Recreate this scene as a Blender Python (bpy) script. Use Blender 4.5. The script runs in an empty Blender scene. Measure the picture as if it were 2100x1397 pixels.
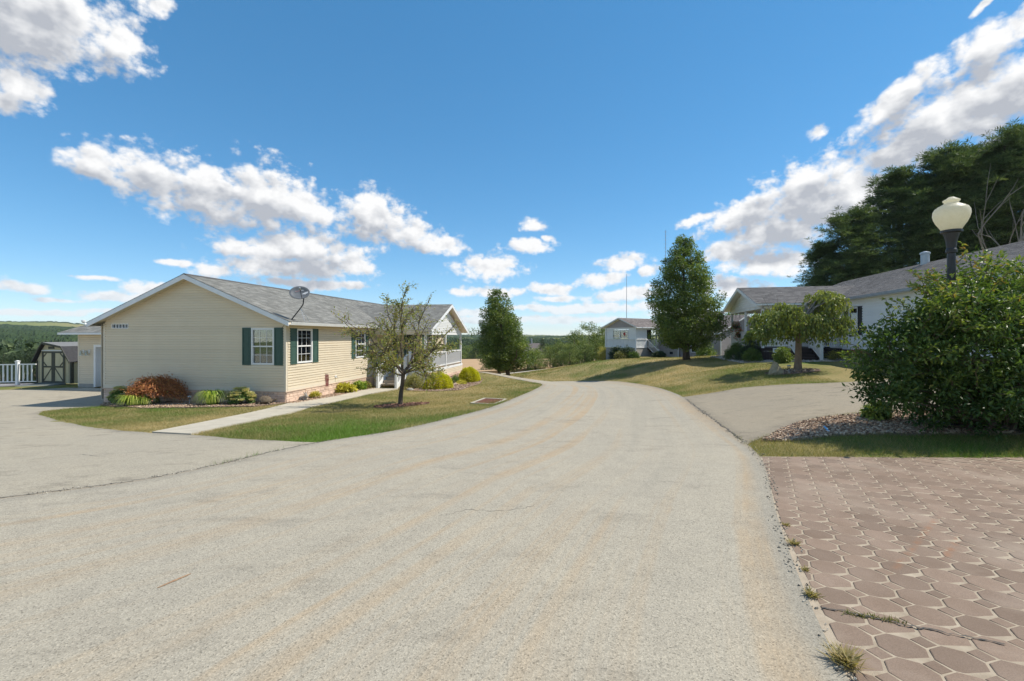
import bpy, bmesh, math, random
import numpy as np
from mathutils import Vector, Matrix
R = math.radians
random.seed(7); rng = np.random.default_rng(11)
scene = bpy.context.scene
COL = scene.collection

# ------------------------------------------------------------------ camera
F, CX, HY, CH = 933.0, 1050.0, 690.0, 1.6      # photograph: focal length in px, centre column, horizon row; camera height in m
cd = bpy.data.cameras.new('camera'); cam = bpy.data.objects.new('camera', cd); COL.objects.link(cam)
cam.location = (0, 0, CH); cam.rotation_euler = (R(90), 0, 0)
cd.sensor_width = 36; cd.lens = 36 * F / 2100; cd.shift_y = -8.5 / 2100
cd.clip_start = 0.1; cd.clip_end = 20000
scene.camera = cam

# ------------------------------------------------------------------ light
SUN_EL, SUN_AZ = 54.0, 82.0                    # elevation; compass bearing from +Y, clockwise
SUN_STRENGTH, SKY_STRENGTH, EXPOSURE = 3.1, 0.15, 0.88
sd = bpy.data.lights.new('sun', 'SUN'); so = bpy.data.objects.new('sun', sd); COL.objects.link(so)
sd.energy = SUN_STRENGTH; sd.angle = R(0.53); sd.color = (1.0, 0.94, 0.83)
sv = Vector((math.sin(R(SUN_AZ)) * math.cos(R(SUN_EL)), math.cos(R(SUN_AZ)) * math.cos(R(SUN_EL)), math.sin(R(SUN_EL))))
so.rotation_euler = (-sv).to_track_quat('-Z', 'Y').to_euler(); so.location = sv * 60
scene.cycles.max_bounces = 6; scene.cycles.diffuse_bounces = 4; scene.cycles.glossy_bounces = 2; scene.cycles.transparent_max_bounces = 8
scene.view_settings.view_transform = 'Standard'; scene.view_settings.look = 'None'
scene.view_settings.exposure = EXPOSURE; scene.view_settings.gamma = 1.0; scene.view_settings.use_curve_mapping = False

# ------------------------------------------------------------------ world: sky with cumulus
world = bpy.data.worlds.new('World'); scene.world = world; world.use_nodes = True
def build_world():
    nt = world.node_tree; nt.nodes.clear()
    def N(tree, t, **kw):
        n = tree.nodes.new(t)
        for k, v in kw.items(): setattr(n, k, v)
        return n
    def mth(tree, op, a, b=None, c=None, clamp=False):
        n = N(tree, 'ShaderNodeMath', operation=op, use_clamp=clamp)
        for i, v in enumerate((a, b, c)):
            if v is None: continue
            if isinstance(v, (int, float)): n.inputs[i].default_value = v
            else: tree.links.new(v, n.inputs[i])
        return n.outputs[0]
    # --- cloud group: direction (azimuth, elevation) -> signed thickness field
    def make_group(gname, big_only):
        g = bpy.data.node_groups.new(gname, 'ShaderNodeTree')
        g.interface.new_socket('P', in_out='INPUT', socket_type='NodeSocketVector')
        g.interface.new_socket('Field', in_out='OUTPUT', socket_type='NodeSocketFloat')
        gi = N(g, 'NodeGroupInput'); go = N(g, 'NodeGroupOutput')
        P = gi.outputs[0]
        wn = N(g, 'ShaderNodeTexNoise', noise_dimensions='2D'); wn.inputs['Scale'].default_value = 7; wn.inputs['Detail'].default_value = 2
        g.links.new(P, wn.inputs['Vector'])
        ws = N(g, 'ShaderNodeVectorMath', operation='MULTIPLY_ADD'); ws.inputs[1].default_value = (.05, .03, 0); 
        g.links.new(wn.outputs['Color'], ws.inputs[0])
        off = N(g, 'ShaderNodeVectorMath', operation='ADD'); off.inputs[1].default_value = (-.025, -.015, 0)
        g.links.new(P, off.inputs[0]); g.links.new(off.outputs[0], ws.inputs[2])
        Q = ws.outputs[0]
        blobs = [  # place in the sky given as photograph column, row, half width, half height, tilt
         (75,45,255,118,8),(240,75,66,62,0),(305,5,60,26,0),(55,180,72,46,0),(15,205,60,26,0),
         (190,330,66,40,-10),(300,360,115,62,-12),(415,400,125,78,-14),(540,408,120,82,0),(615,425,90,46,-8),
         (765,452,92,58,0),(765,412,44,32,0),(850,482,85,34,-8),(908,508,42,26,0),
         (490,508,62,26,0),(605,512,165,46,0),(600,545,180,30,0),(720,545,56,30,0),(450,552,60,18,0),(640,582,130,14,0),
         (1000,548,78,30,0),(1090,464,30,17,0),(1083,504,48,19,0),(1113,487,20,10,0),(1010,600,80,13,0),(1126,590,62,17,0),
         (1275,545,66,20,6),(1240,575,54,18,0),(1332,563,28,14,0),(1200,632,170,12,0),(1290,606,90,16,5),(1050,655,260,10,0),
         (1440,452,56,15,10),(1545,438,110,44,18),(1655,402,155,82,16),(1750,400,110,70,0),(1610,470,170,44,8),(1500,520,62,34,0),(1570,540,120,30,0),(1500,590,70,26,0),
         (1850,195,150,36,32),(1930,250,210,90,28),(2060,190,190,95,25),(2045,85,110,42,22),(2090,330,190,110,0),(1850,315,120,50,10),(1672,276,24,15,30),(2010,20,46,11,35),
         (52,590,70,15,0),(245,610,95,13,0),(75,640,150,9,0),(240,640,90,8,0),(330,600,70,26,0),(120,615,70,7,0),(960,640,110,9,0),(1150,610,70,9,0),(1090,632,60,7,0),(1390,640,90,12,0),(1330,625,60,10,0),(945,600,30,8,0),(200,570,60,6,0),(1185,655,180,6,0),(360,540,34,10,0)]
        L = None
        for (px, py, rx, ry, tilt) in blobs:
            if big_only and rx * ry < 2600: continue
            az = math.atan((px - CX) / F); el = math.atan((HY - py) / F * math.cos(az))
            a = rx / F * math.cos(az) ** 2; b = ry / F * math.cos(az) * math.cos(el) ** 2
            mp = N(g, 'ShaderNodeMapping', vector_type='TEXTURE')
            mp.inputs['Location'].default_value = (az, el, 0); mp.inputs['Rotation'].default_value = (0, 0, R(tilt)); mp.inputs['Scale'].default_value = (a, b, 1)
            g.links.new(Q, mp.inputs[0])
            ln = N(g, 'ShaderNodeVectorMath', operation='LENGTH'); g.links.new(mp.outputs[0], ln.inputs[0])
            # size-weighted: small puffs get a thinner field so that they stay crisp
            L = ln.outputs['Value'] if L is None else mth(g, 'SMOOTH_MIN', L, ln.outputs['Value'], 0.12)
        M = mth(g, 'MULTIPLY', mth(g, 'SUBTRACT', 1.10, L), 1.0 if big_only else 1.9)
        # cloud goes on outside the view, its cover raised to brighten the ambient light
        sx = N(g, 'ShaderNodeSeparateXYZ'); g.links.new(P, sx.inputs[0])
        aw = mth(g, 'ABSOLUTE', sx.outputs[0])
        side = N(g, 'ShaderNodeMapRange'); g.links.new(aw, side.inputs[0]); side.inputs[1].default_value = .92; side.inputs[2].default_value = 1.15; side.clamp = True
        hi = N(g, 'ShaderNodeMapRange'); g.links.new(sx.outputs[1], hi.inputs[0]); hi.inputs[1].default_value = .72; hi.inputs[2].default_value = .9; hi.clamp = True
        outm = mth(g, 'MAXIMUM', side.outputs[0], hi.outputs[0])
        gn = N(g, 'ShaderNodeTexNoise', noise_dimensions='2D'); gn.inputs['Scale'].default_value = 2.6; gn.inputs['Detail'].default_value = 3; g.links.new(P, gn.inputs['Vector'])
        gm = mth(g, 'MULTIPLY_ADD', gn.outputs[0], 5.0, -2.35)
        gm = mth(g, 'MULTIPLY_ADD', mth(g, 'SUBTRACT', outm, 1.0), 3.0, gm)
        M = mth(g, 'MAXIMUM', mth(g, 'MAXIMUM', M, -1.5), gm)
        # cauliflower edges
        st = N(g, 'ShaderNodeMapping'); st.inputs['Scale'].default_value = (1, 1.35, 1); g.links.new(P, st.inputs[0])
        vo = N(g, 'ShaderNodeTexVoronoi', voronoi_dimensions='2D', feature='SMOOTH_F1'); vo.inputs['Scale'].default_value = 14 if big_only else 30; vo.inputs['Smoothness'].default_value = .35
        vo.inputs['Detail'].default_value = 0.5 if big_only else 2.5; vo.inputs['Roughness'].default_value = .55; g.links.new(st.outputs[0], vo.inputs['Vector'])
        fb = N(g, 'ShaderNodeTexNoise', noise_dimensions='2D'); fb.inputs['Scale'].default_value = 12 if big_only else 22; fb.inputs['Detail'].default_value = 2 if big_only else 10; fb.inputs['Roughness'].default_value = .66
        g.links.new(st.outputs[0], fb.inputs['Vector'])
        n1 = mth(g, 'MULTIPLY_ADD', vo.outputs['Distance'], -.6 if big_only else -1.0, .33 if big_only else .52)
        n2 = mth(g, 'MULTIPLY_ADD', fb.outputs[0], .7 if big_only else 2.5, -.34 if big_only else -1.2)
        nn = mth(g, 'ADD', n1, n2)
        out = mth(g, 'ADD', M, nn)
        g.links.new(out, go.inputs[0])
        return g
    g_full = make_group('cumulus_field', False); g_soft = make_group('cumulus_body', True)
    def relief(dx, dy):
        ad = N(nt, 'ShaderNodeVectorMath', operation='ADD'); ad.inputs[1].default_value = (dx, dy, 0); nt.links.new(cb.outputs[0], ad.inputs[0])
        st = N(nt, 'ShaderNodeMapping'); st.inputs['Scale'].default_value = (1, 1.35, 1); nt.links.new(ad.outputs[0], st.inputs[0])
        vo = N(nt, 'ShaderNodeTexVoronoi', voronoi_dimensions='2D', feature='SMOOTH_F1'); vo.inputs['Scale'].default_value = 30; vo.inputs['Smoothness'].default_value = .6; vo.inputs['Detail'].default_value = 2; nt.links.new(st.outputs[0], vo.inputs['Vector'])
        fb = N(nt, 'ShaderNodeTexNoise', noise_dimensions='2D'); fb.inputs['Scale'].default_value = 22; fb.inputs['Detail'].default_value = 5; fb.inputs['Roughness'].default_value = .6; nt.links.new(st.outputs[0], fb.inputs['Vector'])
        return mth(nt, 'MULTIPLY_ADD', fb.outputs[0], 2.2, mth(nt, 'MULTIPLY', vo.outputs['Distance'], -1.0))
    # --- main tree
    tc = N(nt, 'ShaderNodeTexCoord')
    sp = N(nt, 'ShaderNodeSeparateXYZ'); nt.links.new(tc.outputs['Generated'], sp.inputs[0])
    az = mth(nt, 'ARCTAN2', sp.outputs[0], sp.outputs[1]); el = mth(nt, 'ARCSINE', sp.outputs[2])
    cb = N(nt, 'ShaderNodeCombineXYZ'); nt.links.new(az, cb.inputs[0]); nt.links.new(el, cb.inputs[1])
    def field(dx, dy, grp):
        gnode = N(nt, 'ShaderNodeGroup'); gnode.node_tree = grp
        if dx or dy:
            ad = N(nt, 'ShaderNodeVectorMath', operation='ADD'); ad.inputs[1].default_value = (dx, dy, 0)
            nt.links.new(cb.outputs[0], ad.inputs[0]); nt.links.new(ad.outputs[0], gnode.inputs[0])
        else: nt.links.new(cb.outputs[0], gnode.inputs[0])
        return gnode.outputs[0]
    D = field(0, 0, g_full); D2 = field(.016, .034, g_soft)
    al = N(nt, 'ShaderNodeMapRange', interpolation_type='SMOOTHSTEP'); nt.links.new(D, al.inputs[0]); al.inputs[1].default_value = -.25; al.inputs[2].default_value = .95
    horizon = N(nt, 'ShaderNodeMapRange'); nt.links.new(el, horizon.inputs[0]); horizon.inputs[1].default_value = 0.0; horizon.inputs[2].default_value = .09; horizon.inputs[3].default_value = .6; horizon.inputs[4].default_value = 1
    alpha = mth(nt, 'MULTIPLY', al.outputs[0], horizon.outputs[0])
    shd = N(nt, 'ShaderNodeMapRange', interpolation_type='SMOOTHSTEP'); nt.links.new(D2, shd.inputs[0]); shd.inputs[1].default_value = .0; shd.inputs[2].default_value = .95
    rl = mth(nt, 'SUBTRACT', relief(.006, .010), relief(-.004, -.006)); shf = mth(nt, 'MULTIPLY_ADD', rl, .42, shd.outputs[0], clamp=True)
    cm = N(nt, 'ShaderNodeMix', data_type='RGBA'); nt.links.new(shf, cm.inputs[0])
    cm.inputs[6].default_value = (0.55, 0.55, 0.55, 1); cm.inputs[7].default_value = (0.27, 0.285, 0.315, 1)
    sky = N(nt, 'ShaderNodeTexSky', sky_type='NISHITA'); sky.sun_disc = False
    sky.sun_elevation = R(SUN_EL); sky.sun_rotation = R(SUN_AZ); sky.air_density = 0.85; sky.dust_density = 0.0; sky.ozone_density = 3.0; sky.altitude = 1500
    hs = N(nt, 'ShaderNodeHueSaturation'); hs.inputs['Saturation'].default_value = 1.52; hs.inputs['Hue'].default_value = .493; hs.inputs['Value'].default_value = 1.08
    gm_ = N(nt, 'ShaderNodeGamma'); gm_.inputs[1].default_value = .66; nt.links.new(sky.outputs[0], gm_.inputs[0]); nt.links.new(gm_.outputs[0], hs.inputs['Color'])
    b1 = N(nt, 'ShaderNodeBackground'); nt.links.new(hs.outputs[0], b1.inputs[0]); b1.inputs[1].default_value = SKY_STRENGTH
    b2 = N(nt, 'ShaderNodeBackground'); nt.links.new(cm.outputs[2], b2.inputs[0]); b2.inputs[1].default_value = 1.0
    mx = N(nt, 'ShaderNodeMixShader'); nt.links.new(alpha, mx.inputs[0]); nt.links.new(b1.outputs[0], mx.inputs[1]); nt.links.new(b2.outputs[0], mx.inputs[2])
    ou = N(nt, 'ShaderNodeOutputWorld'); nt.links.new(mx.outputs[0], ou.inputs[0])
    world.cycles.sampling_method = 'MANUAL'; world.cycles.sample_map_resolution = 512
build_world()

# ------------------------------------------------------------------ helpers
def at(px, py, d): return np.array(((px - CX) / F * d, d, CH - (py - HY) / F * d))
def atz(px, py, z): return at(px, py, (CH - z) * F / (py - HY))
def smooth(a, b, x):
    t = np.clip((x - a) / (b - a), 0, 1); return t * t * (3 - 2 * t)
_tab = rng.random((256, 256))
def vnoise(x, y):
    x = np.asarray(x, float); y = np.asarray(y, float)
    xi = np.floor(x).astype(int); yi = np.floor(y).astype(int); fx = x - xi; fy = y - yi
    fx = fx * fx * (3 - 2 * fx); fy = fy * fy * (3 - 2 * fy)
    g = lambda i, j: _tab[(i) % 256, (j) % 256]
    return (g(xi, yi) * (1 - fx) + g(xi + 1, yi) * fx) * (1 - fy) + (g(xi, yi + 1) * (1 - fx) + g(xi + 1, yi + 1) * fx) * fy
def fbm(x, y, o=4):
    s = 0; a = .5
    for k in range(o): s = s + a * vnoise(x * 2 ** k + 17 * k, y * 2 ** k + 31 * k); a *= .5
    return s

def tag(o, label=None, cat=None, group=None, kind=None):
    if label: o['label'] = label
    if cat: o['category'] = cat
    if group: o['group'] = group
    if kind: o['kind'] = kind
    return o
def link(o, parent=None):
    COL.objects.link(o)
    if parent is not None: o.parent = parent
    return o
def thing(name, label, cat, loc=(0, 0, 0), rz=0, group=None):
    o = bpy.data.objects.new(name, None); o.empty_display_size = .2; link(o)
    o.location = tuple(float(v) for v in loc); o.rotation_euler = (0, 0, rz)
    return tag(o, label, cat, group)
def copy_tree(o, parent=None):
    c = o.copy(); link(c, parent)
    for ch in list(o.children): copy_tree(ch, c)
    return c
def np_mesh(name, V, Fc, mat, parent=None, attrs=None, smooth_=False):
    me = bpy.data.meshes.new(name)
    me.from_pydata(np.asarray(V, float).tolist(), [], Fc.tolist() if hasattr(Fc, 'tolist') else Fc)
    for k, v in (attrs or {}).items():
        a = me.attributes.new(k, 'FLOAT', 'POINT'); a.data.foreach_set('value', np.asarray(v, np.float32))
    if smooth_: me.polygons.foreach_set('use_smooth', [True] * len(me.polygons))
    if mat: me.materials.append(mat)
    return link(bpy.data.objects.new(name, me), parent)
class MB:
    """collects shapes; build() links them as one mesh object"""
    def __init__(s, T=None): s.v = []; s.f = []; s.T = T
    def add(s, vs, fs):
        b = len(s.v)
        for p in vs: s.v.append(tuple(s.T(*p)) if s.T else tuple(p))
        for f in fs: s.f.append([i + b for i in f])
        return s
    def box(s, x0, x1, y0, y1, z0, z1):
        return s.add([(x0,y0,z0),(x1,y0,z0),(x1,y1,z0),(x0,y1,z0),(x0,y0,z1),(x1,y0,z1),(x1,y1,z1),(x0,y1,z1)],
                     [(0,3,2,1),(4,5,6,7),(0,1,5,4),(1,2,6,5),(2,3,7,6),(3,0,4,7)])
    def hexa(s, p):   # eight corners, bottom ring then top ring
        return s.add(p, [(0,3,2,1),(4,5,6,7),(0,1,5,4),(1,2,6,5),(2,3,7,6),(3,0,4,7)])
    def prism(s, a, b):   # two rings of equal length
        n = len(a)
        return s.add(list(a) + list(b), [tuple(range(n))[::-1], tuple(range(n, 2 * n))] + [(i, (i + 1) % n, n + (i + 1) % n, n + i) for i in range(n)])
    def tube(s, pts, rad, k=8, cap=True):
        pts = [Vector(p) for p in pts]
        if not hasattr(rad, '__len__'): rad = [rad] * len(pts)
        rings = []
        for i, p in enumerate(pts):
            t = (pts[min(i + 1, len(pts) - 1)] - pts[max(i - 1, 0)])
            if t.length < 1e-9: t = Vector((0, 0, 1))
            t.normalize(); a = Vector((1, 0, 0)) if abs(t.x) < .8 else Vector((0, 1, 0))
            u = t.cross(a).normalized(); w = t.cross(u)
            rings.append([p + (u * math.cos(2 * math.pi * j / k) + w * math.sin(2 * math.pi * j / k)) * rad[i] for j in range(k)])
        vs = [v for r in rings for v in r]; fs = []
        for i in range(len(pts) - 1):
            for j in range(k): fs.append((i * k + j, i * k + (j + 1) % k, (i + 1) * k + (j + 1) % k, (i + 1) * k + j))
        if cap: fs += [tuple(range(k))[::-1], tuple(range((len(pts) - 1) * k, len(pts) * k))]
        return s.add(vs, fs)
    def lathe(s, prof, c=(0, 0, 0), k=20):
        vs = []; fs = []
        for r, z in prof:
            for j in range(k): vs.append((c[0] + r * math.cos(2 * math.pi * j / k), c[1] + r * math.sin(2 * math.pi * j / k), c[2] + z))
        for i in range(len(prof) - 1):
            for j in range(k): fs.append((i * k + j, i * k + (j + 1) % k, (i + 1) * k + (j + 1) % k, (i + 1) * k + j))
        fs += [tuple(range(k))[::-1], tuple(range((len(prof) - 1) * k, len(prof) * k))]
        return s.add(vs, fs)
    def mesh(s, name, mat, smooth_=False, bevel=0):
        me = bpy.data.meshes.new(name); me.from_pydata([tuple(map(float, v)) for v in s.v], [], s.f)
        bm = bmesh.new(); bm.from_mesh(me); bmesh.ops.recalc_face_normals(bm, faces=bm.faces)
        if bevel: bmesh.ops.bevel(bm, geom=bm.edges[:], offset=bevel, segments=1, affect='EDGES')
        bm.to_mesh(me); bm.free()
        if smooth_: me.polygons.foreach_set('use_smooth', [True] * len(me.polygons))
        if mat: me.materials.append(mat)
        return me
    def build(s, name, mat, parent=None, smooth_=False, bevel=0):
        return link(bpy.data.objects.new(name, s.mesh(name, mat, smooth_, bevel)), parent)
def inst(name, me, parent, loc=(0, 0, 0), rot=(0, 0, 0), sc=(1, 1, 1)):
    o = bpy.data.objects.new(name, me); o.location = tuple(map(float, loc)); o.rotation_euler = rot; o.scale = sc
    return link(o, parent)

# ------------------------------------------------------------------ materials
MATS = {}
def nodes(name):
    m = bpy.data.materials.new(name); m.use_nodes = True; nt = m.node_tree; nt.nodes.clear(); MATS[name] = m
    o = nt.nodes.new('ShaderNodeOutputMaterial'); b = nt.nodes.new('ShaderNodeBsdfPrincipled'); nt.links.new(b.outputs[0], o.inputs[0])
    return m, nt, b, o
def ramp(nt, src, stops):
    r = nt.nodes.new('ShaderNodeValToRGB'); nt.links.new(src, r.inputs[0]); e = r.color_ramp.elements
    while len(e) < len(stops): e.new(.5)
    for el, (p, c) in zip(e, stops): el.position = p; el.color = (*c, 1)
    return r.outputs[0]
def noise(nt, scale, detail=4, rough=.55, vec=None, stretch=None):
    n = nt.nodes.new('ShaderNodeTexNoise'); n.inputs['Scale'].default_value = scale; n.inputs['Detail'].default_value = detail; n.inputs['Roughness'].default_value = rough
    if vec is None:
        vec = nt.nodes.new('ShaderNodeTexCoord').outputs['Object']
    if stretch:
        mp = nt.nodes.new('ShaderNodeMapping'); mp.inputs['Scale'].default_value = stretch; nt.links.new(vec, mp.inputs[0]); vec = mp.outputs[0]
    nt.links.new(vec, n.inputs['Vector']); return n.outputs[0]
def mixc(nt, f, a, b, mode='MIX'):
    n = nt.nodes.new('ShaderNodeMix'); n.data_type = 'RGBA'; n.blend_type = mode
    for s, v in ((0, f), (6, a), (7, b)):
        if isinstance(v, (int, float)): n.inputs[s].default_value = v
        elif isinstance(v, tuple): n.inputs[s].default_value = (*v, 1)
        else: nt.links.new(v, n.inputs[s])
    return n.outputs[2]
def mathn(nt, op, a, b=0.0, clamp=False):
    n = nt.nodes.new('ShaderNodeMath'); n.operation = op; n.use_clamp = clamp
    for i, v in enumerate((a, b)):
        if isinstance(v, (int, float)): n.inputs[i].default_value = v
        else: nt.links.new(v, n.inputs[i])
    return n.outputs[0]
def bump(nt, b, h, strength, dist=.01):
    n = nt.nodes.new('ShaderNodeBump'); n.inputs['Strength'].default_value = strength; n.inputs['Distance'].default_value = dist
    nt.links.new(h, n.inputs['Height']); nt.links.new(n.outputs[0], b.inputs['Normal'])
def attr(nt, name):
    n = nt.nodes.new('ShaderNodeAttribute'); n.attribute_name = name; return n.outputs['Fac']
def objrand(nt): return nt.nodes.new('ShaderNodeObjectInfo').outputs['Random']
def surf(name, c1, c2=None, scale=3, rough=.7, bscale=0, bstr=.3, bdist=.005, spec=.35, stretch=None, vary=0.0, metal=0):
    m, nt, b, o = nodes(name)
    if c2 is None: c2 = tuple(v * .86 for v in c1)
    col = ramp(nt, noise(nt, scale, 6, .6, stretch=stretch), [(.33, c2), (.67, c1)])
    if vary:
        f = mathn(nt, 'MULTIPLY_ADD', objrand(nt), 2 * vary); f.node.inputs[2].default_value = 1 - vary
        cc = nt.nodes.new('ShaderNodeCombineColor'); [nt.links.new(f, cc.inputs[i]) for i in range(3)]
        col = mixc(nt, 1.0, col, cc.outputs[0], 'MULTIPLY')
    nt.links.new(col, b.inputs['Base Color']); b.inputs['Roughness'].default_value = rough; b.inputs['Specular IOR Level'].default_value = spec; b.inputs['Metallic'].default_value = metal
    if bscale: bump(nt, b, noise(nt, bscale, 5), bstr, bdist)
    return m
def leafmat(name, stops, rough=.5, trans=.25, spec=.4):
    m, nt, b, o = nodes(name)
    t = attr(nt, 'tint'); col = ramp(nt, t, stops)
    nt.links.new(col, b.inputs['Base Color']); b.inputs['Roughness'].default_value = rough; b.inputs['Specular IOR Level'].default_value = spec
    tr = nt.nodes.new('ShaderNodeBsdfTranslucent'); nt.links.new(mixc(nt, 1.0, col, (1.25, 1.35, .6), 'MULTIPLY'), tr.inputs[0])
    mx = nt.nodes.new('ShaderNodeMixShader'); mx.inputs[0].default_value = trans
    nt.links.new(b.outputs[0], mx.inputs[1]); nt.links.new(tr.outputs[0], mx.inputs[2]); nt.links.new(mx.outputs[0], o.inputs[0])
    return m
white_vinyl = surf('white_vinyl', (.80, .80, .79), (.74, .74, .73), 2, .45)
beige_vinyl = surf('beige_vinyl', (.73, .635, .485), (.69, .595, .45), 1.2, .55, 60, .12, .002, vary=.035)
beige_trim = surf('beige_trim', (.69, .615, .49), (.65, .575, .45), 2, .5)
grey_vinyl = surf('grey_vinyl', (.36, .33, .33), (.33, .30, .30), 1.5, .55)
whouse_vinyl = surf('white_siding', (.86, .86, .86), (.82, .82, .83), 1.2, .5, vary=.025)
fascia_white = surf('fascia_white', (.78, .79, .80), (.70, .71, .72), 3, .4)
shutter_green = surf('shutter_green', (.052, .105, .085), (.045, .092, .075), 8, .5)
shutter_black = surf('shutter_black', (.03, .032, .04), (.025, .026, .03), 8, .5)
dark_interior = surf('dark_interior', (.03, .03, .032), (.015, .015, .016), 4, .9)
blind_white = surf('blind_white', (.75, .74, .70), (.7, .69, .66), 4, .6)
concrete = surf('concrete', (.475, .43, .345), (.39, .35, .28), 2.5, .9, 120, .4, .003)
deck_brown = surf('deck_brown', (.055, .04, .038), (.04, .03, .028), 3, .7, vary=.1)
deck_tan = surf('deck_tan', (.36, .30, .23), (.29, .24, .18), 4, .8, stretch=(.3, 6, 6), vary=.08)
stone_pink = surf('stone_pink', (.76, .57, .44), (.62, .45, .34), 7, .9, 45, .7, .012, vary=.20)
stone_brown = surf('stone_brown', (.17, .12, .10), (.12, .085, .07), 7, .9, 45, .6, .01, vary=.2)
mortar = surf('mortar', (.60, .45, .34), (.50, .37, .28), 12, .95, 80, .5)
mortar_brown = surf('mortar_brown', (.15, .115, .10), None, 12, .95)
block_grey = surf('block_grey', (.40, .37, .33), (.31, .29, .26), 3, .9, 40, .4)
dark_metal = surf('dark_metal', (.035, .035, .038), (.025, .025, .027), 10, .5, spec=.5)
dish_grey = surf('dish_grey', (.135, .145, .16), (.11, .12, .13), 5, .45)
galv = surf('galvanised', (.42, .44, .46), (.35, .37, .39), 6, .4, metal=.6)
rust_iron = surf('rusty_iron', (.20, .075, .045), (.11, .045, .03), 14, .85, 60, .5)
shed_tan = surf('shed_tan', (.62, .55, .37), (.54, .47, .30), 2, .75, stretch=(8, 8, .6), vary=.04)
shed_trim = surf('shed_trim', (.085, .085, .065), (.065, .065, .05), 5, .65)
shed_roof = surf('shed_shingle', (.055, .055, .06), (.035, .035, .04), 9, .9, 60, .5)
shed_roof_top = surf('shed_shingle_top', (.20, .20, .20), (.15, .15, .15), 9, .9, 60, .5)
bark = surf('bark', (.15, .115, .085), (.07, .055, .042), 9, .95, 22, .8, .02, stretch=(1, 1, .25))
bark_pale = surf('bark_pale', (.27, .20, .14), (.17, .125, .09), 9, .95, 22, .7, .02, stretch=(1, 1, .3))
twig_grey = surf('twig_grey', (.27, .24, .205), (.18, .16, .14), 9, .95)
terracotta = surf('planter_tan', (.40, .34, .28), (.33, .28, .23), 5, .8)
stone_grey = surf('statue_grey', (.33, .31, .28), (.20, .19, .17), 9, .9, 30, .6, .01)
turtle_brown = surf('turtle_brown', (.16, .125, .085), (.08, .06, .04), 14, .8, 25, .8, .015)
rock_tan = surf('rock_tan', (.42, .36, .24), (.30, .25, .16), 4, .95, 18, .7, .03)
blue_plastic = surf('blue_plastic', (.10, .36, .62), (.08, .30, .55), 4, .4)
red_flower = surf('red_flower', (.55, .035, .04), (.35, .02, .03), 12, .6)
def glassmat():
    m, nt, b, o = nodes('window_glass'); nt.nodes.remove(b)
    fr = nt.nodes.new('ShaderNodeFresnel'); fr.inputs[0].default_value = 1.5
    tr = nt.nodes.new('ShaderNodeBsdfTransparent'); tr.inputs[0].default_value = (.80, .84, .83, 1)
    gl = nt.nodes.new('ShaderNodeBsdfGlossy'); gl.inputs['Roughness'].default_value = .02
    mx = nt.nodes.new('ShaderNodeMixShader'); nt.links.new(mathn(nt, 'MULTIPLY', fr.outputs[0], 2.2, True), mx.inputs[0])
    nt.links.new(tr.outputs[0], mx.inputs[1]); nt.links.new(gl.outputs[0], mx.inputs[2]); nt.links.new(mx.outputs[0], o.inputs[0]); return m
glass = glassmat()
def globemat():
    m, nt, b, o = nodes('lamp_globe')
    col = ramp(nt, noise(nt, 22, 5), [(.35, (.78, .74, .61)), (.6, (.90, .87, .76))])
    nt.links.new(col, b.inputs['Base Color']); b.inputs['Roughness'].default_value = .35
    tr = nt.nodes.new('ShaderNodeBsdfTranslucent'); tr.inputs[0].default_value = (.85, .80, .64, 1)
    mx = nt.nodes.new('ShaderNodeMixShader'); mx.inputs[0].default_value = .62
    nt.links.new(b.outputs[0], mx.inputs[1]); nt.links.new(tr.outputs[0], mx.inputs[2]); nt.links.new(mx.outputs[0], o.inputs[0])
    bump(nt, b, noise(nt, 45, 4), .25, .01); return m
globe_glass = globemat()
def shinglemat(name, c0, c1):
    m, nt, b, o = nodes(name)
    t = attr(nt, 'tint'); col = ramp(nt, t, [(0, tuple(v * .62 for v in c0)), (.5, c0), (1, tuple(v * 1.15 for v in c1))])
    col = mixc(nt, .3, col, ramp(nt, noise(nt, 1.1, 5), [(.3, tuple(v * .72 for v in c0)), (.7, tuple(v * 1.15 for v in c1))]))
    col = mixc(nt, .3, col, ramp(nt, noise(nt, 90, 3), [(.3, tuple(v * .6 for v in c0)), (.7, tuple(v * 1.3 for v in c1))]))
    nt.links.new(col, b.inputs['Base Color']); b.inputs['Roughness'].default_value = .95; b.inputs['Specular IOR Level'].default_value = .2
    bump(nt, b, noise(nt, 140, 3), .5, .004); return m
shingle_grey = shinglemat('shingle_grey', (.17, .168, .155), (.265, .26, .24))
shingle_dark = shinglemat('shingle_dark', (.11, .105, .105), (.175, .168, .165))
shingle_brown = shinglemat('shingle_brown', (.15, .13, .125), (.21, .185, .175))
GRASS = [(0.0, (.46, .345, .165)), (.38, (.31, .26, .115)), (.62, (.185, .195, .062)), (.85, (.125, .195, .036)), (1.0, (.145, .255, .035))]
grass_blade = leafmat('grass_blade', GRASS, .6, .3, .25)
def groundmat():
    m, nt, b, o = nodes('lawn_ground')
    nm = noise(nt, 7, 6, .65); t = mathn(nt, 'ADD', attr(nt, 'tint'), mathn(nt, 'MULTIPLY', mathn(nt, 'SUBTRACT', nm, .5), .6))
    col = ramp(nt, t, GRASS)
    col = mixc(nt, 1.0, col, ramp(nt, noise(nt, 60, 4, .7), [(.3, (.6, .6, .6)), (.7, (1.05, 1.05, 1.05))]), 'MULTIPLY')
    nt.links.new(col, b.inputs['Base Color']); b.inputs['Roughness'].default_value = 1; b.inputs['Specular IOR Level'].default_value = .1
    bump(nt, b, noise(nt, 35, 5), .8, .04); return m
lawn_mat = groundmat()
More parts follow.
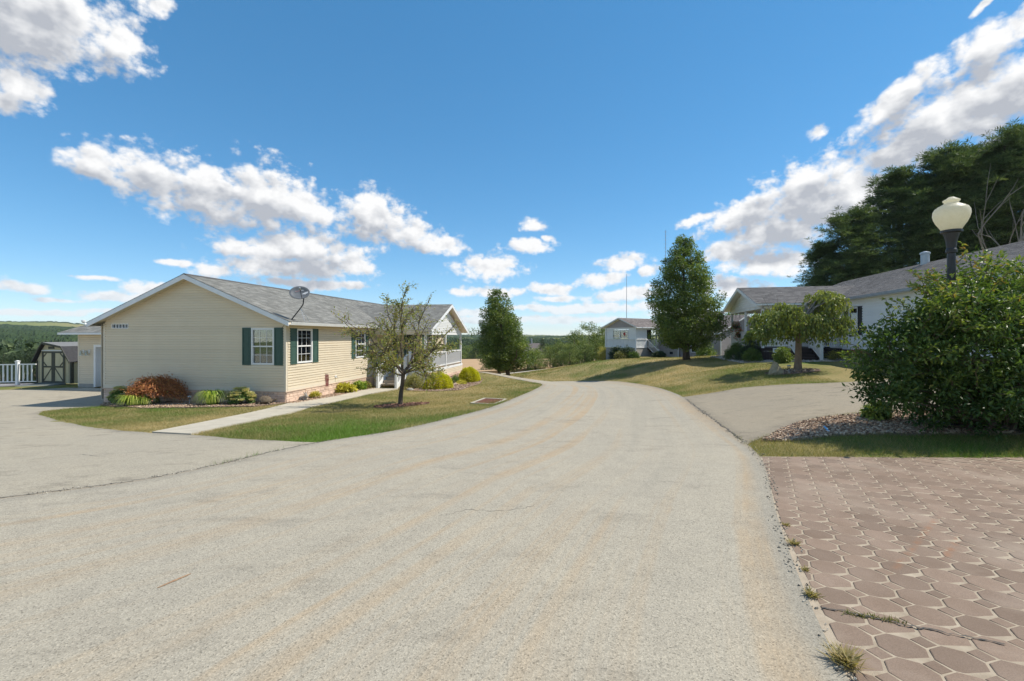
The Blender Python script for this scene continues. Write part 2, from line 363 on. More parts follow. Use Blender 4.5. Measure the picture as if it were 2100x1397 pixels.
def asphaltmat(name, base, streak=True, tanamt=.5, dark=.0):
    m, nt, b, o = nodes(name)
    tc = nt.nodes.new('ShaderNodeTexCoord').outputs['Object']
    vo = nt.nodes.new('ShaderNodeTexVoronoi'); vo.inputs['Scale'].default_value = 120; nt.links.new(tc, vo.inputs['Vector'])
    sc = nt.nodes.new('ShaderNodeSeparateColor'); nt.links.new(vo.outputs['Color'], sc.inputs[0])
    agg = ramp(nt, sc.outputs[0], [(0, tuple(v * .58 for v in base)), (.15, tuple(v * .90 for v in base)), (.7, tuple(v * 1.04 for v in base)), (1, tuple(v * 1.25 for v in base))])
    fine = ramp(nt, noise(nt, 220, 3, .7, tc), [(.3, (.84, .84, .84)), (.7, (1.12, 1.12, 1.12))])
    col = mixc(nt, 1.0, agg, fine, 'MULTIPLY')
    big = ramp(nt, noise(nt, .45, 5, .6, tc), [(.3, (.95, .955, .96)), (.7, (1.03, 1.02, 1.0))])
    col = mixc(nt, 1.0, col, big, 'MULTIPLY')
    mid = ramp(nt, noise(nt, 3.2, 6, .7, tc), [(.28, (.93, .93, .935)), (.6, (1.02, 1.02, 1.015))])
    col = mixc(nt, 1.0, col, mid, 'MULTIPLY')
    if streak:
        # tracks of tan dust and worn aggregate that run with the road ('cross': place across, 'along': metres along)
        cmb = nt.nodes.new('ShaderNodeCombineXYZ'); nt.links.new(mathn(nt, 'MULTIPLY', attr(nt, 'cross'), 15.0), cmb.inputs[0]); nt.links.new(mathn(nt, 'MULTIPLY', attr(nt, 'along'), .05), cmb.inputs[1])
        s = noise(nt, 1.0, 4, .6, cmb.outputs[0])
        blot = noise(nt, 1.3, 5, .65, tc)
        f = mathn(nt, 'MULTIPLY', ramp(nt, s, [(.50, (0, 0, 0)), (.62, (1, 1, 1))]), ramp(nt, blot, [(.30, (.35, .35, .35)), (.62, (1, 1, 1))]))
        col = mixc(nt, mathn(nt, 'MULTIPLY', f, tanamt), col, mixc(nt, 1.0, col, (1.10, .86, .62), 'MULTIPLY'))
        s2 = ramp(nt, s, [(.34, (1, 1, 1)), (.44, (0, 0, 0))])
        col = mixc(nt, mathn(nt, 'MULTIPLY', s2, .35), col, mixc(nt, 1.0, col, (.80, .82, .84), 'MULTIPLY'))
    # dark oily smudges, and a darker band where the edge was sealed
    sm = ramp(nt, noise(nt, 1.1, 7, .72, tc, (1, 2.4, 1)), [(.54, (0, 0, 0)), (.70, (1, 1, 1))])
    col = mixc(nt, mathn(nt, 'MULTIPLY', sm, min(1.0, .35 + dark)), col, mixc(nt, 1.0, col, (.55, .54, .54), 'MULTIPLY'))
    edge = mathn(nt, 'ADD', attr(nt, 'edge'), mathn(nt, 'MULTIPLY', noise(nt, 2.5, 4, .6, tc), .35))
    eb = ramp(nt, edge, [(.18, (1, 1, 1)), (.48, (0, 0, 0))])
    col = mixc(nt, mathn(nt, 'MULTIPLY', eb, .55), col, mixc(nt, 1.0, col, (.66, .67, .70), 'MULTIPLY'))
    nt.links.new(col, b.inputs['Base Color']); b.inputs['Roughness'].default_value = .92; b.inputs['Specular IOR Level'].default_value = .25
    bump(nt, b, mathn(nt, 'ADD', vo.outputs['Distance'], noise(nt, 180, 3, .6, tc)), .3, .005)
    return m
road_mat = asphaltmat('road_asphalt', (.350, .315, .252), True, .6, .1)
drive_mat = asphaltmat('driveway_asphalt', (.345, .308, .242), False, 0, .45)
drive_brown_mat = asphaltmat('driveway_brown_asphalt', (.285, .245, .185), False, 0, .55)
def pavermat():
    m, nt, b, o = nodes('paver_brick')
    tc = nt.nodes.new('ShaderNodeTexCoord')
    gp = nt.nodes.new('ShaderNodeNewGeometry').outputs['Position']
    col = ramp(nt, noise(nt, 3, 5, .6, gp), [(.3, (.195, .137, .099)), (.7, (.243, .179, .136))])
    f = mathn(nt, 'MULTIPLY_ADD', objrand(nt), .30); f.node.inputs[2].default_value = .85
    cc = nt.nodes.new('ShaderNodeCombineColor'); [nt.links.new(f, cc.inputs[i]) for i in range(3)]
    col = mixc(nt, 1.0, col, cc.outputs[0], 'MULTIPLY')
    col = mixc(nt, 1.0, col, ramp(nt, noise(nt, 160, 3, .7, gp), [(.3, (.78, .78, .78)), (.7, (1.18, 1.18, 1.18))]), 'MULTIPLY')
    dust = ramp(nt, noise(nt, .9, 5, .65, gp), [(.52, (0, 0, 0)), (.75, (1, 1, 1))])
    col = mixc(nt, mathn(nt, 'MULTIPLY', dust, .45), col, (.42, .345, .27))
    # rust runs that were left by a steel edge dragged over the pavers
    mp = nt.nodes.new('ShaderNodeMapping'); mp.vector_type = 'TEXTURE'; mp.inputs['Location'].default_value = (3.45, 3.85, 0); mp.inputs['Rotation'].default_value = (0, 0, R(39)); nt.links.new(gp, mp.inputs[0])
    sx = nt.nodes.new('ShaderNodeSeparateXYZ'); nt.links.new(mp.outputs[0], sx.inputs[0])
    def run(off, half):
        a = ramp(nt, mathn(nt, 'ABSOLUTE', mathn(nt, 'SUBTRACT', sx.outputs[1], off)), [(.004, (1, 1, 1)), (.035, (0, 0, 0))])
        e = ramp(nt, mathn(nt, 'ABSOLUTE', sx.outputs[0]), [(half * .6, (1, 1, 1)), (half, (0, 0, 0))])
        return mathn(nt, 'MULTIPLY', a, e)
    rr = mathn(nt, 'MAXIMUM', run(0, 1.15), run(-.20, .45))
    rr = mathn(nt, 'MULTIPLY', rr, ramp(nt, noise(nt, 9, 4, .6, gp), [(.38, (0, 0, 0)), (.62, (1, 1, 1))]))
    col = mixc(nt, mathn(nt, 'MULTIPLY', rr, .45), col, (.30, .125, .05))
    nt.links.new(col, b.inputs['Base Color']); b.inputs['Roughness'].default_value = .88; b.inputs['Specular IOR Level'].default_value = .25
    bump(nt, b, noise(nt, 170, 4, .6, gp), .35, .004); return m
paver_mat = pavermat()
joint_mat = surf('joint_sand', (.42, .35, .262), (.30, .24, .175), 9, .95, 150, .6, .006)
pebble_mat = surf('pebble', (.30, .20, .165), (.20, .13, .10), 30, .9)
bed_mat = surf('gravel_bed', (.30, .205, .165), (.18, .12, .095), 26, .95, 60, 1.0, .03)
white_gravel = surf('white_gravel', (.55, .52, .47), (.38, .35, .31), 26, .95, 60, 1.0, .03)
stubble_mat = surf('stubble_field', (.47, .31, .175), (.36, .24, .13), .5, 1.0, stretch=(.25, 1.6, 1))
seam_mat = surf('tar_seam', (.10, .092, .08), (.06, .055, .05), 8, .9)
def hillmat():
    m, nt, b, o = nodes('hill_woods')
    gp = nt.nodes.new('ShaderNodeNewGeometry').outputs['Position']
    patch = noise(nt, .0022, 3, .5, gp, (1, .5, 1))
    wood = ramp(nt, noise(nt, .03, 6, .7, gp), [(.3, (.020, .034, .016)), (.7, (.055, .085, .032))])
    fieldc = ramp(nt, noise(nt, .004, 3, .5, gp), [(.35, (.17, .20, .07)), (.65, (.26, .23, .11))])
    col = mixc(nt, ramp(nt, mathn(nt, 'MULTIPLY', attr(nt, 'open'), 1.0), [(.4, (0, 0, 0)), (.6, (1, 1, 1))]), wood, fieldc)
    nt.links.new(col, b.inputs['Base Color']); b.inputs['Roughness'].default_value = 1; b.inputs['Specular IOR Level'].default_value = 0; return m
hill_mat = hillmat()
LEAF = {
 'pear': leafmat('pear_leaf', [(0, (.060, .092, .024)), (.5, (.150, .205, .050)), (1, (.30, .33, .080))], .45, .38),
 'apple': leafmat('apple_leaf', [(0, (.12, .15, .04)), (.45, (.25, .27, .075)), (.75, (.36, .32, .11)), (1, (.40, .25, .12))], .5, .4),
 'weep': leafmat('weeping_leaf', [(0, (0.088, 0.131, 0.032)), (.5, (0.193, 0.228, 0.052)), (1, (0.350, 0.350, 0.079))], .5, .3),
 'bush': leafmat('bush_leaf', [(0, (0.044, 0.088, 0.025)), (.55, (0.105, 0.166, 0.038)), (.9, (0.245, 0.280, 0.061)), (1, (0.350, 0.210, 0.070))], .46, .34, .35),
 'pine': leafmat('pine_needle', [(0, (.045, .075, .036)), (.5, (.11, .155, .065)), (1, (.22, .26, .10))], .55, .28),
 'yellow': leafmat('golden_needle', [(0, (.30, .29, .012)), (.5, (.55, .51, .02)), (1, (.70, .66, .05))], .6, .35),
 'gold': leafmat('gold_leaf', [(0, (0.250, 0.250, 0.025)), (.5, (0.500, 0.450, 0.050)), (1, (0.688, 0.600, 0.125))], .5, .3),
 'maple': leafmat('red_maple_leaf', [(0, (0.202, 0.071, 0.040)), (.5, (0.443, 0.172, 0.071)), (.85, (0.665, 0.322, 0.121)), (1, (0.403, 0.343, 0.101))], .55, .3),
 'lily': leafmat('daylily_leaf', [(0, (0.113, 0.193, 0.032)), (.5, (0.274, 0.386, 0.048)), (1, (0.580, 0.596, 0.129))], .4, .3),
 'sedum': leafmat('sedum_leaf', [(0, (0.105, 0.175, 0.052)), (1, (0.228, 0.333, 0.088))], .5, .2),
 'sedumflower': leafmat('sedum_flower', [(0, (0.420, 0.450, 0.180)), (.6, (0.690, 0.660, 0.330)), (1, (0.690, 0.480, 0.330))], .8, .2),
 'shrub': leafmat('shrub_leaf', [(0, (0.061, 0.105, 0.026)), (.5, (0.131, 0.193, 0.044)), (1, (0.280, 0.333, 0.070))], .5, .25),
 'dull': leafmat('dull_leaf', [(0, (0.140, 0.131, 0.035)), (.5, (0.298, 0.280, 0.079)), (1, (0.455, 0.385, 0.105))], .55, .25),
 'dark': leafmat('dark_leaf', [(0, (0.016, 0.035, 0.016)), (.5, (0.035, 0.067, 0.027)), (1, (0.072, 0.115, 0.040))], .5, .1),
 'red': leafmat('red_leaf', [(0, (0.120, 0.024, 0.024)), (1, (0.360, 0.072, 0.048))], .5, .2),
 'flower': leafmat('flower_petal', [(0, (0.550, 0.033, 0.055)), (.6, (0.660, 0.088, 0.066)), (1, (0.750, 0.440, 0.440))], .5, .3),
 'far': leafmat('far_leaf', [(0, (0.062, 0.106, 0.030)), (.5, (0.148, 0.199, 0.050)), (1, (0.316, 0.336, 0.084))], .6, .2),
 'straw': leafmat('straw_leaf', [(0, (0.336, 0.288, 0.084)), (1, (0.576, 0.504, 0.204))], .6, .3),
 'wood': leafmat('wood_leaf', [(0, (0.027, 0.048, 0.021)), (.5, (0.057, 0.090, 0.033)), (1, (0.112, 0.150, 0.053))], .7, .1)}

# ------------------------------------------------------------------ terrain
cp = []
for a in [(0,1023,-.2),(350,975,-.22),(627,913,-.27),(800,886,-.33),(900,864,-.38),(1000,838,-.45),(1060,815,-.55),(1095,800,-.65),(1112,790,-.76),
          (1740,1397,-.06),(1660,1260,-.09),(1600,1080,-.14),(1560,940,-.22),(1500,890,-.28),(1440,845,-.38),(1400,815,-.48),(1370,802,-.55),(1330,792,-.72),
          (2100,945,-.2),(1640,865,-.15),(1900,890,-.1),(2100,885,-.05),(1700,790,0.0),(1500,797,-.25),(1800,785,.1),(1636,760,.2),(1440,800,-.4),
          (320,890,-.5),(200,880,-.65),(75,850,-.95),(898,798,-1.0)]: cp.append(atz(*a))
for a in [(1280,784,26),(1200,782.5,29),(1068,782,31.5),(1690,742,22.5),(1500,740,26),(1408,738,30),(1350,762,27),(1250,745,35),(1300,732,50),(1476,740,42),
          (1200,745,38),(1150,755,42),(1048,776,38),(1022,769,45),(1155,752,48),(1450,768,21),(586,827,17.5),(213,826,18.84),(822,833,16),(963,782,26.4),
          (985,763,30),(1030,775,27),(1068,783,25),(960,765,60),(1000,735,115),(900,738,100),(1110,745,80)]: cp.append(at(*a))
cp += [(-7.5,24.6,-1.1),(-9,36,-1.1),(-20,25,-1.12),(-25,26,-1.17),(-19.4,18.3,-1.2),(-26,20,-1.15),(-30,25,-1.2),(-20,8,-.7),(-10,9.5,-.54),(-25,3,-.4),
       (0,-6,.2),(-15,-6,.1),(12,-6,.1),(12,2,-.02),(8,4,-.08),(14.5,12,.35),(16,18,.45),(20,30,.5),(-8,35,-2.0),(-16,38,-2.4),
       (-40,60,-4),(-60,100,-8),(30,60,-.8),(45,40,.8),(50,25,1),(40,80,-2.5),(60,60,0),(-45,30,-1.8),(-45,10,-1),(0,150,-6),(80,130,-6),(-80,130,-10),(-12,48,-3.0),(8,60,-2.9),(24,8,.4),(22,2,.2),(30,50,-.3)]
cp = np.array([tuple(p) for p in cp])
def _phi(r): return np.sqrt(r * r + 6.0)
_A = _phi(np.linalg.norm(cp[:, None, :2] - cp[None, :, :2], axis=2)); _n = len(cp)
_Pm = np.c_[np.ones(_n), cp[:, :2]]
_S = np.block([[_A - np.eye(_n) * .02, _Pm], [_Pm.T, np.zeros((3, 3))]])
_w = np.linalg.solve(_S, np.r_[cp[:, 2], 0, 0, 0])
def h(x, y):
    x = np.asarray(x, float); y = np.asarray(y, float); sh = x.shape; q = np.c_[x.ravel(), y.ravel()]
    out = np.empty(len(q))
    for i in range(0, len(q), 20000):
        b = q[i:i + 20000]; r = np.sqrt((b[:, None, 0] - cp[None, :, 0]) ** 2 + (b[:, None, 1] - cp[None, :, 1]) ** 2)
        out[i:i + 20000] = _phi(r) @ _w[:_n] + _w[_n] + b @ _w[_n + 1:]
    rr = np.hypot(q[:, 0], q[:, 1]); f = smooth(90, 170, rr)
    out = out * (1 - f) + (-13.0) * f
    return out.reshape(sh)
def h1(x, y): return float(h(np.array([x]), np.array([y]))[0])
def unproj(px, py, dmax=140):
    d = np.arange(1.5, dmax, .05); X = (px - CX) / F * d; Z = CH - (py - HY) / F * d
    k = np.nonzero(Z <= h(X, d))[0]
    return (float(X[k[0]]), float(d[k[0]])) if len(k) else (float(X[-1]), float(d[-1]))
def U(*pts): return [unproj(*p) for p in pts]
def inside(poly, x, y):
    poly = np.asarray(poly); c = np.zeros(np.shape(x), bool); j = len(poly) - 1
    for i in range(len(poly)):
        xi, yi = poly[i]; xj, yj = poly[j]
        with np.errstate(divide='ignore', invalid='ignore'):
            c ^= ((yi > y) != (yj > y)) & (x < (xj - xi) * (y - yi) / (yj - yi + 1e-12) + xi)
        j = i
    return c
def polydist(line, x, y, closed=False):
    line = np.asarray(line, float); n = len(line); best = np.full(np.shape(x), 1e9); al = np.zeros(np.shape(x)); acc = 0
    for i in range(n if closed else n - 1):
        a = line[i]; b = line[(i + 1) % n]; d = b - a; L = np.hypot(*d) + 1e-9
        t = np.clip(((x - a[0]) * d[0] + (y - a[1]) * d[1]) / L ** 2, 0, 1)
        dd = np.hypot(x - a[0] - t * d[0], y - a[1] - t * d[1]); m = dd < best
        best = np.where(m, dd, best); al = np.where(m, acc + t * L, al); acc += L
    return best, al
def spline(pts, n=10):
    pts = [np.array(p, float) for p in pts]; out = []
    for i in range(len(pts) - 1):
        p0 = pts[max(i - 1, 0)]; p1 = pts[i]; p2 = pts[i + 1]; p3 = pts[min(i + 2, len(pts) - 1)]
        for k in range(n):
            t = k / n; out.append(.5 * ((2 * p1) + (-p0 + p2) * t + (2 * p0 - 5 * p1 + 4 * p2 - p3) * t * t + (-p0 + 3 * p1 - 3 * p2 + p3) * t ** 3))
    out.append(pts[-1]); return out
def rough_edge(pts, amp=.03, seed=0):
    """densify a closed outline and make it slightly uneven"""
    out = []; n = len(pts)
    for i in range(n):
        a = np.array(pts[i]); b = np.array(pts[(i + 1) % n]); L = np.hypot(*(b - a)); k = max(1, int(L / .35)); nr = np.array((-(b - a)[1], (b - a)[0])) / (L + 1e-9)
        for j in range(k):
            p = a + (b - a) * j / k; out.append(p + nr * amp * 2 * (vnoise(p[0] * 2.3 + seed, p[1] * 2.3) - .5))
    return [tuple(p) for p in out]
SHEETS = []
def sheet(name, poly, mat, off, cell=.5, thick=.04, attrs=None, grass=True, kind='structure', label=None, zfun=None):
    """a surface laid on the terrain inside the outline, cut into cells that follow the ground"""
    bm = bmesh.new(); vs = [bm.verts.new((x, y, 0)) for x, y in poly]; f = bm.faces.new(vs)
    P = np.array(poly); (x0, y0), (x1, y1) = P.min(0), P.max(0)
    for ax, a, b in ((0, x0, x1), (1, y0, y1)):
        k = math.ceil(a / cell)
        while k * cell < b:
            co = (k * cell, 0, 0) if ax == 0 else (0, k * cell, 0); no = (1, 0, 0) if ax == 0 else (0, 1, 0)
            bmesh.ops.bisect_plane(bm, geom=bm.verts[:] + bm.edges[:] + bm.faces[:], dist=1e-5, plane_co=co, plane_no=no); k += 1
    bmesh.ops.triangulate(bm, faces=[f for f in bm.faces if len(f.verts) > 4])
    bm.verts.ensure_lookup_table()
    XY = np.array([v.co[:2] for v in bm.verts]); Z = (zfun or h)(XY[:, 0], XY[:, 1]) + off
    for v, z in zip(bm.verts, Z): v.co.z = z
    bm.normal_update()
    if sum(f.normal.z for f in bm.faces) < 0: bmesh.ops.reverse_faces(bm, faces=bm.faces)
    if thick:
        be = [e for e in bm.edges if e.is_boundary]
        r = bmesh.ops.extrude_edge_only(bm, edges=be)
        for v in [g for g in r['geom'] if isinstance(g, bmesh.types.BMVert)]: v.co.z -= thick
    me = bpy.data.meshes.new(name); bm.to_mesh(me); bm.free(); me.materials.append(mat)
    co = np.empty(len(me.vertices) * 3, np.float32); me.vertices.foreach_get('co', co); co = co.reshape(-1, 3)
    for k, fn in (attrs or {}).items():
        a = me.attributes.new(k, 'FLOAT', 'POINT'); a.data.foreach_set('value', fn(co[:, 0], co[:, 1]).astype(np.float32))
    o = link(bpy.data.objects.new(name, me)); tag(o, label, None, None, kind)
    if grass: SHEETS.append(np.array(poly))
    return o

# outlines on the ground
left_edge = [(-40,-9),(-25,-3),(-14,.9),(-8.6,3.35)] + [tuple(atz(*a)[:2]) for a in [(0,1023,-.2),(350,975,-.22),(627,913,-.27),(800,886,-.33),(900,864,-.38),(1000,838,-.45),(1060,815,-.55),(1095,800,-.65),(1112,790,-.76)]] + [(1.25,24.0),(.4,26.2),(-1.6,28.6),(-5,31),(-10,33.2),(-18,36),(-30,39)]
right_edge = [(1.2,-14),(1.45,-3),(1.5,1.2)] + [tuple(atz(*a)[:2]) for a in [(1740,1397,-.06),(1600,1080,-.14),(1560,940,-.22),(1500,890,-.28),(1440,845,-.38),(1400,815,-.48),(1370,802,-.55),(1330,792,-.72)]] + [tuple(at(1280,784,26)[:2]),(5.4,28.3),(3.2,30.6),(0.4,32.4),(-4,35),(-10,37.6),(-18,40.4),(-30,44)]
LE = spline(left_edge, 8); RE = spline(right_edge, 8)
road_poly = [tuple(p) for p in LE] + [tuple(p) for p in RE[::-1]]
def f_edge(x, y): return np.minimum(polydist(LE, x, y)[0], polydist(RE, x, y)[0])
def f_cross(x, y):
    a = polydist(LE, x, y)[0]; b = polydist(RE, x, y)[0]; return a / (a + b + 1e-6)
def f_along(x, y): return polydist(LE, x, y)[1]
lawn_front = U((560,905),(480,900),(392,893))
lawn_left = U((312,889),(200,879),(130,866),(78,851),(88,844),(150,838),(205,834))
join = unproj(640, 911)
# driveway of the beige house, left of the road
house_rot = R(-9.31); HC = np.array((-8.70, 17.5)); HB = -1.0
def hl(x, y):   # beige house frame -> world
    c, s = math.cos(house_rot), math.sin(house_rot); return (HC[0] + c * x - s * y, HC[1] + s * x + c * y)
k_join = int(np.argmin([np.hypot(p[0] - join[0], p[1] - join[1]) for p in LE]))
left_drive = [tuple(p) for p in LE[6:k_join + 1]] + lawn_front + lawn_left + [hl(-8.3, 0.0), hl(-8.25, 4.0), hl(-15.6, 4.0)] + [hl(-16.2, 3.2), hl(-19, 2.4), (-27, 20.2), (-34, 19.5), (-44, 16), (-44, -6)]
walk = U((312,889)) + U((455,860),(590,829)) + [hl(.72, 2.2), hl(.72, 4.6), hl(.85, 5.75), hl(2.1, 5.75), hl(2.0, 4.6), hl(1.75, 3.2)] + U((640,836),(520,865),(392,893))
right_drive = U((1560,936))[:0] + [tuple(p) for p in RE if 7.6 < p[1] < 15.6][::1] + U((1440,810),(1520,796),(1640,788),(1745,784)) + [(16, 15.2), (20, 14), (19, 9), (12.5, 9.4), (9.5, 10.0)] + U((1745,851),(1680,858),(1630,869),(1580,893),(1545,907))
mulch = U((1560,906),(1600,884),(1640,868),(1690,859),(1750,852)) + [(9.6, 9.9), (12, 9.2), (12, 7.6)] + U((1990,893),(1850,893),(1700,897),(1620,908))
pad = [(3.75, 6.87), (8.2, 6.62), (12.5, 6.5), (12.5, -1.5)] + [(p[0] - .06, p[1]) for p in RE if -1.5 < p[1] < 6.7]
gable_bed = U((205,833),(300,838),(420,836),(520,834),(575,829)) + [hl(.1, -.15), hl(.05, .0), hl(-8.3, 0)]
front_bed = [hl(0.0, -.15), hl(.55, -.3), hl(.66, 2.2), hl(.66, 4.6), hl(.8, 5.9), hl(0.0, 5.9)]
porch_bed = [hl(3.0, 7.0)] + U((835,802),(900,803),(945,800),(985,786),(990,778)) + [hl(3.0, 14.6)]
ring = [(atz(822,833,-.85)[0] + .95 * math.cos(a) * (1 + .08 * math.sin(3 * a)), atz(822,833,-.85)[1] + .6 * math.sin(a)) for a in np.linspace(0, 2 * math.pi, 40)[:-1]]
wh_rot = R(-11.3); WO = np.array((17.3, 23.8)); WB = .35
def wl(x, y):
    c, s = math.cos(wh_rot), math.sin(wh_rot); return (WO[0] + c * x - s * y, WO[1] + s * x + c * y)
wh_bed = [wl(-5.2, 6.2), wl(-5.3, 2), wl(-5.0, -.6), wl(-3.0, -1.2), wl(-2.6, -1.6), wl(0, -1.7), wl(0, 6.2)]
weep_ring = [(atz(1636,760,.2)[0] - .35 + 1.1 * math.cos(a), atz(1636,760,.2)[1] - .2 + .55 * math.sin(a)) for a in np.linspace(0, 2 * math.pi, 36)[:-1]]
path_far = [tuple(at(*a)[:2]) for a in [(990,776,44),(1022,770.5,45),(1090,762,46.5),(1155,753,48),(1200,747,49)]] + [tuple(at(*a)[:2]) for a in [(1200,744,52),(1155,749.5,51),(1090,757.5,49.5),(1022,766,48),(990,771,47)]]

def greenness(x, y):
    e = f_edge(x, y); n = fbm(x * .9, y * .9) ; n2 = fbm(x * .28 + 40, y * .28)
    t = .43 + (n - .47) * .75 + (n2 - .47) * .9
    t = t + (.09 + .42 * (n - .3)) * np.exp(-(e / .7) ** 2) * (y < 26)
    t = t + .22 * smooth(-8.5, -11, x) * smooth(22, 16, y)                    # the watered strip left of the walk
    t = t + .16 * smooth(-1.8, -4, x) * smooth(18, 14, y) * smooth(-9, -7, x)
    t = t - .30 * np.exp(-(((x + 1.2) / 2.2) ** 2 + ((y - 16.8) / 1.5) ** 2))    # scorched round the drain
    t = t - .15 * smooth(-4, -2, x) * smooth(20, 24, y) * (x < 2)
    t = t + .10 * (x > 4) * (y < 9)
    return np.clip(t, 0, 1)
def build_ground():
    def axis(lo, hi, step, far_lo, far_hi):
        a = list(np.arange(lo, hi + 1e-6, step)); s = step; b = []
        p = a[-1]
        while p < far_hi: s *= 1.22; p += s; b.append(p)
        s = step; p = a[0]; c = []
        while p > far_lo: s *= 1.22; p -= s; c.append(p)
        return np.array(c[::-1] + a + b)
    xs = axis(-31, 26, .32, -3500, 3500); ys = axis(-6, 52, .32, -300, 5200)
    X, Y = np.meshgrid(xs, ys); Z = h(X, Y)
    near = np.exp(-(f_edge(X, Y) / .8) ** 2)
    Z = Z + (fbm(X * .7, Y * .7) - .47) * .10 * (1 - near) * (np.hypot(X, Y) < 150)
    # the ground under every laid surface stays just below it
    m = np.zeros(X.shape, bool)
    for p in SHEETS: m |= inside(p, X, Y)
    Z = np.where(m, h(X, Y) - .012, Z)
    ny, nx = X.shape; idx = np.arange(nx * ny).reshape(ny, nx)
    Fq = np.stack([idx[:-1, :-1].ravel(), idx[:-1, 1:].ravel(), idx[1:, 1:].ravel(), idx[1:, :-1].ravel()], 1)
    o = np_mesh('ground', np.c_[X.ravel(), Y.ravel(), Z.ravel()], Fq, lawn_mat, None, {'tint': greenness(X.ravel(), Y.ravel())}, True)
    tag(o, 'mown lawn of green and straw coloured grass', None, None, 'structure')
ea = {'edge': f_edge, 'cross': f_cross, 'along': f_along}
road = sheet('road', road_poly, road_mat, .012, .4, attrs=ea, label='wide pale worn asphalt road bending left')
def dl_edge(x, y): return np.minimum(polydist(lawn_front + lawn_left, x, y)[0], polydist(LE, x, y)[0] + .12)
ldrive = sheet('driveway', rough_edge(left_drive, .04), drive_mat, .008, .5, attrs={'edge': dl_edge}, label='pale asphalt driveway running to the garage of the beige house')
def dr_edge(x, y): return np.minimum(polydist(right_drive, x, y, True)[0], 3)
rdrive = sheet('driveway', rough_edge(right_drive, .03, 5), drive_brown_mat, .008, .4, attrs={'edge': dr_edge}, label='asphalt driveway climbing from the road to the white house')
pathway = sheet('walkway', walk, concrete, .035, .5, .06, label='pale concrete walkway from the driveway to the porch steps')
sheet('apron', [hl(-14.4, 3.2), hl(-8.3, 3.2), hl(-8.3, 3.98), hl(-14.4, 3.98)], concrete, .02, .6, .03, label='pale concrete strip before the garage door')
sheet('gravel_bed', rough_edge(gable_bed, .05, 9), bed_mat, .02, .4, label='pinkish gravel bed along the gable wall of the beige house')
sheet('gravel_bed', rough_edge(front_bed, .02, 3), bed_mat, .022, .4, label='narrow gravel bed between walkway and brick skirting')
sheet('gravel_bed', rough_edge(porch_bed, .05, 2), bed_mat, .02, .4, label='gravel bed under the yellow shrubs by the porch')
sheet('mulch_ring', rough_edge(ring, .02, 1), bed_mat, .03, .3, .03, label='oval ring of red mulch around the apple tree')
sheet('mulch_ring', rough_edge(weep_ring, .05, 1), bed_mat, .025, .3, .03, label='gravel patch under the weeping tree')
sheet('gravel_bed', rough_edge(wh_bed, .05, 2), white_gravel, .02, .5, label='pale gravel bed in front of the white house porch')
mulch_o = sheet('mulch_bed', rough_edge(mulch, .05, 4), bed_mat, .022, .25, label='bed of pinkish brown stone chips beside the big shrub')
sheet('far_path', path_far, concrete, .03, .8, label='pale paved path climbing behind the round tree')
base = sheet('paver_patio', pad, joint_mat, .0092, .15, label='patio of octagonal brown pavers with sandy joints')
SHEETS.append(np.array([hl(0, 0), hl(0, 19.5), hl(-8.3, 19.5), hl(-8.3, 0)]))
build_ground()

# ------------------------------------------------------------------ pavers
def clip_poly(poly, lines):
    for (ax, ay, bx, by) in lines:    # keep the left of a->b
        out = []
        for i in range(len(poly)):
            p, q = poly[i], poly[(i + 1) % len(poly)]
            sp = (bx - ax) * (p[1] - ay) - (by - ay) * (p[0] - ax); sq = (bx - ax) * (q[1] - ay) - (by - ay) * (q[0] - ax)
            if sp >= 0: out.append(p)
            if (sp >= 0) != (sq >= 0):
                t = sp / (sp - sq); out.append((p[0] + (q[0] - p[0]) * t, p[1] + (q[1] - p[1]) * t))
        poly = out
        if len(poly) < 3: return []
    return poly
def area(p): return abs(sum(p[i][0] * p[(i + 1) % len(p)][1] - p[(i + 1) % len(p)][0] * p[i][1] for i in range(len(p)))) / 2
def paver_mesh(name, poly, ch=.005):
    """chamfered slab: poly is centred on the origin"""
    n = len(poly); c = np.mean(poly, 0); inn = []
    for p in poly:
        v = np.array(p) - c; L = np.hypot(*v); inn.append(tuple(c + v * max(0, (L - ch) / L)))
    b = MB(); vs = [(*p, -.03) for p in poly] + [(*p, -.0022) for p in poly] + [(*p, 0) for p in inn]
    fs = [tuple(range(2 * n, 3 * n))]
    for k in range(2):
        for i in range(n): fs.append((k * n + i, k * n + (i + 1) % n, (k + 1) * n + (i + 1) % n, (k + 1) * n + i))
    return b.add(vs, fs).mesh(name, paver_mat)
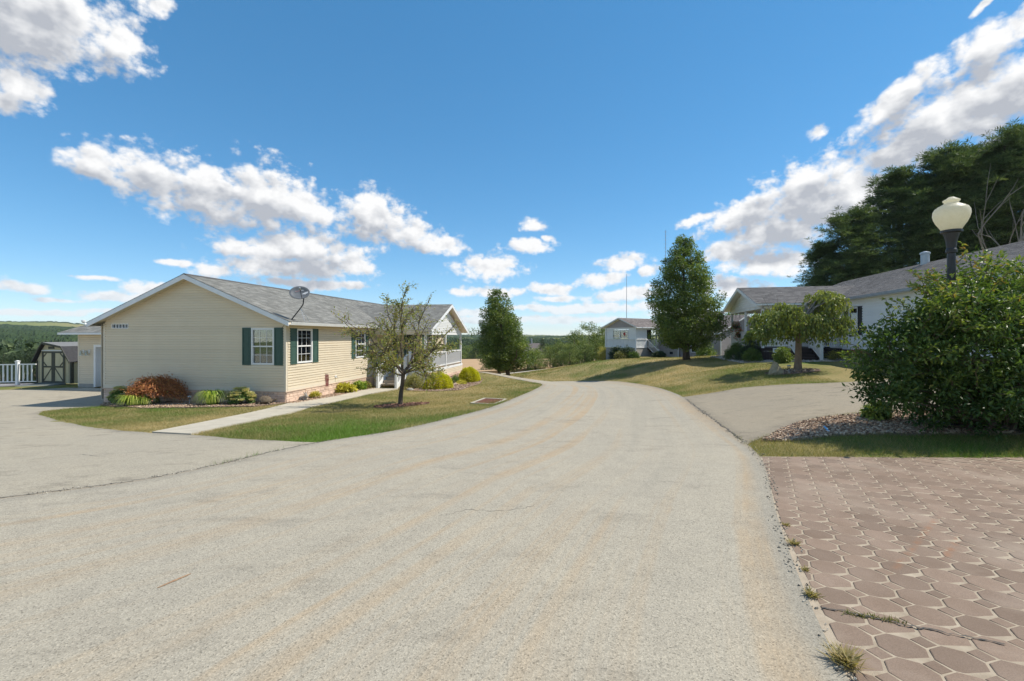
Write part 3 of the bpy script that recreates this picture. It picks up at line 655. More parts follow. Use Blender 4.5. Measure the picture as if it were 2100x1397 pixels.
def build_pavers():
    p = .230; s = p / (1 + math.sqrt(2)); g = .0076; rot = R(90 - 28.9) ; c, sn = math.cos(rot), math.sin(rot)
    a = p / 2 - g; k = s / 2 - g * .41
    octo = [(a, -k), (a, k), (k, a), (-k, a), (-a, k), (-a, -k), (-k, -a), (k, -a)]
    q = s / math.sqrt(2) - g * 1.35; dia = [(q, 0), (0, q), (-q, 0), (0, -q)]
    me8 = paver_mesh('octagon_paver', octo); me4 = paver_mesh('square_paver', dia)
    lines = []
    cc = [(1.52, 1.5), (1.665, 2.21), (2.48, 4.18), (3.76, 6.84), (12.4, 6.46), (12.4, -1.5), (1.52, -1.5)]
    ctr = np.mean(cc, 0)
    for i in range(len(cc)):
        A, B = cc[i], cc[(i + 1) % len(cc)]
        if (B[0] - A[0]) * (ctr[1] - A[1]) - (B[1] - A[1]) * (ctr[0] - A[0]) < 0: A, B = B, A
        lines.append((*A, *B))
    cand = []
    def put(name, shape, me, x, y):
        wx, wy = c * x - sn * y, sn * x + c * y; wx += 4.0; wy += 4.0
        if wx > 1.15 * wy + .45 or wy < 1.75 or wx > 8.8 or wx < 1 or wy > 7.3: return
        rp = [(c * u - sn * v + wx, sn * u + c * v + wy) for u, v in shape]
        cl = clip_poly(rp, lines)
        if not cl or area(cl) < .0009: return
        cand.append((wx * wx + wy * wy, name, me, wx, wy, cl, area(cl) > area(rp) * .995))
    R_ = range(-42, 43)
    for i in R_:
        for j in R_:
            put('octagon_paver', octo, me8, i * p, j * p)
            put('square_paver', dia, me4, (i + .5) * p, (j + .5) * p)
    cand.sort(key=lambda t: t[0]); count = {}; rest = MB()
    for (_, name, me, wx, wy, cl, whole) in cand:
        z = h1(wx, wy) + .0125 + random.uniform(-.0006, .0010); tilt = (random.gauss(0, .002), random.gauss(0, .002)); count[name] = count.get(name, 0) + 1
        if count[name] > 300:
            n = len(cl); rest.prism([(u, v, z - .02) for u, v in cl], [(u, v, z) for u, v in cl])
        elif whole: inst(name, me, base, (wx, wy, z), (tilt[0], tilt[1], rot))
        else:
            cx, cy = np.mean(cl, 0); inst(name, paver_mesh(name, [(u - cx, v - cy) for u, v in cl]), base, (cx, cy, z), (tilt[0], tilt[1], 0))
    if rest.v: tag(rest.build('farther_pavers', paver_mat, base), None, None, None, 'stuff')
build_pavers()
# tar seams where driveway and road meet, and a settlement crack through the pavers
def ribbon(name, pts, w, z, mat, label, seed=0, jag=.02):
    pts = spline(pts, 14); V = []; Fc = []
    for i, p in enumerate(pts):
        a = pts[max(i - 1, 0)]; b = pts[min(i + 1, len(pts) - 1)]; t = (b - a) / (np.hypot(*(b - a)) + 1e-9); n = np.array((-t[1], t[0]))
        q = p + n * jag * 2 * (vnoise(i * .7 + seed, seed) - .5); ww = w * (.25 + 1.1 * vnoise(i * .9 + 9, seed + 4))
        for s in (-1, 1):
            r = q + n * ww * s / 2; V.append((r[0], r[1], h1(*r) + z))
        if i: k = 2 * i; Fc.append((k - 2, k - 1, k + 1, k))
    o = np_mesh(name, V, Fc, mat); tag(o, label, None, None, 'structure'); return o
ribbon('road_seam', [tuple(p) for p in LE[26:k_join + 2:2]], .020, .017, seam_mat, 'dark cracked seam between road and left driveway', 3, .03)
ribbon('road_seam', [tuple(p) for p in RE if 8.0 < p[1] < 15.0][::2], .030, .017, seam_mat, 'dark cracked seam between road and right driveway', 5, .04)
ribbon('pad_crack', U((1686,1253),(1740,1268),(1830,1287),(1935,1306),(2060,1330)), .014, .0215, seam_mat, 'dark crack running across the near pavers', 8, .012)
def rust_patch():
    a = np.array(unproj(322,1216)); b = np.array(unproj(392,1184)); 
    V = []; Fc = []; n = np.array((-(b - a)[1], (b - a)[0])); n /= np.hypot(*n)
    for i in range(13):
        t = i / 12; p = a + (b - a) * t; w = .011 * math.sin(math.pi * min(1, t * .8 + .08)) * (.6 + .8 * random.random())
        for s in (-1, 1): q = p + n * w * s; V.append((q[0], q[1], h1(*q) + .0155))
        if i: k = 2 * i; Fc.append((k - 2, k - 1, k + 1, k))
    m = surf('rust_smear', (.36, .25, .155), (.27, .14, .075), 16, .95)
    tag(np_mesh('rust_stain', V, Fc, m), 'small rusty smear on the road surface', None, None, 'structure')
rust_patch()
#@@HOUSES
# ------------------------------------------------------------------ building blocks
def lap_course(me_cache, name, L, hgt, mat):
    """one clapboard: foot stands 16 mm proud, head tucks under the next"""
    key = (name, round(L, 3), round(hgt, 3), mat.name)
    if key not in me_cache:
        b = MB(); p = [(0, 0), (.026, 0), (.026, hgt * .64), (.003, hgt * .70), (.003, hgt), (0, hgt)]
        b.prism([(0, w, z) for w, z in p], [(L, w, z) for w, z in p]); me_cache[key] = b.mesh(name, mat)
    return me_cache[key]
_plank_cache = {}
def siding(parent, T, rotz, flip, u0, u1, z0, z1, mat, holes=(), course=.102, clip=None, name='siding_plank', joined=False):
    """clapboards from u0 to u1; T maps (u, out, z) to the frame of the house. Each board is its own piece."""
    z = z0; jb = MB(T) if joined else None
    while z < z1 - .02:
        hh = min(course, z1 - z); a, b = u0, u1
        if clip: a, b = clip(z + .01); a, b = max(a, u0), min(b, u1)
        if b - a > .03:
            segs = [(a, b)]
            for (q0, q1, y0, y1) in holes:
                if z + hh > y0 + .01 and z < y1 - .01:
                    ns = []
                    for (s, e) in segs:
                        if q1 <= s or q0 >= e: ns.append((s, e))
                        else:
                            if q0 - s > .02: ns.append((s, q0))
                            if e - q1 > .02: ns.append((q1, e))
                    segs = ns
            for (s, e) in segs:
                if joined:
                    p = [(0, 0), (.026, 0), (.026, hh * .64), (.003, hh * .70), (.003, hh), (0, hh)]
                    jb.prism([(s, w, z + y) for w, y in p], [(e, w, z + y) for w, y in p])
                else:
                    me = lap_course(_plank_cache, name, e - s, hh, mat)
                    if flip: o = inst(name, me, parent, T(e, 0, z), (0, 0, rotz))
                    else: o = inst(name, me, parent, T(s, 0, z), (0, 0, rotz))
        z += course
    if joined: return jb.build('siding', mat, parent)
def window(parent, T, u0, u1, z0, z1, frame=white_vinyl, rows=2, cols=3, blind=True, shut=None, shut_w=.38, grid=True, sides=(1, 1)):
    b = MB(T); t = .065; zm = (z0 + z1) / 2
    for a in ((u0, u0 + t, z0, z1), (u1 - t, u1, z0, z1)): b.box(a[0], a[1], -.11, .035, a[2], a[3])
    for a in ((z0, z0 + t), (z1 - t, z1)): b.box(u0 + t, u1 - t, -.11, .033, *a)
    b.box(u0 + t, u1 - t, -.045, .012, zm - .025, zm + .025)
    w = b.build('window', frame, parent)
    MB(T).box(u0 + t, u1 - t, -.112, -.105, z0 + t, z1 - t).build('recess', dark_interior, w)
    for (y0, y1, o) in ((z0 + t, zm - .025, -.034), (zm + .025, z1 - t, -.016)):
        MB(T).box(u0 + t, u1 - t, o, o + .004, y0, y1).build('pane', glass, w)
        if grid:
            m = MB(T)
            for k in range(1, cols): c = u0 + t + (u1 - u0 - 2 * t) * k / cols; m.box(c - .008, c + .008, o + .005, o + .012, y0, y1)
            for k in range(1, rows): c = y0 + (y1 - y0) * k / rows; m.box(u0 + t, u1 - t, o + .0055, o + .0115, c - .008, c + .008)
            m.build('muntin_grid', frame, w)
    if blind:
        m = MB(T); z = z0 + t + .02
        while z < z1 - t:
            m.hexa([(u0 + t + .01, -.085, z), (u1 - t - .01, -.085, z), (u1 - t - .01, -.055, z + .026), (u0 + t + .01, -.055, z + .026),
                    (u0 + t + .01, -.085, z + .003), (u1 - t - .01, -.085, z + .003), (u1 - t - .01, -.055, z + .029), (u0 + t + .01, -.055, z + .029)]); z += .034
        m.build('blind', blind_white, w)
    if shut:
        for s in (0, 1):
            if not sides[s]: continue
            a, e = (u0 - shut_w - .01, u0 - .01) if s == 0 else (u1 + .01, u1 + shut_w + .01)
            m = MB(T); y0, y1 = z0 - .02, z1 + .02; q = .055; zmid = y0 + (y1 - y0) * .52
            m.box(a, e, .0, .030, y0, y1)
            for (l, r) in ((a, a + q), (e - q, e)): m.box(l, r, .031, .045, y0, y1)
            for (l, r) in ((y0, y0 + q), (zmid - q / 2, zmid + q / 2), (y1 - q, y1)): m.box(a + q, e - q, .031, .044, l, r)
            for (l, r) in ((y0 + q, zmid - q / 2), (zmid + q / 2, y1 - q)): m.box(a + q + .03, e - q - .03, .031, .038, l + .03, r - .03)
            m.build('shutter', shut, parent)
    return w
def shingles(parent, name, e0, e1, r1, r0, mat, exposure=.145):
    """roof plane eave e0-e1, ridge r0-r1: courses of tabs, each tab a little proud of the one above"""
    e0, e1, r0, r1 = map(np.array, (e0, e1, r0, r1)); n = max(2, int(round(np.linalg.norm(r0 - e0) / exposure)))
    nr = np.cross(e1 - e0, r0 - e0); nr = nr / np.linalg.norm(nr); nr = nr if nr[2] > 0 else -nr
    V = []; Fc = []; tint = []; rr = random.Random(3)
    for k in range(n):
        a0 = e0 + (r0 - e0) * k / n; a1 = e1 + (r1 - e1) * k / n; b0 = e0 + (r0 - e0) * (k + 1) / n; b1 = e1 + (r1 - e1) * (k + 1) / n
        L = np.linalg.norm(a1 - a0); x = 0
        while x < L:
            w = min(rr.uniform(.13, .36), L - x); s, t = x / L, (x + w) / L; up = rr.uniform(.006, .013)
            p = [a0 + (a1 - a0) * s, a0 + (a1 - a0) * t, b0 + (b1 - b0) * t, b0 + (b1 - b0) * s]; i = len(V)
            V += [p[0], p[1], p[0] + nr * up, p[1] + nr * up, p[2] + nr * .001, p[3] + nr * .001]
            Fc += [(i, i + 1, i + 3, i + 2), (i + 2, i + 3, i + 4, i + 5)]; tint += [rr.random()] * 6; x += w + 1e-6
    return np_mesh(name, V, Fc, mat, parent, {'tint': tint})
def stones(parent, T, u0, u1, z0, z1, mat, mmat, rotz, flip, zslope=None, rows=None, proud=.03):
    """a skirting of rough stone blocks; every block its own piece"""
    sk = MB(T).box(u0, u1, -.06, .0, z0, z1).build('stone_skirt', mmat, parent)
    vs = []
    for k in range(6):
        rr = random.Random(k + 40); b = MB(); j = lambda a: rr.uniform(-a, a)
        ring = lambda y, i: [(i + j(.012), y + j(.05), i * .8 + j(.02)), (1 - i + j(.012), y + j(.05), i * .8 + j(.02)), (1 - i + j(.012), y + j(.05), 1 - i * .8 + j(.02)), (i + j(.012), y + j(.05), 1 - i * .8 + j(.02))]
        b.prism(ring(0, 0), ring(.75, .0)); me = None
        A, B = ring(.7, .0), ring(1.0, .06); b.prism(A, B); vs.append(b.mesh('stone', mat))
    rr = random.Random(int(u1 * 100)); z = z0
    while z < z1 - .03:
        hh = min(rr.choice((.085, .105, .13, .15)), z1 - z); 
        if z1 - z - hh < .05: hh = z1 - z
        u = u0
        while u < u1 - .03:
            w = min(rr.uniform(.14, .46), u1 - u)
            if u1 - u - w < .08: w = u1 - u
            o = inst('stone', rr.choice(vs), sk, T(u + w - .006 if flip else u + .006, 0, z + .005), (0, 0, rotz), (w - .012, proud * rr.uniform(.75, 1.2), hh - .010)); u += w
        z += hh
    return sk
def railing(parent, name, p0, p1, mat, hgt=.92, gap=.115, post=None, low=.09):
    """top and bottom rail and single balusters between two points of the frame of the parent"""
    p0, p1 = Vector(p0), Vector(p1); d = p1 - p0; hd = Vector((d.x, d.y, 0)).length; n = max(1, int(hd / gap))
    side = Vector((-d.y, d.x, 0)).normalized()
    def bar(z, w, t):
        b = MB(); s = side * w / 2
        b.hexa([p0 - s + Vector((0, 0, z)), p1 - s + Vector((0, 0, z)), p1 + s + Vector((0, 0, z)), p0 + s + Vector((0, 0, z)),
                p0 - s + Vector((0, 0, z + t)), p1 - s + Vector((0, 0, z + t)), p1 + s + Vector((0, 0, z + t)), p0 + s + Vector((0, 0, z + t))])
        return b.build('rail', mat, parent)
    bar(hgt - .06, .075, .06); bar(low, .05, .05)
    me = MB().box(-.017, .017, -.017, .017, 0, hgt - .06 - low - .05 + .03).mesh('baluster', mat)
    a = math.atan2(d.y, d.x)
    for k in range(1, n):
        q = p0 + d * (k / n); inst('baluster', me, parent, (q.x, q.y, q.z + low + .04), (0, 0, a))
def post(parent, x, y, z0, z1, mat, w=.1, cap=True, name='post'):
    b = MB().box(x - w / 2, x + w / 2, y - w / 2, y + w / 2, z0, z1)
    if cap: b.box(x - w * .65, x + w * .65, y - w * .65, y + w * .65, z1, z1 + .025).prism([(x - w * .6, y - w * .6, z1 + .026), (x + w * .6, y - w * .6, z1 + .026), (x + w * .6, y + w * .6, z1 + .026), (x - w * .6, y + w * .6, z1 + .026)], [(x - .01, y - .01, z1 + .06), (x + .01, y - .01, z1 + .06), (x + .01, y + .01, z1 + .06), (x - .01, y + .01, z1 + .06)])
    return b.build(name, mat, parent)

# ------------------------------------------------------------------ beige house
def beige_house():
    H = thing('ranch_house', 'long beige ranch house with grey roof, green shutters and stone skirting', 'house', (HC[0], HC[1], HB), house_rot)
    Wd, Ln = 8.3, 19.5; SK, WT = .47, 3.12; RZ, EZ, OV = 5.05, 3.18, .38
    Tg = lambda u, w, z: (-u, -w, z); Tf = lambda u, w, z: (w, u, z); Tl = lambda u, w, z: (-Wd - w, u, z)
    sl = (RZ - EZ) / (Wd / 2 + OV)
    gw = (.482, 1.468, 1.50, 2.92); vent = (7.10, 7.91, 2.92, 3.12)
    # gable wall
    wall = MB(); wall.add([(-Wd, .14, SK), (0, .14, SK), (0, .14, WT - .02), (-Wd / 2, .14, RZ - .2), (-Wd, .14, WT - .02)], [(0, 1, 2, 3, 4)])
    gwall = wall.build('gable_wall', beige_trim, H)
    clip = lambda z: (max(.07, (z - .01 - EZ + .13) / sl - OV), min(Wd - .07, Wd - (z - .01 - EZ + .13) / sl + OV))
    siding(gwall, Tg, math.pi, False, 0.07, Wd - .07, SK + .1, RZ - .16, beige_vinyl, [gw, vent], clip=clip)
    b = MB(Tg); b.box(0.07, Wd - .07, 0, .03, SK, SK + .10); b.build('base_trim', beige_trim, gwall)
    for u in (0, Wd): MB(Tg).box(*( (-.02, .075) if u == 0 else (Wd - .075, Wd + .02)), -.075, .024, SK, WT + .02).build('corner_board', beige_trim, H)
    window(H, Tg, *gw, shut=shutter_green, shut_w=.375)
    v = MB(Tg); a = vent
    v.box(a[0], a[1], -.05, .03, a[2], a[2] + .03).box(a[0], a[1], -.05, .03, a[3] - .03, a[3]).box(a[0], a[0] + .03, -.05, .029, a[2] + .03, a[3] - .03).box(a[1] - .03, a[1], -.05, .029, a[2] + .03, a[3] - .03)
    v = v.build('gable_vent', white_vinyl, H)
    MB(Tg).box(a[0] + .03, a[1] - .03, -.05, -.045, a[2] + .03, a[3] - .03).build('recess', dish_grey, v)
    for k in range(1, 5):
        u = a[0] + .03 + (a[1] - a[0] - .06) * k / 5; MB(Tg).box(u - .012, u + .012, -.044, .012, a[2] + .03, a[3] - .03).build('vane', white_vinyl, v)
    # front wall
    W1 = (.643, 1.684, 1.52, 2.90); W2 = (5.30, 6.33, 1.52, 2.90); W3 = (15.0, 16.9, 1.45, 2.90); DR = (9.6, 10.55, .78, 2.85); W4 = (11.8, 13.2, 1.4, 2.85)
    fwall = MB(Tf).box(0, Ln, -.16, -.14, SK, WT).build('front_wall', beige_trim, H)
    siding(fwall, Tf, -math.pi / 2, True, .08, Ln - .08, SK + .1, WT - .02, beige_vinyl, [W1, W2, W3, DR, W4])
    for o in fwall.children:
        pass
    MB(Tf).box(.08, Ln, 0, .03, SK, SK + .10).build('base_trim', beige_trim, fwall)
    window(H, Tf, *W1, shut=shutter_green, shut_w=.40); window(H, Tf, *W2, shut=shutter_green, shut_w=.38); window(H, Tf, *W3, shut=shutter_green, cols=4); window(H, Tf, *W4, shut=shutter_green, cols=4)
    d = MB(Tf).box(DR[0], DR[1], -.1, .03, DR[2], DR[2] + .02).box(DR[0], DR[0] + .09, -.1, .032, DR[2], DR[3]).box(DR[1] - .09, DR[1], -.1, .032, DR[2], DR[3]).box(DR[0], DR[1], -.1, .031, DR[3] - .09, DR[3]).build('door', white_vinyl, H)
    MB(Tf).box(DR[0] + .09, DR[1] - .09, -.06, -.02, DR[2] + .02, DR[3] - .09).build('door_leaf', shutter_green, d)
    MB(Tf).box(DR[0] + .25, DR[1] - .25, -.019, -.012, DR[2] + 1.0, DR[3] - .25).build('pane', glass, d)
    MB(Tf).lathe([(.02, 0), (.03, .02), (.02, .05)], (DR[0] + .16, .02, DR[2] + .95), 8).build('handle', galv, d)
    MB().box(-Wd - .16, -Wd - .14, 0, Ln, 0, WT).box(-Wd, 0, Ln - .02, Ln, 0, WT).build('rear_wall', beige_trim, H)
    siding(H, Tl, math.pi / 2, False, .08, 4.0, SK + .1, WT - .02, beige_vinyl, joined=True)
    # skirting
    stones(H, Tg, 0, Wd, -.15, SK, stone_pink, mortar, math.pi, False); stones(H, Tf, 0, 7.3, -.12, SK, stone_pink, mortar, -math.pi / 2, True)
    for p in (MB(Tg).box(-.045, Wd + .03, 0, .05, SK - .03, SK + .003), MB(Tf).box(0, 7.3, 0, .05, SK - .03, SK + .003)): p.build('skirt_cap', mortar, H)
    vt = MB(Tf).box(3.95, 4.35, -.01, .045, .20, .38).build('skirt_vent', dark_metal, H)
    for k in range(4): MB(Tf).box(3.98, 4.32, .046, .056, .22 + .04 * k, .235 + .04 * k).build('slat', dark_metal, vt)
    fb = MB(Tf).box(3.42, 3.52, .016, .05, .70, .82).build('hose_bib', white_vinyl, H); MB(Tf).tube([(3.47, .05, .75), (3.47, .13, .74), (3.47, .14, .69)], .014, 6).build('spout', galv, fb)
    # roof
    c = -Wd / 2; y0, y1 = -.36, Ln + .36
    dk = MB()
    for s in (-1, 1):
        ex = c + s * (Wd / 2 + OV)
        dk.hexa([(ex, y0, EZ - .13), (c, y0, RZ - .13), (c, y1, RZ - .13), (ex, y1, EZ - .13), (ex, y0, EZ - .012), (c, y0, RZ - .012), (c, y1, RZ - .012), (ex, y1, EZ - .012)])
    rf = dk.build('roof', beige_trim, H)
    for s in (-1, 1):
        ex = c + s * (Wd / 2 + OV + .03); ez = EZ - .012
        shingles(rf, 'shingle_courses', (ex, y0 - .02, ez), (ex, y1, ez), (c, y1, RZ), (c, y0 - .02, RZ), shingle_grey)
        xe = c + s * (Wd / 2 + OV)
        MB().hexa([(xe, y0 - .025, EZ - .20), (c, y0 - .025, RZ - .20), (c, y0 - .001, RZ - .20), (xe, y0 - .001, EZ - .20), (xe, y0 - .025, EZ - .02), (c, y0 - .025, RZ - .02), (c, y0 - .001, RZ - .02), (xe, y0 - .001, EZ - .02)]).build('rake_board', fascia_white, rf)
    MB().hexa([(c - .14, y0, RZ - .04), (c + .14, y0, RZ - .04), (c + .14, y1, RZ - .04), (c - .14, y1, RZ - .04), (c - .01, y0, RZ + .025), (c + .01, y0, RZ + .025), (c + .01, y1, RZ + .025), (c - .01, y1, RZ + .025)]).build('ridge_cap', shingle_dark, rf)
    # gutters and soffits
    for s in (-1, 1):
        ex = c + s * (Wd / 2 + OV); yy0 = y0
        yy1 = 7.1 if s > 0 else y1
        a = sorted((ex + s * .001, ex + s * .13)); p = [(ex + s * .002, EZ - .15), (ex + s * .09, EZ - .15), (ex + s * .13, EZ - .04), (ex + s * .115, EZ - .035), (ex + s * .08, EZ - .13), (ex + s * .002, EZ - .13)]
        MB().prism([(x, yy0, z) for x, z in p], [(x, yy1, z) for x, z in p]).build('gutter', white_vinyl, H)
        w = c + s * Wd / 2; a = sorted((w, ex)); MB().box(a[0], a[1], yy0 + .05, y1 - .05, EZ - .165, EZ - .15).build('soffit', beige_trim, H)
    # porch: gable roof on posts, deck, rail, steps
    PX, PY0, PY1 = 3.02, 7.3, 14.25; PR, PE = 4.55, 2.95; pm = (PY0 + PY1) / 2
    P = MB()
    for s in (-1, 1):
        ye = pm + s * ((PY1 - PY0) / 2 + .3)
        P.hexa([(PX + .35, ye, PE - .12), (.0, ye, PE - .12), (-2.2, pm, PR - .12), (PX + .35, pm, PR - .12), (PX + .35, ye, PE - .012), (.0, ye, PE - .012), (-2.2, pm, PR - .012), (PX + .35, pm, PR - .012)])
    pr = P.build('porch_roof', beige_trim, H)
    for s in (-1, 1):
        ye = pm + s * ((PY1 - PY0) / 2 + .33)
        shingles(pr, 'shingle_courses', (PX + .37, ye, PE - .012), (-.1, ye, PE - .012), (-3.1, pm, PR), (PX + .37, pm, PR), shingle_grey)
        yq = pm + s * ((PY1 - PY0) / 2 + .3); x0, x1 = PX + .352, PX + .378
        MB().hexa([(x0, yq, PE - .19), (x0, pm, PR - .19), (x1, pm, PR - .19), (x1, yq, PE - .19), (x0, yq, PE - .02), (x0, pm, PR - .02), (x1, pm, PR - .02), (x1, yq, PE - .02)]).build('rake_board', fascia_white, pr)
    psl = (PR - PE) / ((PY1 - PY0) / 2 + .3)
    Tp = lambda u, w, z: (PX - .02 + w, u, z)
    gp = MB(Tp).box(PY0 + .05, PY1 - .05, -.06, .0, PE - .25, PE - .08).build('porch_beam', white_vinyl, H)
    siding(gp, Tp, -math.pi / 2, True, PY0, PY1, PE - .08, PR - .25, white_vinyl, clip=lambda z: (PY0 + (z - PE + .2) / psl, PY1 - (z - PE + .2) / psl))
    MB().add([(PX - .08, PY0, PE - .1), (PX - .08, PY1, PE - .1), (PX - .08, pm, PR - .22)], [(0, 1, 2)]).build('gable_backing', beige_trim, gp)
    MB().box(.02, PX - .1, PY0 + .05, PY0 + .11, PE - .25, PE - .1).box(.02, PX - .1, PY1 - .11, PY1 - .05, PE - .25, PE - .1).box(.02, PX - .1, PY0 + .12, PY1 - .12, PE - .1, PE - .085).build('porch_ceiling', white_vinyl, H)
    DZ = .78
    dk = MB().box(.04, PX, PY0, PY1, DZ - .14, DZ - .03).build('deck', beige_trim, H)
    n = 22; me = MB().box(0, (PX - .04) / n - .008, 0, PY1 - PY0 + .06, 0, .028).mesh('deck_board', deck_tan)
    for k in range(n): inst('deck_board', me, dk, (.05 + k * (PX - .02) / n, PY0 - .03, DZ - .028))
    for (x, y) in ((PX - .08, PY0 + .08), (PX - .08, pm), (PX - .08, PY1 - .08), (2.05, PY0 + .08)):
        post(H, x, y, DZ, PE - .25 if x > 2.1 else DZ + 1.0, white_vinyl, .11, x < 2.1, 'porch_post' if x > 2.1 else 'newel_post')
    railing(H, 'porch', (PX - .08, PY0 + .14, DZ), (PX - .08, pm - .06, DZ), white_vinyl); railing(H, 'porch', (PX - .08, pm + .06, DZ), (PX - .08, PY1 - .14, DZ), white_vinyl)
    railing(H, 'porch', (2.11, PY0 + .08, DZ), (PX - .14, PY0 + .08, DZ), white_vinyl); railing(H, 'porch', (.06, PY1 - .08, DZ), (PX - .14, PY1 - .08, DZ), white_vinyl); railing(H, 'porch', (.06, PY0 + .08, DZ), (.88, PY0 + .08, DZ), white_vinyl)
    Tq = lambda u, w, z: (PX + w, u, z); Tn = lambda u, w, z: (u, PY0 - w, z)
    MB(Tq).box(PY0, PY1, .0, .03, DZ - .14, DZ - .0).build('deck_fascia', white_vinyl, H)
    siding(H, Tq, math.pi / 2, False, PY0 + .02, PY1 - .02, .33, DZ - .14, beige_vinyl, joined=True)
    stones(H, Tq, PY0, PY1, -.2, .33, stone_pink, mortar, -math.pi / 2, True); MB(Tn).box(.05, PX + .02, .0, .02, -.15, DZ - .14).build('deck_apron', beige_trim, H)
    MB(Tn).box(.05, PX + .03, .021, .04, DZ - .14, DZ - .0).build('deck_fascia', white_vinyl, H)
    sx0, sx1 = .95, 1.95; nst = 5; rise = DZ / nst; run = .29
    for k in range(nst):
        zt = DZ - (k + 1) * rise + .0; ya = PY0 - .045 - (k + 1) * run
        if zt < .02: break
        MB().box(sx0 + .06, sx1 - .06, ya - .02, ya + run, zt - .03, zt + .008).build('tread', deck_tan, H); MB().box(sx0 + .07, sx1 - .07, ya + run - .015, ya + run, zt + .01, zt + rise - .032).build('riser', deck_tan, H)
    yb = PY0 - .045 - nst * run
    for x in (sx0, sx1):
        MB().hexa([(x - .03, PY0 - .05, DZ - .30), (x + .03, PY0 - .05, DZ - .30), (x + .03, yb, -.1), (x - .03, yb, -.1), (x - .03, PY0 - .05, DZ - .02), (x + .03, PY0 - .05, DZ - .02), (x + .03, yb, .12), (x - .03, yb, .12)]).build('stringer', white_vinyl, H)
        post(H, x, yb, -.1, .98, white_vinyl, .11, name='newel_post')
        railing(H, 'stair', (x, yb + .05, .02), (x, PY0 - .03, DZ), white_vinyl, .9, .115)
    post(H, sx0, PY0 + .08, DZ, DZ + 1.0, white_vinyl, .11, name='newel_post')
    # garage wing at the back left
    GX0, GX1, GY, GD, GE = -15.0, -8.46, 4.1, 6.6, 2.72
    Tw = lambda u, w, z: (u, GY - w, z)
    gd = (-14.02, -8.5, .0, 2.16)
    gw_ = MB(Tw).box(GX0, gd[0], -.16, -.14, -.1, GE).box(gd[0], GX1, -.16, -.14, gd[3], GE).build('garage_wall', beige_trim, H)
    siding(gw_, Tw, math.pi, True, GX0 + .06, GX1, .12, GE - .02, beige_vinyl, [gd])
    MB(Tw).box(GX0, gd[0], -.14, .02, -.15, .12).build('garage_plinth', block_grey, H)
    MB().box(GX0 + .001, GX0 + .15, GY, GY + GD, -.15, GE).build('garage_side_wall', beige_vinyl, H); MB(Tw).box(GX0 - .02, GX0 + .06, -.08, .022, .0, GE).build('corner_board', beige_trim, H)
    g = MB(Tw).box(gd[0], gd[0] + .12, -.3, .03, -.05, gd[3]).box(gd[0] + .12, GX1, -.3, .028, gd[3] - .12, gd[3]).build('garage_door', white_vinyl, H)
    for k in range(4): MB(Tw).box(gd[0] + .50, GX1, -.28, -.24, .45 + k * .4, .84 + k * .4).build('door_panel', fascia_white, g)
    MB(Tw).box(gd[0] + .12, gd[0] + .49, -.29, -.27, -.02, gd[3] - .12).build('jamb_panel', fascia_white, g)
    MB(Tw).box(gd[0] + .4, GX1, -.60, -.55, -.1, gd[3] - .05).build('dark_inside', dark_interior, g)
    for u in (gd[0] - .28, gd[0] - .62):
        l = MB(Tw).box(u - .05, u + .05, .018, .04, 1.72, 1.88).tube([(u, .04, 1.8), (u, .14, 1.86)], .012, 6).build('wall_lamp', white_vinyl, H)
        MB(Tw).prism([(u - .06, .09, 1.60), (u + .06, .09, 1.60), (u + .06, .20, 1.60), (u - .06, .20, 1.60)], [(u - .03, .11, 1.86), (u + .03, .11, 1.86), (u + .03, .18, 1.86), (u - .03, .18, 1.86)]).build('lantern', glass, l)
    gm = GY + GD / 2; gr = GE + 1.35; xo = GX0 - .55
    q = MB().hexa([(xo, GY - .45, GE - .02), (GX1 + .1, GY - .45, GE - .02), (GX1 + .1, gm, gr - .14), (xo, gm, gr - .14), (xo, GY - .45, GE + .09), (GX1 + .1, GY - .45, GE + .09), (GX1 + .1, gm, gr - .01), (xo, gm, gr - .01)])
    q.hexa([(xo, gm, gr - .14), (GX1 + .1, gm, gr - .14), (GX1 + .1, GY + GD + .45, GE - .02), (xo, GY + GD + .45, GE - .02), (xo, gm, gr - .01), (GX1 + .1, gm, gr - .01), (GX1 + .1, GY + GD + .45, GE + .09), (xo, GY + GD + .45, GE + .09)])
    gr_o = q.build('garage_roof', beige_trim, H)
    shingles(gr_o, 'shingle_courses', (xo - .02, GY - .48, GE + .09), (GX1 + .12, GY - .48, GE + .09), (GX1 + .12, gm, gr), (xo - .02, gm, gr), shingle_grey)
    shingles(gr_o, 'shingle_courses', (xo - .02, GY + GD + .48, GE + .09), (GX1 + .12, GY + GD + .48, GE + .09), (GX1 + .12, gm, gr), (xo - .02, gm, gr), shingle_grey)
    MB().box(xo, GX1 + .02, GY - .58, GY - .455, GE - .03, GE + .075).build('gutter', white_vinyl, H)
    fl = MB().tube([(-Wd - OV - .02, -.2, EZ - .04), (-Wd - OV - .2, -.28, EZ + .02)], .02, 6).build('flood_light', white_vinyl, H)
    MB().lathe([(.03, 0), (.07, .06), (.075, .12), (.02, .13)], (-Wd - OV - .26, -.3, EZ - .04), 10).build('lamp_head', white_vinyl, fl)
    return H
beige_house()

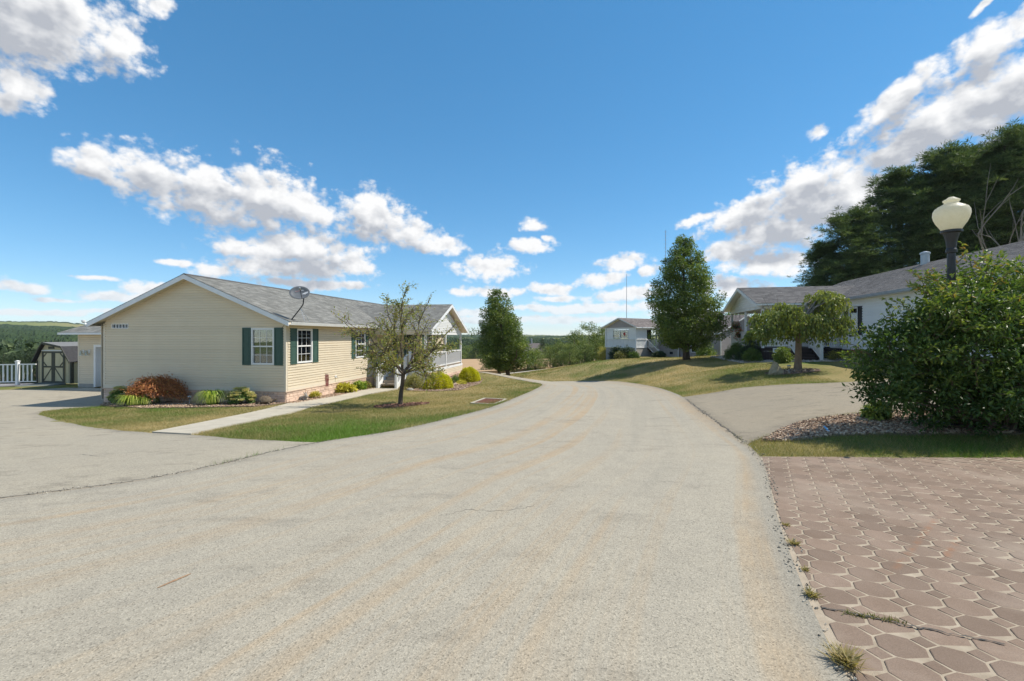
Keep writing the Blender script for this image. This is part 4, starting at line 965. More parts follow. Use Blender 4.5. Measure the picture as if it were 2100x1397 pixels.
# ------------------------------------------------------------------ satellite dish on its roof edge
def dish():
    c, s = math.cos(house_rot), math.sin(house_rot)
    bx, by = hl(.18, .06); D = thing('satellite_dish', 'grey oval satellite dish on a bent arm at the roof corner', 'satellite dish', (bx, by, HB + 3.20), 0)
    base = (0, 0, 0)
    MB().box(-.12, .12, -.12, .12, .02, .05).build('foot_plate', dark_metal, D)
    MB().tube([(0, 0, .03), (.06, 0, .10), (.40, -.02, .52), (.48, -.03, .64), (.50, -.03, .86)], .024, 8).build('arm', dark_metal, D)
    for x, y in ((.62, -.2), (.62, .22)): MB().tube([(.38, -.02, .48), (x, y, .0 - .02)], .009, 6).build('strut', galv, D)
    # bowl seen from behind and below: faces away over the roof
    n = Vector((-.18, .86, -.40)).normalized(); n = Vector((.25, -.80, .45)).normalized(); ctr = Vector((.36, -.06, 1.08))
    u = n.cross(Vector((0, 0, 1))).normalized(); w = u.cross(n)
    b = MB(); k = 30; vs = []; fs = []
    rings = [(.02, -.075), (.35, -.068), (.62, -.05), (.85, -.022), (1.0, 0), (1.02, .006), (.99, .012), (.8, -.015), (.5, -.048), (.02, -.062)]
    for r, z in rings:
        for j in range(k):
            a = 2 * math.pi * j / k; p = ctr + u * (r * .36 * math.cos(a)) + w * (r * .29 * math.sin(a)) + n * z; vs.append(p)
    for i in range(len(rings) - 1):
        for j in range(k): fs.append((i * k + j, i * k + (j + 1) % k, (i + 1) * k + (j + 1) % k, (i + 1) * k + j))
    b.add(vs, fs).build('reflector', dish_grey, D, True)
    pt = lambda a_, b_, c_: ctr + u * a_ + w * b_ + n * c_
    MB().tube([pt(-.10, -.27, .0), pt(-.12, -.34, .20), pt(-.06, -.10, .42)], .012, 6).build('feed_arm', dark_metal, D)
    MB().tube([pt(-.06, -.11, .36), pt(-.06, -.08, .46)], .035, 8).build('receiver', galv, D)
    # faded print on the bowl: small white block letters and a pale worn patch
    white = surf('dish_print', (.62, .63, .65), (.5, .5, .52), 20, .6); pink = surf('dish_print_red', (.30, .17, .18), (.24, .19, .2), 18, .6)
    def plate(pts, mat, nm): 
        f = [pt(x, y, -.075 + .085 * ((x / .36) ** 2 + (y / .29) ** 2) + .022) for x, y in pts]; MB().add(f, [tuple(range(len(f)))]).build(nm, mat, D)
    sgn = -1 if pt(1, 0, 0).x < pt(0, 0, 0).x else 1
    plate([(sgn * .06, -.04), (sgn * .20, -.06), (sgn * .30, .0), (sgn * .29, .06), (sgn * .2, .05), (sgn * .15, .02)], white, 'worn_patch')
    for k, (x, y) in enumerate(((-.16, .04), (-.12, .055), (-.08, .07), (-.04, .085), (.0, .1))):
        plate([(sgn * x, y), (sgn * (x + .028), y + .008), (sgn * (x + .028), y + .05), (sgn * x, y + .042)], pink, 'letter')
    for x in (.05, .09): plate([(sgn * x, .11), (sgn * (x + .03), .118), (sgn * (x + .03), .15), (sgn * x, .142)], white, 'letter')
    MB().tube([(-.02, 0, .05), (-.16, -.12, -.1), (-.20, -.32, -.3), (-.16, -.3, -.62)], .008, 5).build('cable', dark_metal, D)
dish()

# ------------------------------------------------------------------ shed and fence
def shed():
    X, Y = at(147, 790, 25.8)[:2]; S = thing('garden_shed', 'tan barn shaped shed with dark green double doors and dark roof', 'shed', (X, Y, h1(X, Y) + .02), house_rot)
    w, L = 2.43, 3.4; prof = [(-w, 0.06), (-w, 1.32), (-w + .42, 2.02), (-w + .64, 2.34), (-.52, 2.12), (0, 1.30), (0, .06)]
    MB().prism([(x, 0, z) for x, z in prof], [(x, L, z) for x, z in prof]).build('wall', shed_tan, S)
    for k in range(1, 12):
        x = -w + k * .2; MB().box(x - .006, x + .006, -.004, 0.01, .1, 1.35).build('batten_groove', shed_trim, S)
    ro = [(-w - .12, 1.24), (-w - .10, 1.30), (-w + .39, 2.08), (-w + .63, 2.41), (-.50, 2.18), (.08, 1.32), (.12, 1.25)]
    for i in range(1, 5):
        (xa, za), (xb, zb) = ro[i], ro[i + 1]
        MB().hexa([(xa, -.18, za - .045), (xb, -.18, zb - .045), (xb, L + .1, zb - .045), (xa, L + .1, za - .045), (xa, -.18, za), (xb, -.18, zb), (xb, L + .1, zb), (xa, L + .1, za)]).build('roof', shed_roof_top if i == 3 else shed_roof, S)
        MB().hexa([(xa, -.21, za - .10), (xb, -.21, zb - .10), (xb, -.185, zb - .10), (xa, -.185, za - .10), (xa, -.21, za + .012), (xb, -.21, zb + .012), (xb, -.185, zb + .012), (xa, -.185, za + .012)]).build('roof_trim', shed_trim, S)
    for x in (-w, -.10): MB().box(x - .01, x + .11, -.03, -.002, .06, 1.36).build('corner_board', shed_trim, S)
    MB().box(-.02, .025, 0, .10, .06, 1.30).build('corner_board', shed_trim, S)
    MB().box(-w + .40, -.44, -.05, -.003, 1.90, 1.955).build('header_trim', white_vinyl, S)
    d0, d1, z0, z1 = -w + .44, -.42, .10, 1.88; dm = (d0 + d1) / 2
    for (a, e) in ((d0, dm - .006), (dm + .006, d1)):
        d = MB().box(a, e, -.035, -.003, z0, z1).build('door', shed_tan, S); zm = z0 + .86
        for (l, r) in ((a, a + .11), (e - .11, e)): MB().box(l, r, -.058, -.036, z0, z1).build('door_trim', shed_trim, d)
        for z in (z0, zm, z1 - .09): MB().box(a + .11, e - .11, -.057, -.036, z, z + .09).build('door_trim', shed_trim, d)
        out = a if a == d0 else e; inn = e if a == d0 else a; sg = 1 if inn > out else -1
        def dg(x0, zz0, x1, zz1, t=.07):
            MB().hexa([(x0, -.056, zz0 - t / 2), (x1, -.056, zz1 - t / 2), (x1, -.037, zz1 - t / 2), (x0, -.037, zz0 - t / 2), (x0, -.056, zz0 + t / 2), (x1, -.056, zz1 + t / 2), (x1, -.037, zz1 + t / 2), (x0, -.037, zz0 + t / 2)]).build('door_brace', shed_trim, d)
        dg(out + sg * .11, z0 + .10, inn - sg * .11, zm - .02); dg(out + sg * .10, z1 - .32, out + sg * .32, z1 - .09); dg(out + sg * .10, zm + .32, out + sg * .32, zm + .09)
    v = MB().box(-w + .85, -w + 1.25, -.03, -.003, 2.02, 2.16).build('vent', shed_trim, S)
    MB().hexa([(d0 - .25, -1.25, -.06), (d1 + .1, -1.25, -.06), (d1 + .1, -.06, -.04), (d0 - .05, -.06, -.04), (d0 - .25, -1.25, -.03), (d1 + .1, -1.25, -.03), (d1 + .1, -.06, .10), (d0 - .05, -.06, .10)]).build('ramp', surf('ramp_grey', (.16, .18, .17), (.11, .125, .12), 6, .9), S)
shed()
def fence():
    X1, Y1 = at(74, 792, 25.6)[:2]; d = Vector((-.985, -.06, 0)).normalized(); F0 = thing('white_fence', 'white vinyl picket fence left of the tan shed', 'fence', (X1, Y1, h1(X1, Y1)), 0)
    zs = lambda k: h1(X1 + d.x * k, Y1 + d.y * k) - h1(X1, Y1)
    for i, k in enumerate((.98, 3.4)):
        post(F0, d.x * k, d.y * k, zs(k) - .1, zs(k) + 1.38, white_vinyl, .135)
    for a, e in ((0, .90), (1.05, 3.33), (3.47, 5.8)):
        za, ze = zs(a) + .22, zs(e) + .22; p0 = Vector((d.x * a, d.y * a, za)); p1 = Vector((d.x * e, d.y * e, ze))
        railing(F0, 'fence', p0, p1, white_vinyl, 1.02, .215, low=.0)
    # pickets of the vinyl rail are broad
    me = MB().box(-.035, .035, -.016, .016, 0, .96).mesh('baluster', white_vinyl)
    for o in F0.children:
        if o.name.startswith('baluster'): o.data = me
fence()
#@@WHITE
# ------------------------------------------------------------------ white house on the right
def white_house():
    H = thing('ranch_house', 'white ranch house with dark shutters and grey roof behind the weeping tree', 'house', (WO[0], WO[1], WB), wh_rot)
    SK, WT, EZ, RZ, Dp = .58, 3.16, 3.20, 5.10, 8.6; Y0, Y1 = -13.5, 9.0; OV = .35
    Tm = lambda u, w, z: (-w, u, z); Tn = lambda u, w, z: (u, Y0 - w, z)
    W1 = (-1.495, -.64, 1.33, 2.70); W2 = (-8.0, -7.0, 1.33, 2.7); W3 = (-11.6, -10.6, 1.33, 2.7); DR = (1.2, 2.1, .62, 2.66); W4 = (3.4, 4.8, 1.4, 2.66)
    wl_ = MB(Tm).box(Y0, Y1, -.16, -.14, SK, WT).build('front_wall', whouse_vinyl, H)
    siding(wl_, Tm, math.pi / 2, False, Y0 + .07, Y1 - .07, SK, WT - .03, whouse_vinyl, [W1, W2, W3, DR, W4], course=.127)
    for y in (Y0, Y1 - .07): MB(Tm).box(y, y + .07, -.05, .022, SK, WT).build('corner_board', white_vinyl, H)
    for w in (W1, W2, W3, W4): window(H, Tm, *w, grid=False, blind=False, shut=shutter_black, shut_w=.36)
    d = MB(Tm).box(DR[0], DR[0] + .08, -.1, .03, DR[2], DR[3]).box(DR[1] - .08, DR[1], -.1, .03, DR[2], DR[3]).box(DR[0] + .08, DR[1] - .08, -.1, .03, DR[3] - .08, DR[3]).build('door', white_vinyl, H)
    MB(Tm).box(DR[0] + .08, DR[1] - .08, -.05, -.01, DR[2], DR[3] - .08).build('door_leaf', shutter_black, d); MB(Tm).tube([(DR[0] + .15, -.005, 1.6), (DR[0] + .15, .05, 1.6)], .025, 8).build('handle', galv, d)
    stones(H, Tm, Y0, 0.0, -.25, SK - .02, stone_brown, mortar_brown, math.pi / 2, False); MB(Tm).box(Y0, Y1, -.1, .03, SK - .02, SK + .001).build('skirt_cap', mortar_brown, H)
    MB().box(0, Dp, Y0 - .02, Y0, -.2, WT).add([(0, Y0 - .01, WT), (Dp, Y0 - .01, WT), (Dp / 2, Y0 - .01, RZ - .1)], [(0, 1, 2)]).build('end_wall', whouse_vinyl, H)
    MB().box(0, Dp, Y1, Y1 + .02, -.2, WT).add([(0, Y1 + .01, WT), (Dp, Y1 + .01, WT), (Dp / 2, Y1 + .01, RZ - .1)], [(0, 1, 2)]).box(Dp, Dp + .02, Y0, Y1, -.2, WT).build('rear_wall', whouse_vinyl, H)
    y0, y1 = Y0 - .3, Y1 + .3; rb = MB()
    for s in (0, 1):
        ex = -OV if s == 0 else Dp + OV
        rb.hexa([(ex, y0, EZ - .12), (Dp / 2, y0, RZ - .12), (Dp / 2, y1, RZ - .12), (ex, y1, EZ - .12), (ex, y0, EZ - .012), (Dp / 2, y0, RZ - .012), (Dp / 2, y1, RZ - .012), (ex, y1, EZ - .012)])
    rf = rb.build('roof', fascia_white, H)
    for ex in (-OV - .03, Dp + OV + .03): shingles(rf, 'shingle_courses', (ex, y0, EZ - .012), (ex, y1, EZ - .012), (Dp / 2, y1, RZ), (Dp / 2, y0, RZ), shingle_dark)
    MB().box(-OV - .1, -OV - .005, y0, -.4, EZ - .14, EZ - .02).build('gutter', galv, H); MB().box(-OV, 0, y0, y1, EZ - .145, EZ - .13).build('soffit', white_vinyl, H)
    MB().lathe([(.18, 0), (.18, .62), (.215, .63), (.215, .72), (.06, .78)], (Dp / 2 - .2, .63, RZ - .22), 14).build('flue', galv, rf)
    # porch
    PX, P0, P1, PE, PR = -3.9, 0.0, 6.1, 3.02, 4.20; pm = (P0 + P1) / 2; xo = PX - .38
    rb = MB()
    for s in (-1, 1):
        ye = pm + s * ((P1 - P0) / 2 + .38)
        rb.hexa([(xo, ye, PE - .12), (.1, ye, PE - .12), (1.8, pm, PR - .12), (xo, pm, PR - .12), (xo, ye, PE - .012), (.1, ye, PE - .012), (1.8, pm, PR - .012), (xo, pm, PR - .012)])
    pr = rb.build('porch_roof', white_vinyl, H)
    for s in (-1, 1):
        ye = pm + s * ((P1 - P0) / 2 + .41)
        shingles(pr, 'shingle_courses', (xo - .02, ye, PE - .012), (.3, ye, PE - .012), (2.3, pm, PR), (xo - .02, pm, PR), shingle_dark)
        yq = pm + s * ((P1 - P0) / 2 + .38); a, e = xo - .027, xo - .002
        MB().hexa([(a, yq, PE - .20), (a, pm, PR - .20), (e, pm, PR - .20), (e, yq, PE - .20), (a, yq, PE - .02), (a, pm, PR - .02), (e, pm, PR - .02), (e, yq, PE - .02)]).build('rake_board', fascia_white, pr)
    sl = (PR - PE) / ((P1 - P0) / 2 + .38); Tp = lambda u, w, z: (PX - w, u, z)
    bm_ = MB(Tp).box(P0, P1, -.12, .0, PE - .27, PE - .1).build('porch_beam', white_vinyl, H)
    siding(bm_, Tp, math.pi / 2, False, P0, P1, PE - .1, PR - .2, whouse_vinyl, clip=lambda z: (P0 + (z - PE + .16) / sl - .2, P1 - (z - PE + .16) / sl + .2), course=.127)
    MB().add([(PX + .06, P0 - .2, PE - .12), (PX + .06, P1 + .2, PE - .12), (PX + .06, pm, PR - .2)], [(0, 1, 2)]).build('gable_backing', whouse_vinyl, bm_)
    MB().box(PX, 0, P0, P0 + .1, PE - .27, PE - .12).box(PX, 0, P1 - .1, P1, PE - .27, PE - .12).box(PX + .05, -.02, P0 + .1, P1 - .1, PE - .13, PE - .12).build('porch_ceiling', white_vinyl, H)
    DZ = .62
    dk = MB().box(PX, -.02, P0, P1, DZ - .16, DZ - .03).build('deck', deck_brown, H)
    n = 24; me = MB().box(0, -PX / n - .008, 0, P1 - P0 + .05, 0, .028).mesh('deck_board', deck_brown)
    for k in range(n): inst('deck_board', me, dk, (PX + .01 + k * (-PX - .02) / n, P0 - .02, DZ - .028))
    for (x, y) in ((PX + .08, P0 + .08), (PX + .08, pm), (PX + .08, P1 - .08)): post(H, x, y, DZ, PE - .27, white_vinyl, .12, False, 'porch_post')
    railing(H, 'p', (PX + .08, P0 + .15, DZ), (PX + .08, pm - .07, DZ), white_vinyl, .92, .10); railing(H, 'p', (PX + .08, pm + .07, DZ), (PX + .08, P1 - .15, DZ), white_vinyl, .92, .10)
    railing(H, 'p', (PX + .14, P0 + .08, DZ), (-2.56, P0 + .08, DZ), white_vinyl, .92, .10); railing(H, 'p', (-1.44, P0 + .08, DZ), (-.05, P0 + .08, DZ), white_vinyl, .92, .10); railing(H, 'p', (PX + .14, P1 - .08, DZ), (-.05, P1 - .08, DZ), white_vinyl, .92, .10)
    # dark board skirting under the deck
    k = 0; x = PX
    meb = MB().box(0, .128, -.015, .0, 0, DZ + .12).mesh('skirt_board', deck_brown)
    while x < -.14: inst('skirt_board', meb, dk, (x, P0 - .002, -.3)); x += .134
    y = P0
    meb2 = MB().box(-.015, 0, 0, .128, 0, DZ + .12).mesh('skirt_board', deck_brown)
    while y < P1 - .1: inst('skirt_board', meb2, dk, (PX - .002, y, -.3)); y += .134
    sx0, sx1, nst, run = -2.5, -1.5, 4, .29; rise = DZ / nst
    for k in range(nst):
        zt = DZ - (k + 1) * rise; ya = P0 - .03 - (k + 1) * run
        if zt > .02: MB().box(sx0 + .05, sx1 - .05, ya - .02, ya + run, zt - .03, zt + .005).build('tread', deck_brown, H)
        MB().box(sx0 + .06, sx1 - .06, ya + run - .015, ya + run - .001, zt + .008, zt + rise - .033).build('riser', deck_brown, H)
    yb = P0 - .03 - nst * run
    for x in (sx0, sx1):
        MB().hexa([(x - .03, P0 - .03, DZ - .3), (x + .03, P0 - .03, DZ - .3), (x + .03, yb, -.2), (x - .03, yb, -.2), (x - .03, P0 - .03, DZ - .02), (x + .03, P0 - .03, DZ - .02), (x + .03, yb, .08), (x - .03, yb, .08)]).build('stringer', deck_brown, H)
        post(H, x, yb, -.25, .95, white_vinyl, .12, name='newel_post'); post(H, x, P0 + .08, DZ, DZ + 1.0, white_vinyl, .12, name='newel_post')
        railing(H, 's', (x, yb + .06, .02), (x, P0 - .0, DZ), white_vinyl, .88, .10)
    sg = MB().box(PX + .55, PX + .85, P0 - .035, P0 - .02, .38, .62).build('notice_plate', white_vinyl, H); MB().box(PX + .62, PX + .78, P0 - .041, P0 - .036, .46, .56).build('emblem', dish_grey, sg)
    return H
white_house()

# ------------------------------------------------------------------ grey house further back
def grey_house():
    O = at(1350, 731, 49.0); H = thing('ranch_house', 'low grey ranch house with a white enclosed porch beyond the lawn', 'house', (O[0], O[1], O[2]), 0)
    L = lambda px, d: Vector((at(px, 0, d)[0] - O[0], d - O[1]))
    A, B = L(1350, 49.0), L(1392, 46.6); C = L(1475.5, 42.0); gdir = Vector((.88, .475)).normalized(); E = C + gdir * 7.4; B2 = L(1392, 46.9)
    def wseg(p, q, z0, z1, mat, course=.13, holes=()):
        d = (q - p); Ln = d.length; d.normalize(); n = Vector((d.y, -d.x)); T = lambda u, w, z: (p.x + d.x * u + n.x * w, p.y + d.y * u + n.y * w, z)
        o = MB(T).box(0, Ln, -.16, -.14, z0, z1).build('wall', mat, H)
        siding(o, T, 0, False, 0, Ln, z0, z1, mat, holes, course, joined=True); return T, Ln
    z0 = -.25
    T, Ln = wseg(A, B, .72, 3.0, grey_vinyl, holes=[(1.55, 2.35, 1.75, 2.75)]); window(H, T, 1.55, 2.35, 1.75, 2.75, grid=False, blind=False, shut=shutter_black, shut_w=.3)
    MB(T).box(0, Ln, -.1, .02, z0 - .3, .72).build('block_skirt', block_grey, H); MB(T).box(1.6, 2.0, .021, .04, .3, .55).build('skirt_vent', dark_interior, H); MB(T).box(Ln - .09, Ln, -.02, .03, z0, 3.0).build('corner_board', white_vinyl, H)
    T, Ln2 = wseg(B2, C, -.6, 2.45, grey_vinyl, holes=[(1.7, 2.6, .55, 1.85)]); window(H, T, 1.7, 2.6, .55, 1.85, grid=False, blind=False)
    T, L3 = wseg(C, E, -.6, 2.45, grey_vinyl); Tg = T
    siding(H, T, 0, False, 0, L3, 2.45, 4.05, grey_vinyl, clip=lambda z: ((z - 2.45) / .43, L3 - (z - 2.45) / .43), course=.13, joined=True)
    MB(T).tube([(-.35, .12, 2.5), (.05, .10, 2.3), (.08, .07, 2.2), (.08, .07, -.55), (.2, .25, -.62)], .05, 6).build('downspout', white_vinyl, H)
    # garage roof: gable seen end on
    back = Vector((-gdir.y, gdir.x)) * 7.5
    def pt(u, w, z): v = Tg(u, w, z); return v
    for s in (0, 1):
        ue = -.45 if s == 0 else L3 + .45; ez = 2.45 + .0; rz = 2.45 + .43 * (L3 / 2); um = L3 / 2
        e0, r0 = pt(ue, .35, ez - .2 + .2), pt(um, .35, rz + .2); e1 = (e0[0] + back.x, e0[1] + back.y, e0[2]); r1 = (r0[0] + back.x, r0[1] + back.y, r0[2])
        low = lambda p: (p[0], p[1], p[2] - .12)
        r = MB().hexa([low(e0), low(r0), low(r1), low(e1), e0, r0, r1, e1]).build('garage_roof', fascia_white, H)
        up = lambda p: (p[0], p[1], p[2] + .01); shingles(r, 'shingle_courses', up(e0), up(e1), up(r1), up(r0), shingle_brown, .2)
    # main roof
    d = (B - A).normalized(); n = Vector((d.y, -d.x)); a0 = A - d * .4 + n * .4; b0 = B + d * 2.5 + n * .4; bk = -n * 4.6
    P4 = [(a0.x, a0.y, 3.0), (b0.x, b0.y, 3.0), (b0.x + bk.x, b0.y + bk.y, 4.75), (a0.x + bk.x, a0.y + bk.y, 4.75)]
    r = MB().hexa([(p[0], p[1], p[2] - .13) for p in P4] + P4).build('roof', fascia_white, H)
    shingles(r, 'shingle_courses', *[(p[0], p[1], p[2] + .01) for p in P4], shingle_brown, .2)
    # porch block turned towards the road
    K = L(1304, 47.6); ax = Vector((.80, .60)); ay = Vector((-.60, .80)); lw, lr = 4.1, 3.6
    Tl = lambda u, w, z: (K.x + ay.x * u - ax.x * w, K.y + ay.y * u - ax.y * w, z); Tr = lambda u, w, z: (K.x + ax.x * u - ay.x * w, K.y + ax.y * u - ay.y * w, z)
    fl, he = .95, 3.1
    for (T, Lw) in ((Tl, lw), (Tr, 1.75)):
        holes = [(.95, 3.1, 1.95, 2.85)] if T is Tl else []
        k = 0; u = .08; me = None
        b = MB(T).box(0, Lw, -.1, -.02, fl, fl + .95).box(0, Lw, -.1, -.02, 2.9, he)
        if T is Tl: b.box(0, .95, -.1, -.02, fl + .95, 2.9).box(3.1, Lw, -.1, -.02, fl + .95, 2.9)
        else: b.box(0, Lw, -.1, -.02, fl + .95, 2.9)
        b.build('porch_panel', white_vinyl, H)
        while u < Lw: MB(T).box(u, u + .05, -.015, .012, fl + .08, fl + .86).build('batten', white_vinyl, H); u += .2
        MB(T).box(0, Lw, .013, .06, fl + .86, fl + .95).build('rail', white_vinyl, H); MB(T).box(0, Lw, -.02, .05, fl - .02, fl + .07).build('rail', white_vinyl, H)
        MB(T).box(0, lw if T is Tl else lr, -.1, .0, -.6, fl - .05).build('block_skirt', block_grey, H)
    for u in (0, lw): MB(Tl).box(u - .06, u + .06, -.02, .08, -.4 if u == 0 else fl, he).build('corner_board', white_vinyl, H)
    w = window(H, Tl, .95, 3.1, 1.95, 2.85, grid=False, blind=False)
    MB(Tl).box(2.05, 2.12, -.02, .04, 1.95, 2.85).build('mullion', white_vinyl, w)
    MB(Tl).lathe([(.02, 0), (.12, .08), (.16, .2), (.12, .34), (.03, .42)], (1.5, -.08, 2.2), 10).build('red_cushion', red_flower, w)
    MB(Tr).box(1.75, lr, -.75, -.70, fl, he).build('porch_back', dark_interior, H); MB(Tr).box(1.75, 1.85, -.1, .02, fl, he).box(lr - .1, lr, -.1, .02, fl, he).build('porch_post', white_vinyl, H); MB(Tr).box(1.85, lr - .1, -.1, .015, 2.85, he).build('porch_header', white_vinyl, H)
    MB(Tr).box(1.75, lr, -.7, .0, fl - .06, fl).build('deck', deck_brown, H)
    # steps down to the lawn
    nst = 5; rise = fl / nst + .04
    for k in range(nst): MB(Tr).box(1.95, 3.15, k * .28, (k + 1) * .28, fl - (k + 1) * rise, fl - (k + 1) * rise + .05 + rise - .06).build('step', deck_brown, H)
    for u in (1.9, 3.2):
        q0, q1 = Tr(u, .02, fl), Tr(u, nst * .28, fl - nst * rise); railing(H, 'st', q0, q1, white_vinyl, .9, .13); qq = Tr(u, nst * .28 + .04, 0); post(H, qq[0], qq[1], fl - nst * rise - .1, fl - nst * rise + .95, white_vinyl, .12, name='newel_post')
    q0, q1 = Tr(1.85, -.3, fl), Tr(lr, -.3, fl); railing(H, 'st', q0, q1, white_vinyl, .9, .13)
    rz = 4.15; pm = lw / 2
    for s in (-1, 1):
        u = pm + s * (lw / 2 + .4); e0 = Tl(u, .4, he + .02); e1 = Tl(u, -5.2, he + .02); r0 = Tl(pm, .4, rz); r1 = Tl(pm, -5.2, rz); low = lambda p: (p[0], p[1], p[2] - .1); up = lambda p: (p[0], p[1], p[2] + .008)
        r = MB().hexa([low(e0), low(e1), low(r1), low(r0), e0, e1, r1, r0]).build('porch_roof', fascia_white, H); shingles(r, 'shingle_courses', up(e0), up(e1), up(r1), up(r0), shingle_brown, .2)
    a, b_, c_ = Tl(0, .02, he), Tl(lw, .02, he), Tl(pm, .02, rz - .14); MB().add([a, b_, c_], [(0, 1, 2)]).build('gable_panel', grey_vinyl, H)
grey_house()

# ------------------------------------------------------------------ lamp post
def lamp_post():
    X, Y = at(1951, 0, 8.25)[:2]; z = h1(X, Y); P = thing('lamp_post', 'black lamp post with a cream acorn globe rising from the big shrub', 'street lamp', (X, Y, z))
    top = CH + (690 - 472) / F * 8.25 - z
    MB().lathe([(.16, 0), (.16, .08), (.11, .12), (.10, .55), (.075, .62), (.068, .7), (.060, top - .42), (.078, top - .41), (.082, top - .36), (.066, top - .33), (.080, top - .2), (.115, top - .06), (.155, top - .045), (.155, top - .005), (.05, top - .004)], (0, 0, 0), 18).build('post', dark_metal, P, False)
    MB().lathe([(0.089, -0.028), (0.139, 0.000), (0.165, 0.048), (0.210, 0.122), (0.246, 0.207), (0.260, 0.282), (0.255, 0.348), (0.228, 0.400), (0.200, 0.414), (0.192, 0.428), (0.156, 0.447), (0.111, 0.475), (0.094, 0.499), (0.116, 0.517), (0.123, 0.536), (0.107, 0.550), (0.076, 0.565), (0.053, 0.585), (0.040, 0.595), (0.009, 0.598)], (0, 0, top), 32).build('globe', globe_glass, P, True)
lamp_post()

# ------------------------------------------------------------------ drain, antennas, ornaments
def drain():
    a = np.array([unproj(*p) for p in ((972,829),(1008,818),(1033,820),(998,832))]); c = a.mean(0); z = h1(*c) + .02
    D = thing('storm_drain', 'rusty iron storm drain grate set in concrete beside the road', 'drain', (c[0], c[1], z), math.atan2(*(a[1] - a[0])[::-1]))
    W, Hh = .62, .42
    MB().box(-W, W, -Hh, -Hh + .07, -.06, .02).box(-W, W, Hh - .07, Hh, -.06, .02).box(-W, -W + .07, -Hh + .07, Hh - .07, -.06, .019).box(W - .07, W, -Hh + .07, Hh - .07, -.06, .019).build('frame', concrete, D)
    MB().box(-W + .07, W - .07, -Hh + .07, Hh - .07, -.06, -.05).build('pit', dark_interior, D)
    for k in range(8):
        y = -Hh + .10 + k * .085; MB().box(-W + .075, W - .075, y, y + .05, -.02, .01).build('bar', rust_iron, D)
drain()
def antenna(px, pytop, pybase, d, lab, yagi):
    p = at(px, pybase, d); A = thing('antenna_mast', lab, 'antenna', p, 0); Ht = (pybase - pytop) / F * d
    MB().tube([(0, 0, 0), (0, 0, Ht)], [.04, .022], 6).build('mast', galv, A)
    if yagi:
        for k in range(7): MB().tube([(-.16, 0, Ht - .2 - k * .42), (.16, 0, Ht - .2 - k * .42)], .014, 5).build('element', galv, A)
antenna(1365, 472, 700, 48, 'tall lattice radio antenna rising behind the round lawn tree', True)
antenna(1285, 562, 690, 54, 'thin whip antenna pole behind the grey house porch', False)
def place(px, py): x, y = unproj(px, py); return x, y, h1(x, y)
def solar_light(px, py, lab):
    x, y, z = place(px, py); S = thing('garden_light', lab, 'garden light', (x, y, z))
    MB().tube([(0, 0, -.05), (0, 0, .24)], .013, 6).build('stake', galv, S); MB().lathe([(.028, .22), (.05, .25), (.055, .30), (.05, .31)], k=12).build('lens', glass, S); MB().lathe([(.075, .31), (.07, .33), (.03, .35), (.004, .36)], k=14).build('cap', galv, S, True)
solar_light(389, 831, 'small silver garden light near the red maple'); solar_light(488, 831, 'small silver garden light in front of the pale flowering sedum')
solar_light(1618, 767, 'dark garden light between boulder and weeping trunk') ; solar_light(668, 809, 'dark garden light beside the garden flag')
def boulder(px, py, lab):
    x, y, z = place(px, py); b = MB(); k = 9; prof = [(.42, -.05), (.44, .10), (.36, .28), (.25, .45), (.13, .62), (.03, .70)]
    rr = random.Random(5); vs = []; fs = []
    for i, (r, zz) in enumerate(prof):
        for j in range(k):
            a = 2 * math.pi * j / k; q = r * (1 + rr.uniform(-.14, .14)); vs.append((q * math.cos(a) * 1.0 - zz * .12, q * math.sin(a) * .6, zz + rr.uniform(-.02, .02)))
    for i in range(len(prof) - 1):
        for j in range(k): fs.append((i * k + j, i * k + (j + 1) % k, (i + 1) * k + (j + 1) % k, (i + 1) * k + j))
    fs.append(tuple(range((len(prof) - 1) * k, len(prof) * k))); o = b.add(vs, fs).build('boulder', rock_tan, None); o.location = (x, y, z); o.scale = (.72, .72, .72); tag(o, lab, 'boulder')
boulder(1592, 768, 'pointed tan boulder beside the weeping tree')
def skin_figure(name, pts, edges, mat, parent, sub=2):
    me = bpy.data.meshes.new(name); me.from_pydata([p[:3] for p in pts], edges, []); o = link(bpy.data.objects.new(name, me), parent)
    md = o.modifiers.new('skin', 'SKIN'); 
    for v, p in zip(me.skin_vertices[0].data, pts): v.radius = (p[3], p[3])
    me.skin_vertices[0].data[0].use_root = True
    o.modifiers.new('sub', 'SUBSURF').render_levels = sub; o.modifiers['sub'].levels = sub; me.materials.append(mat); return o
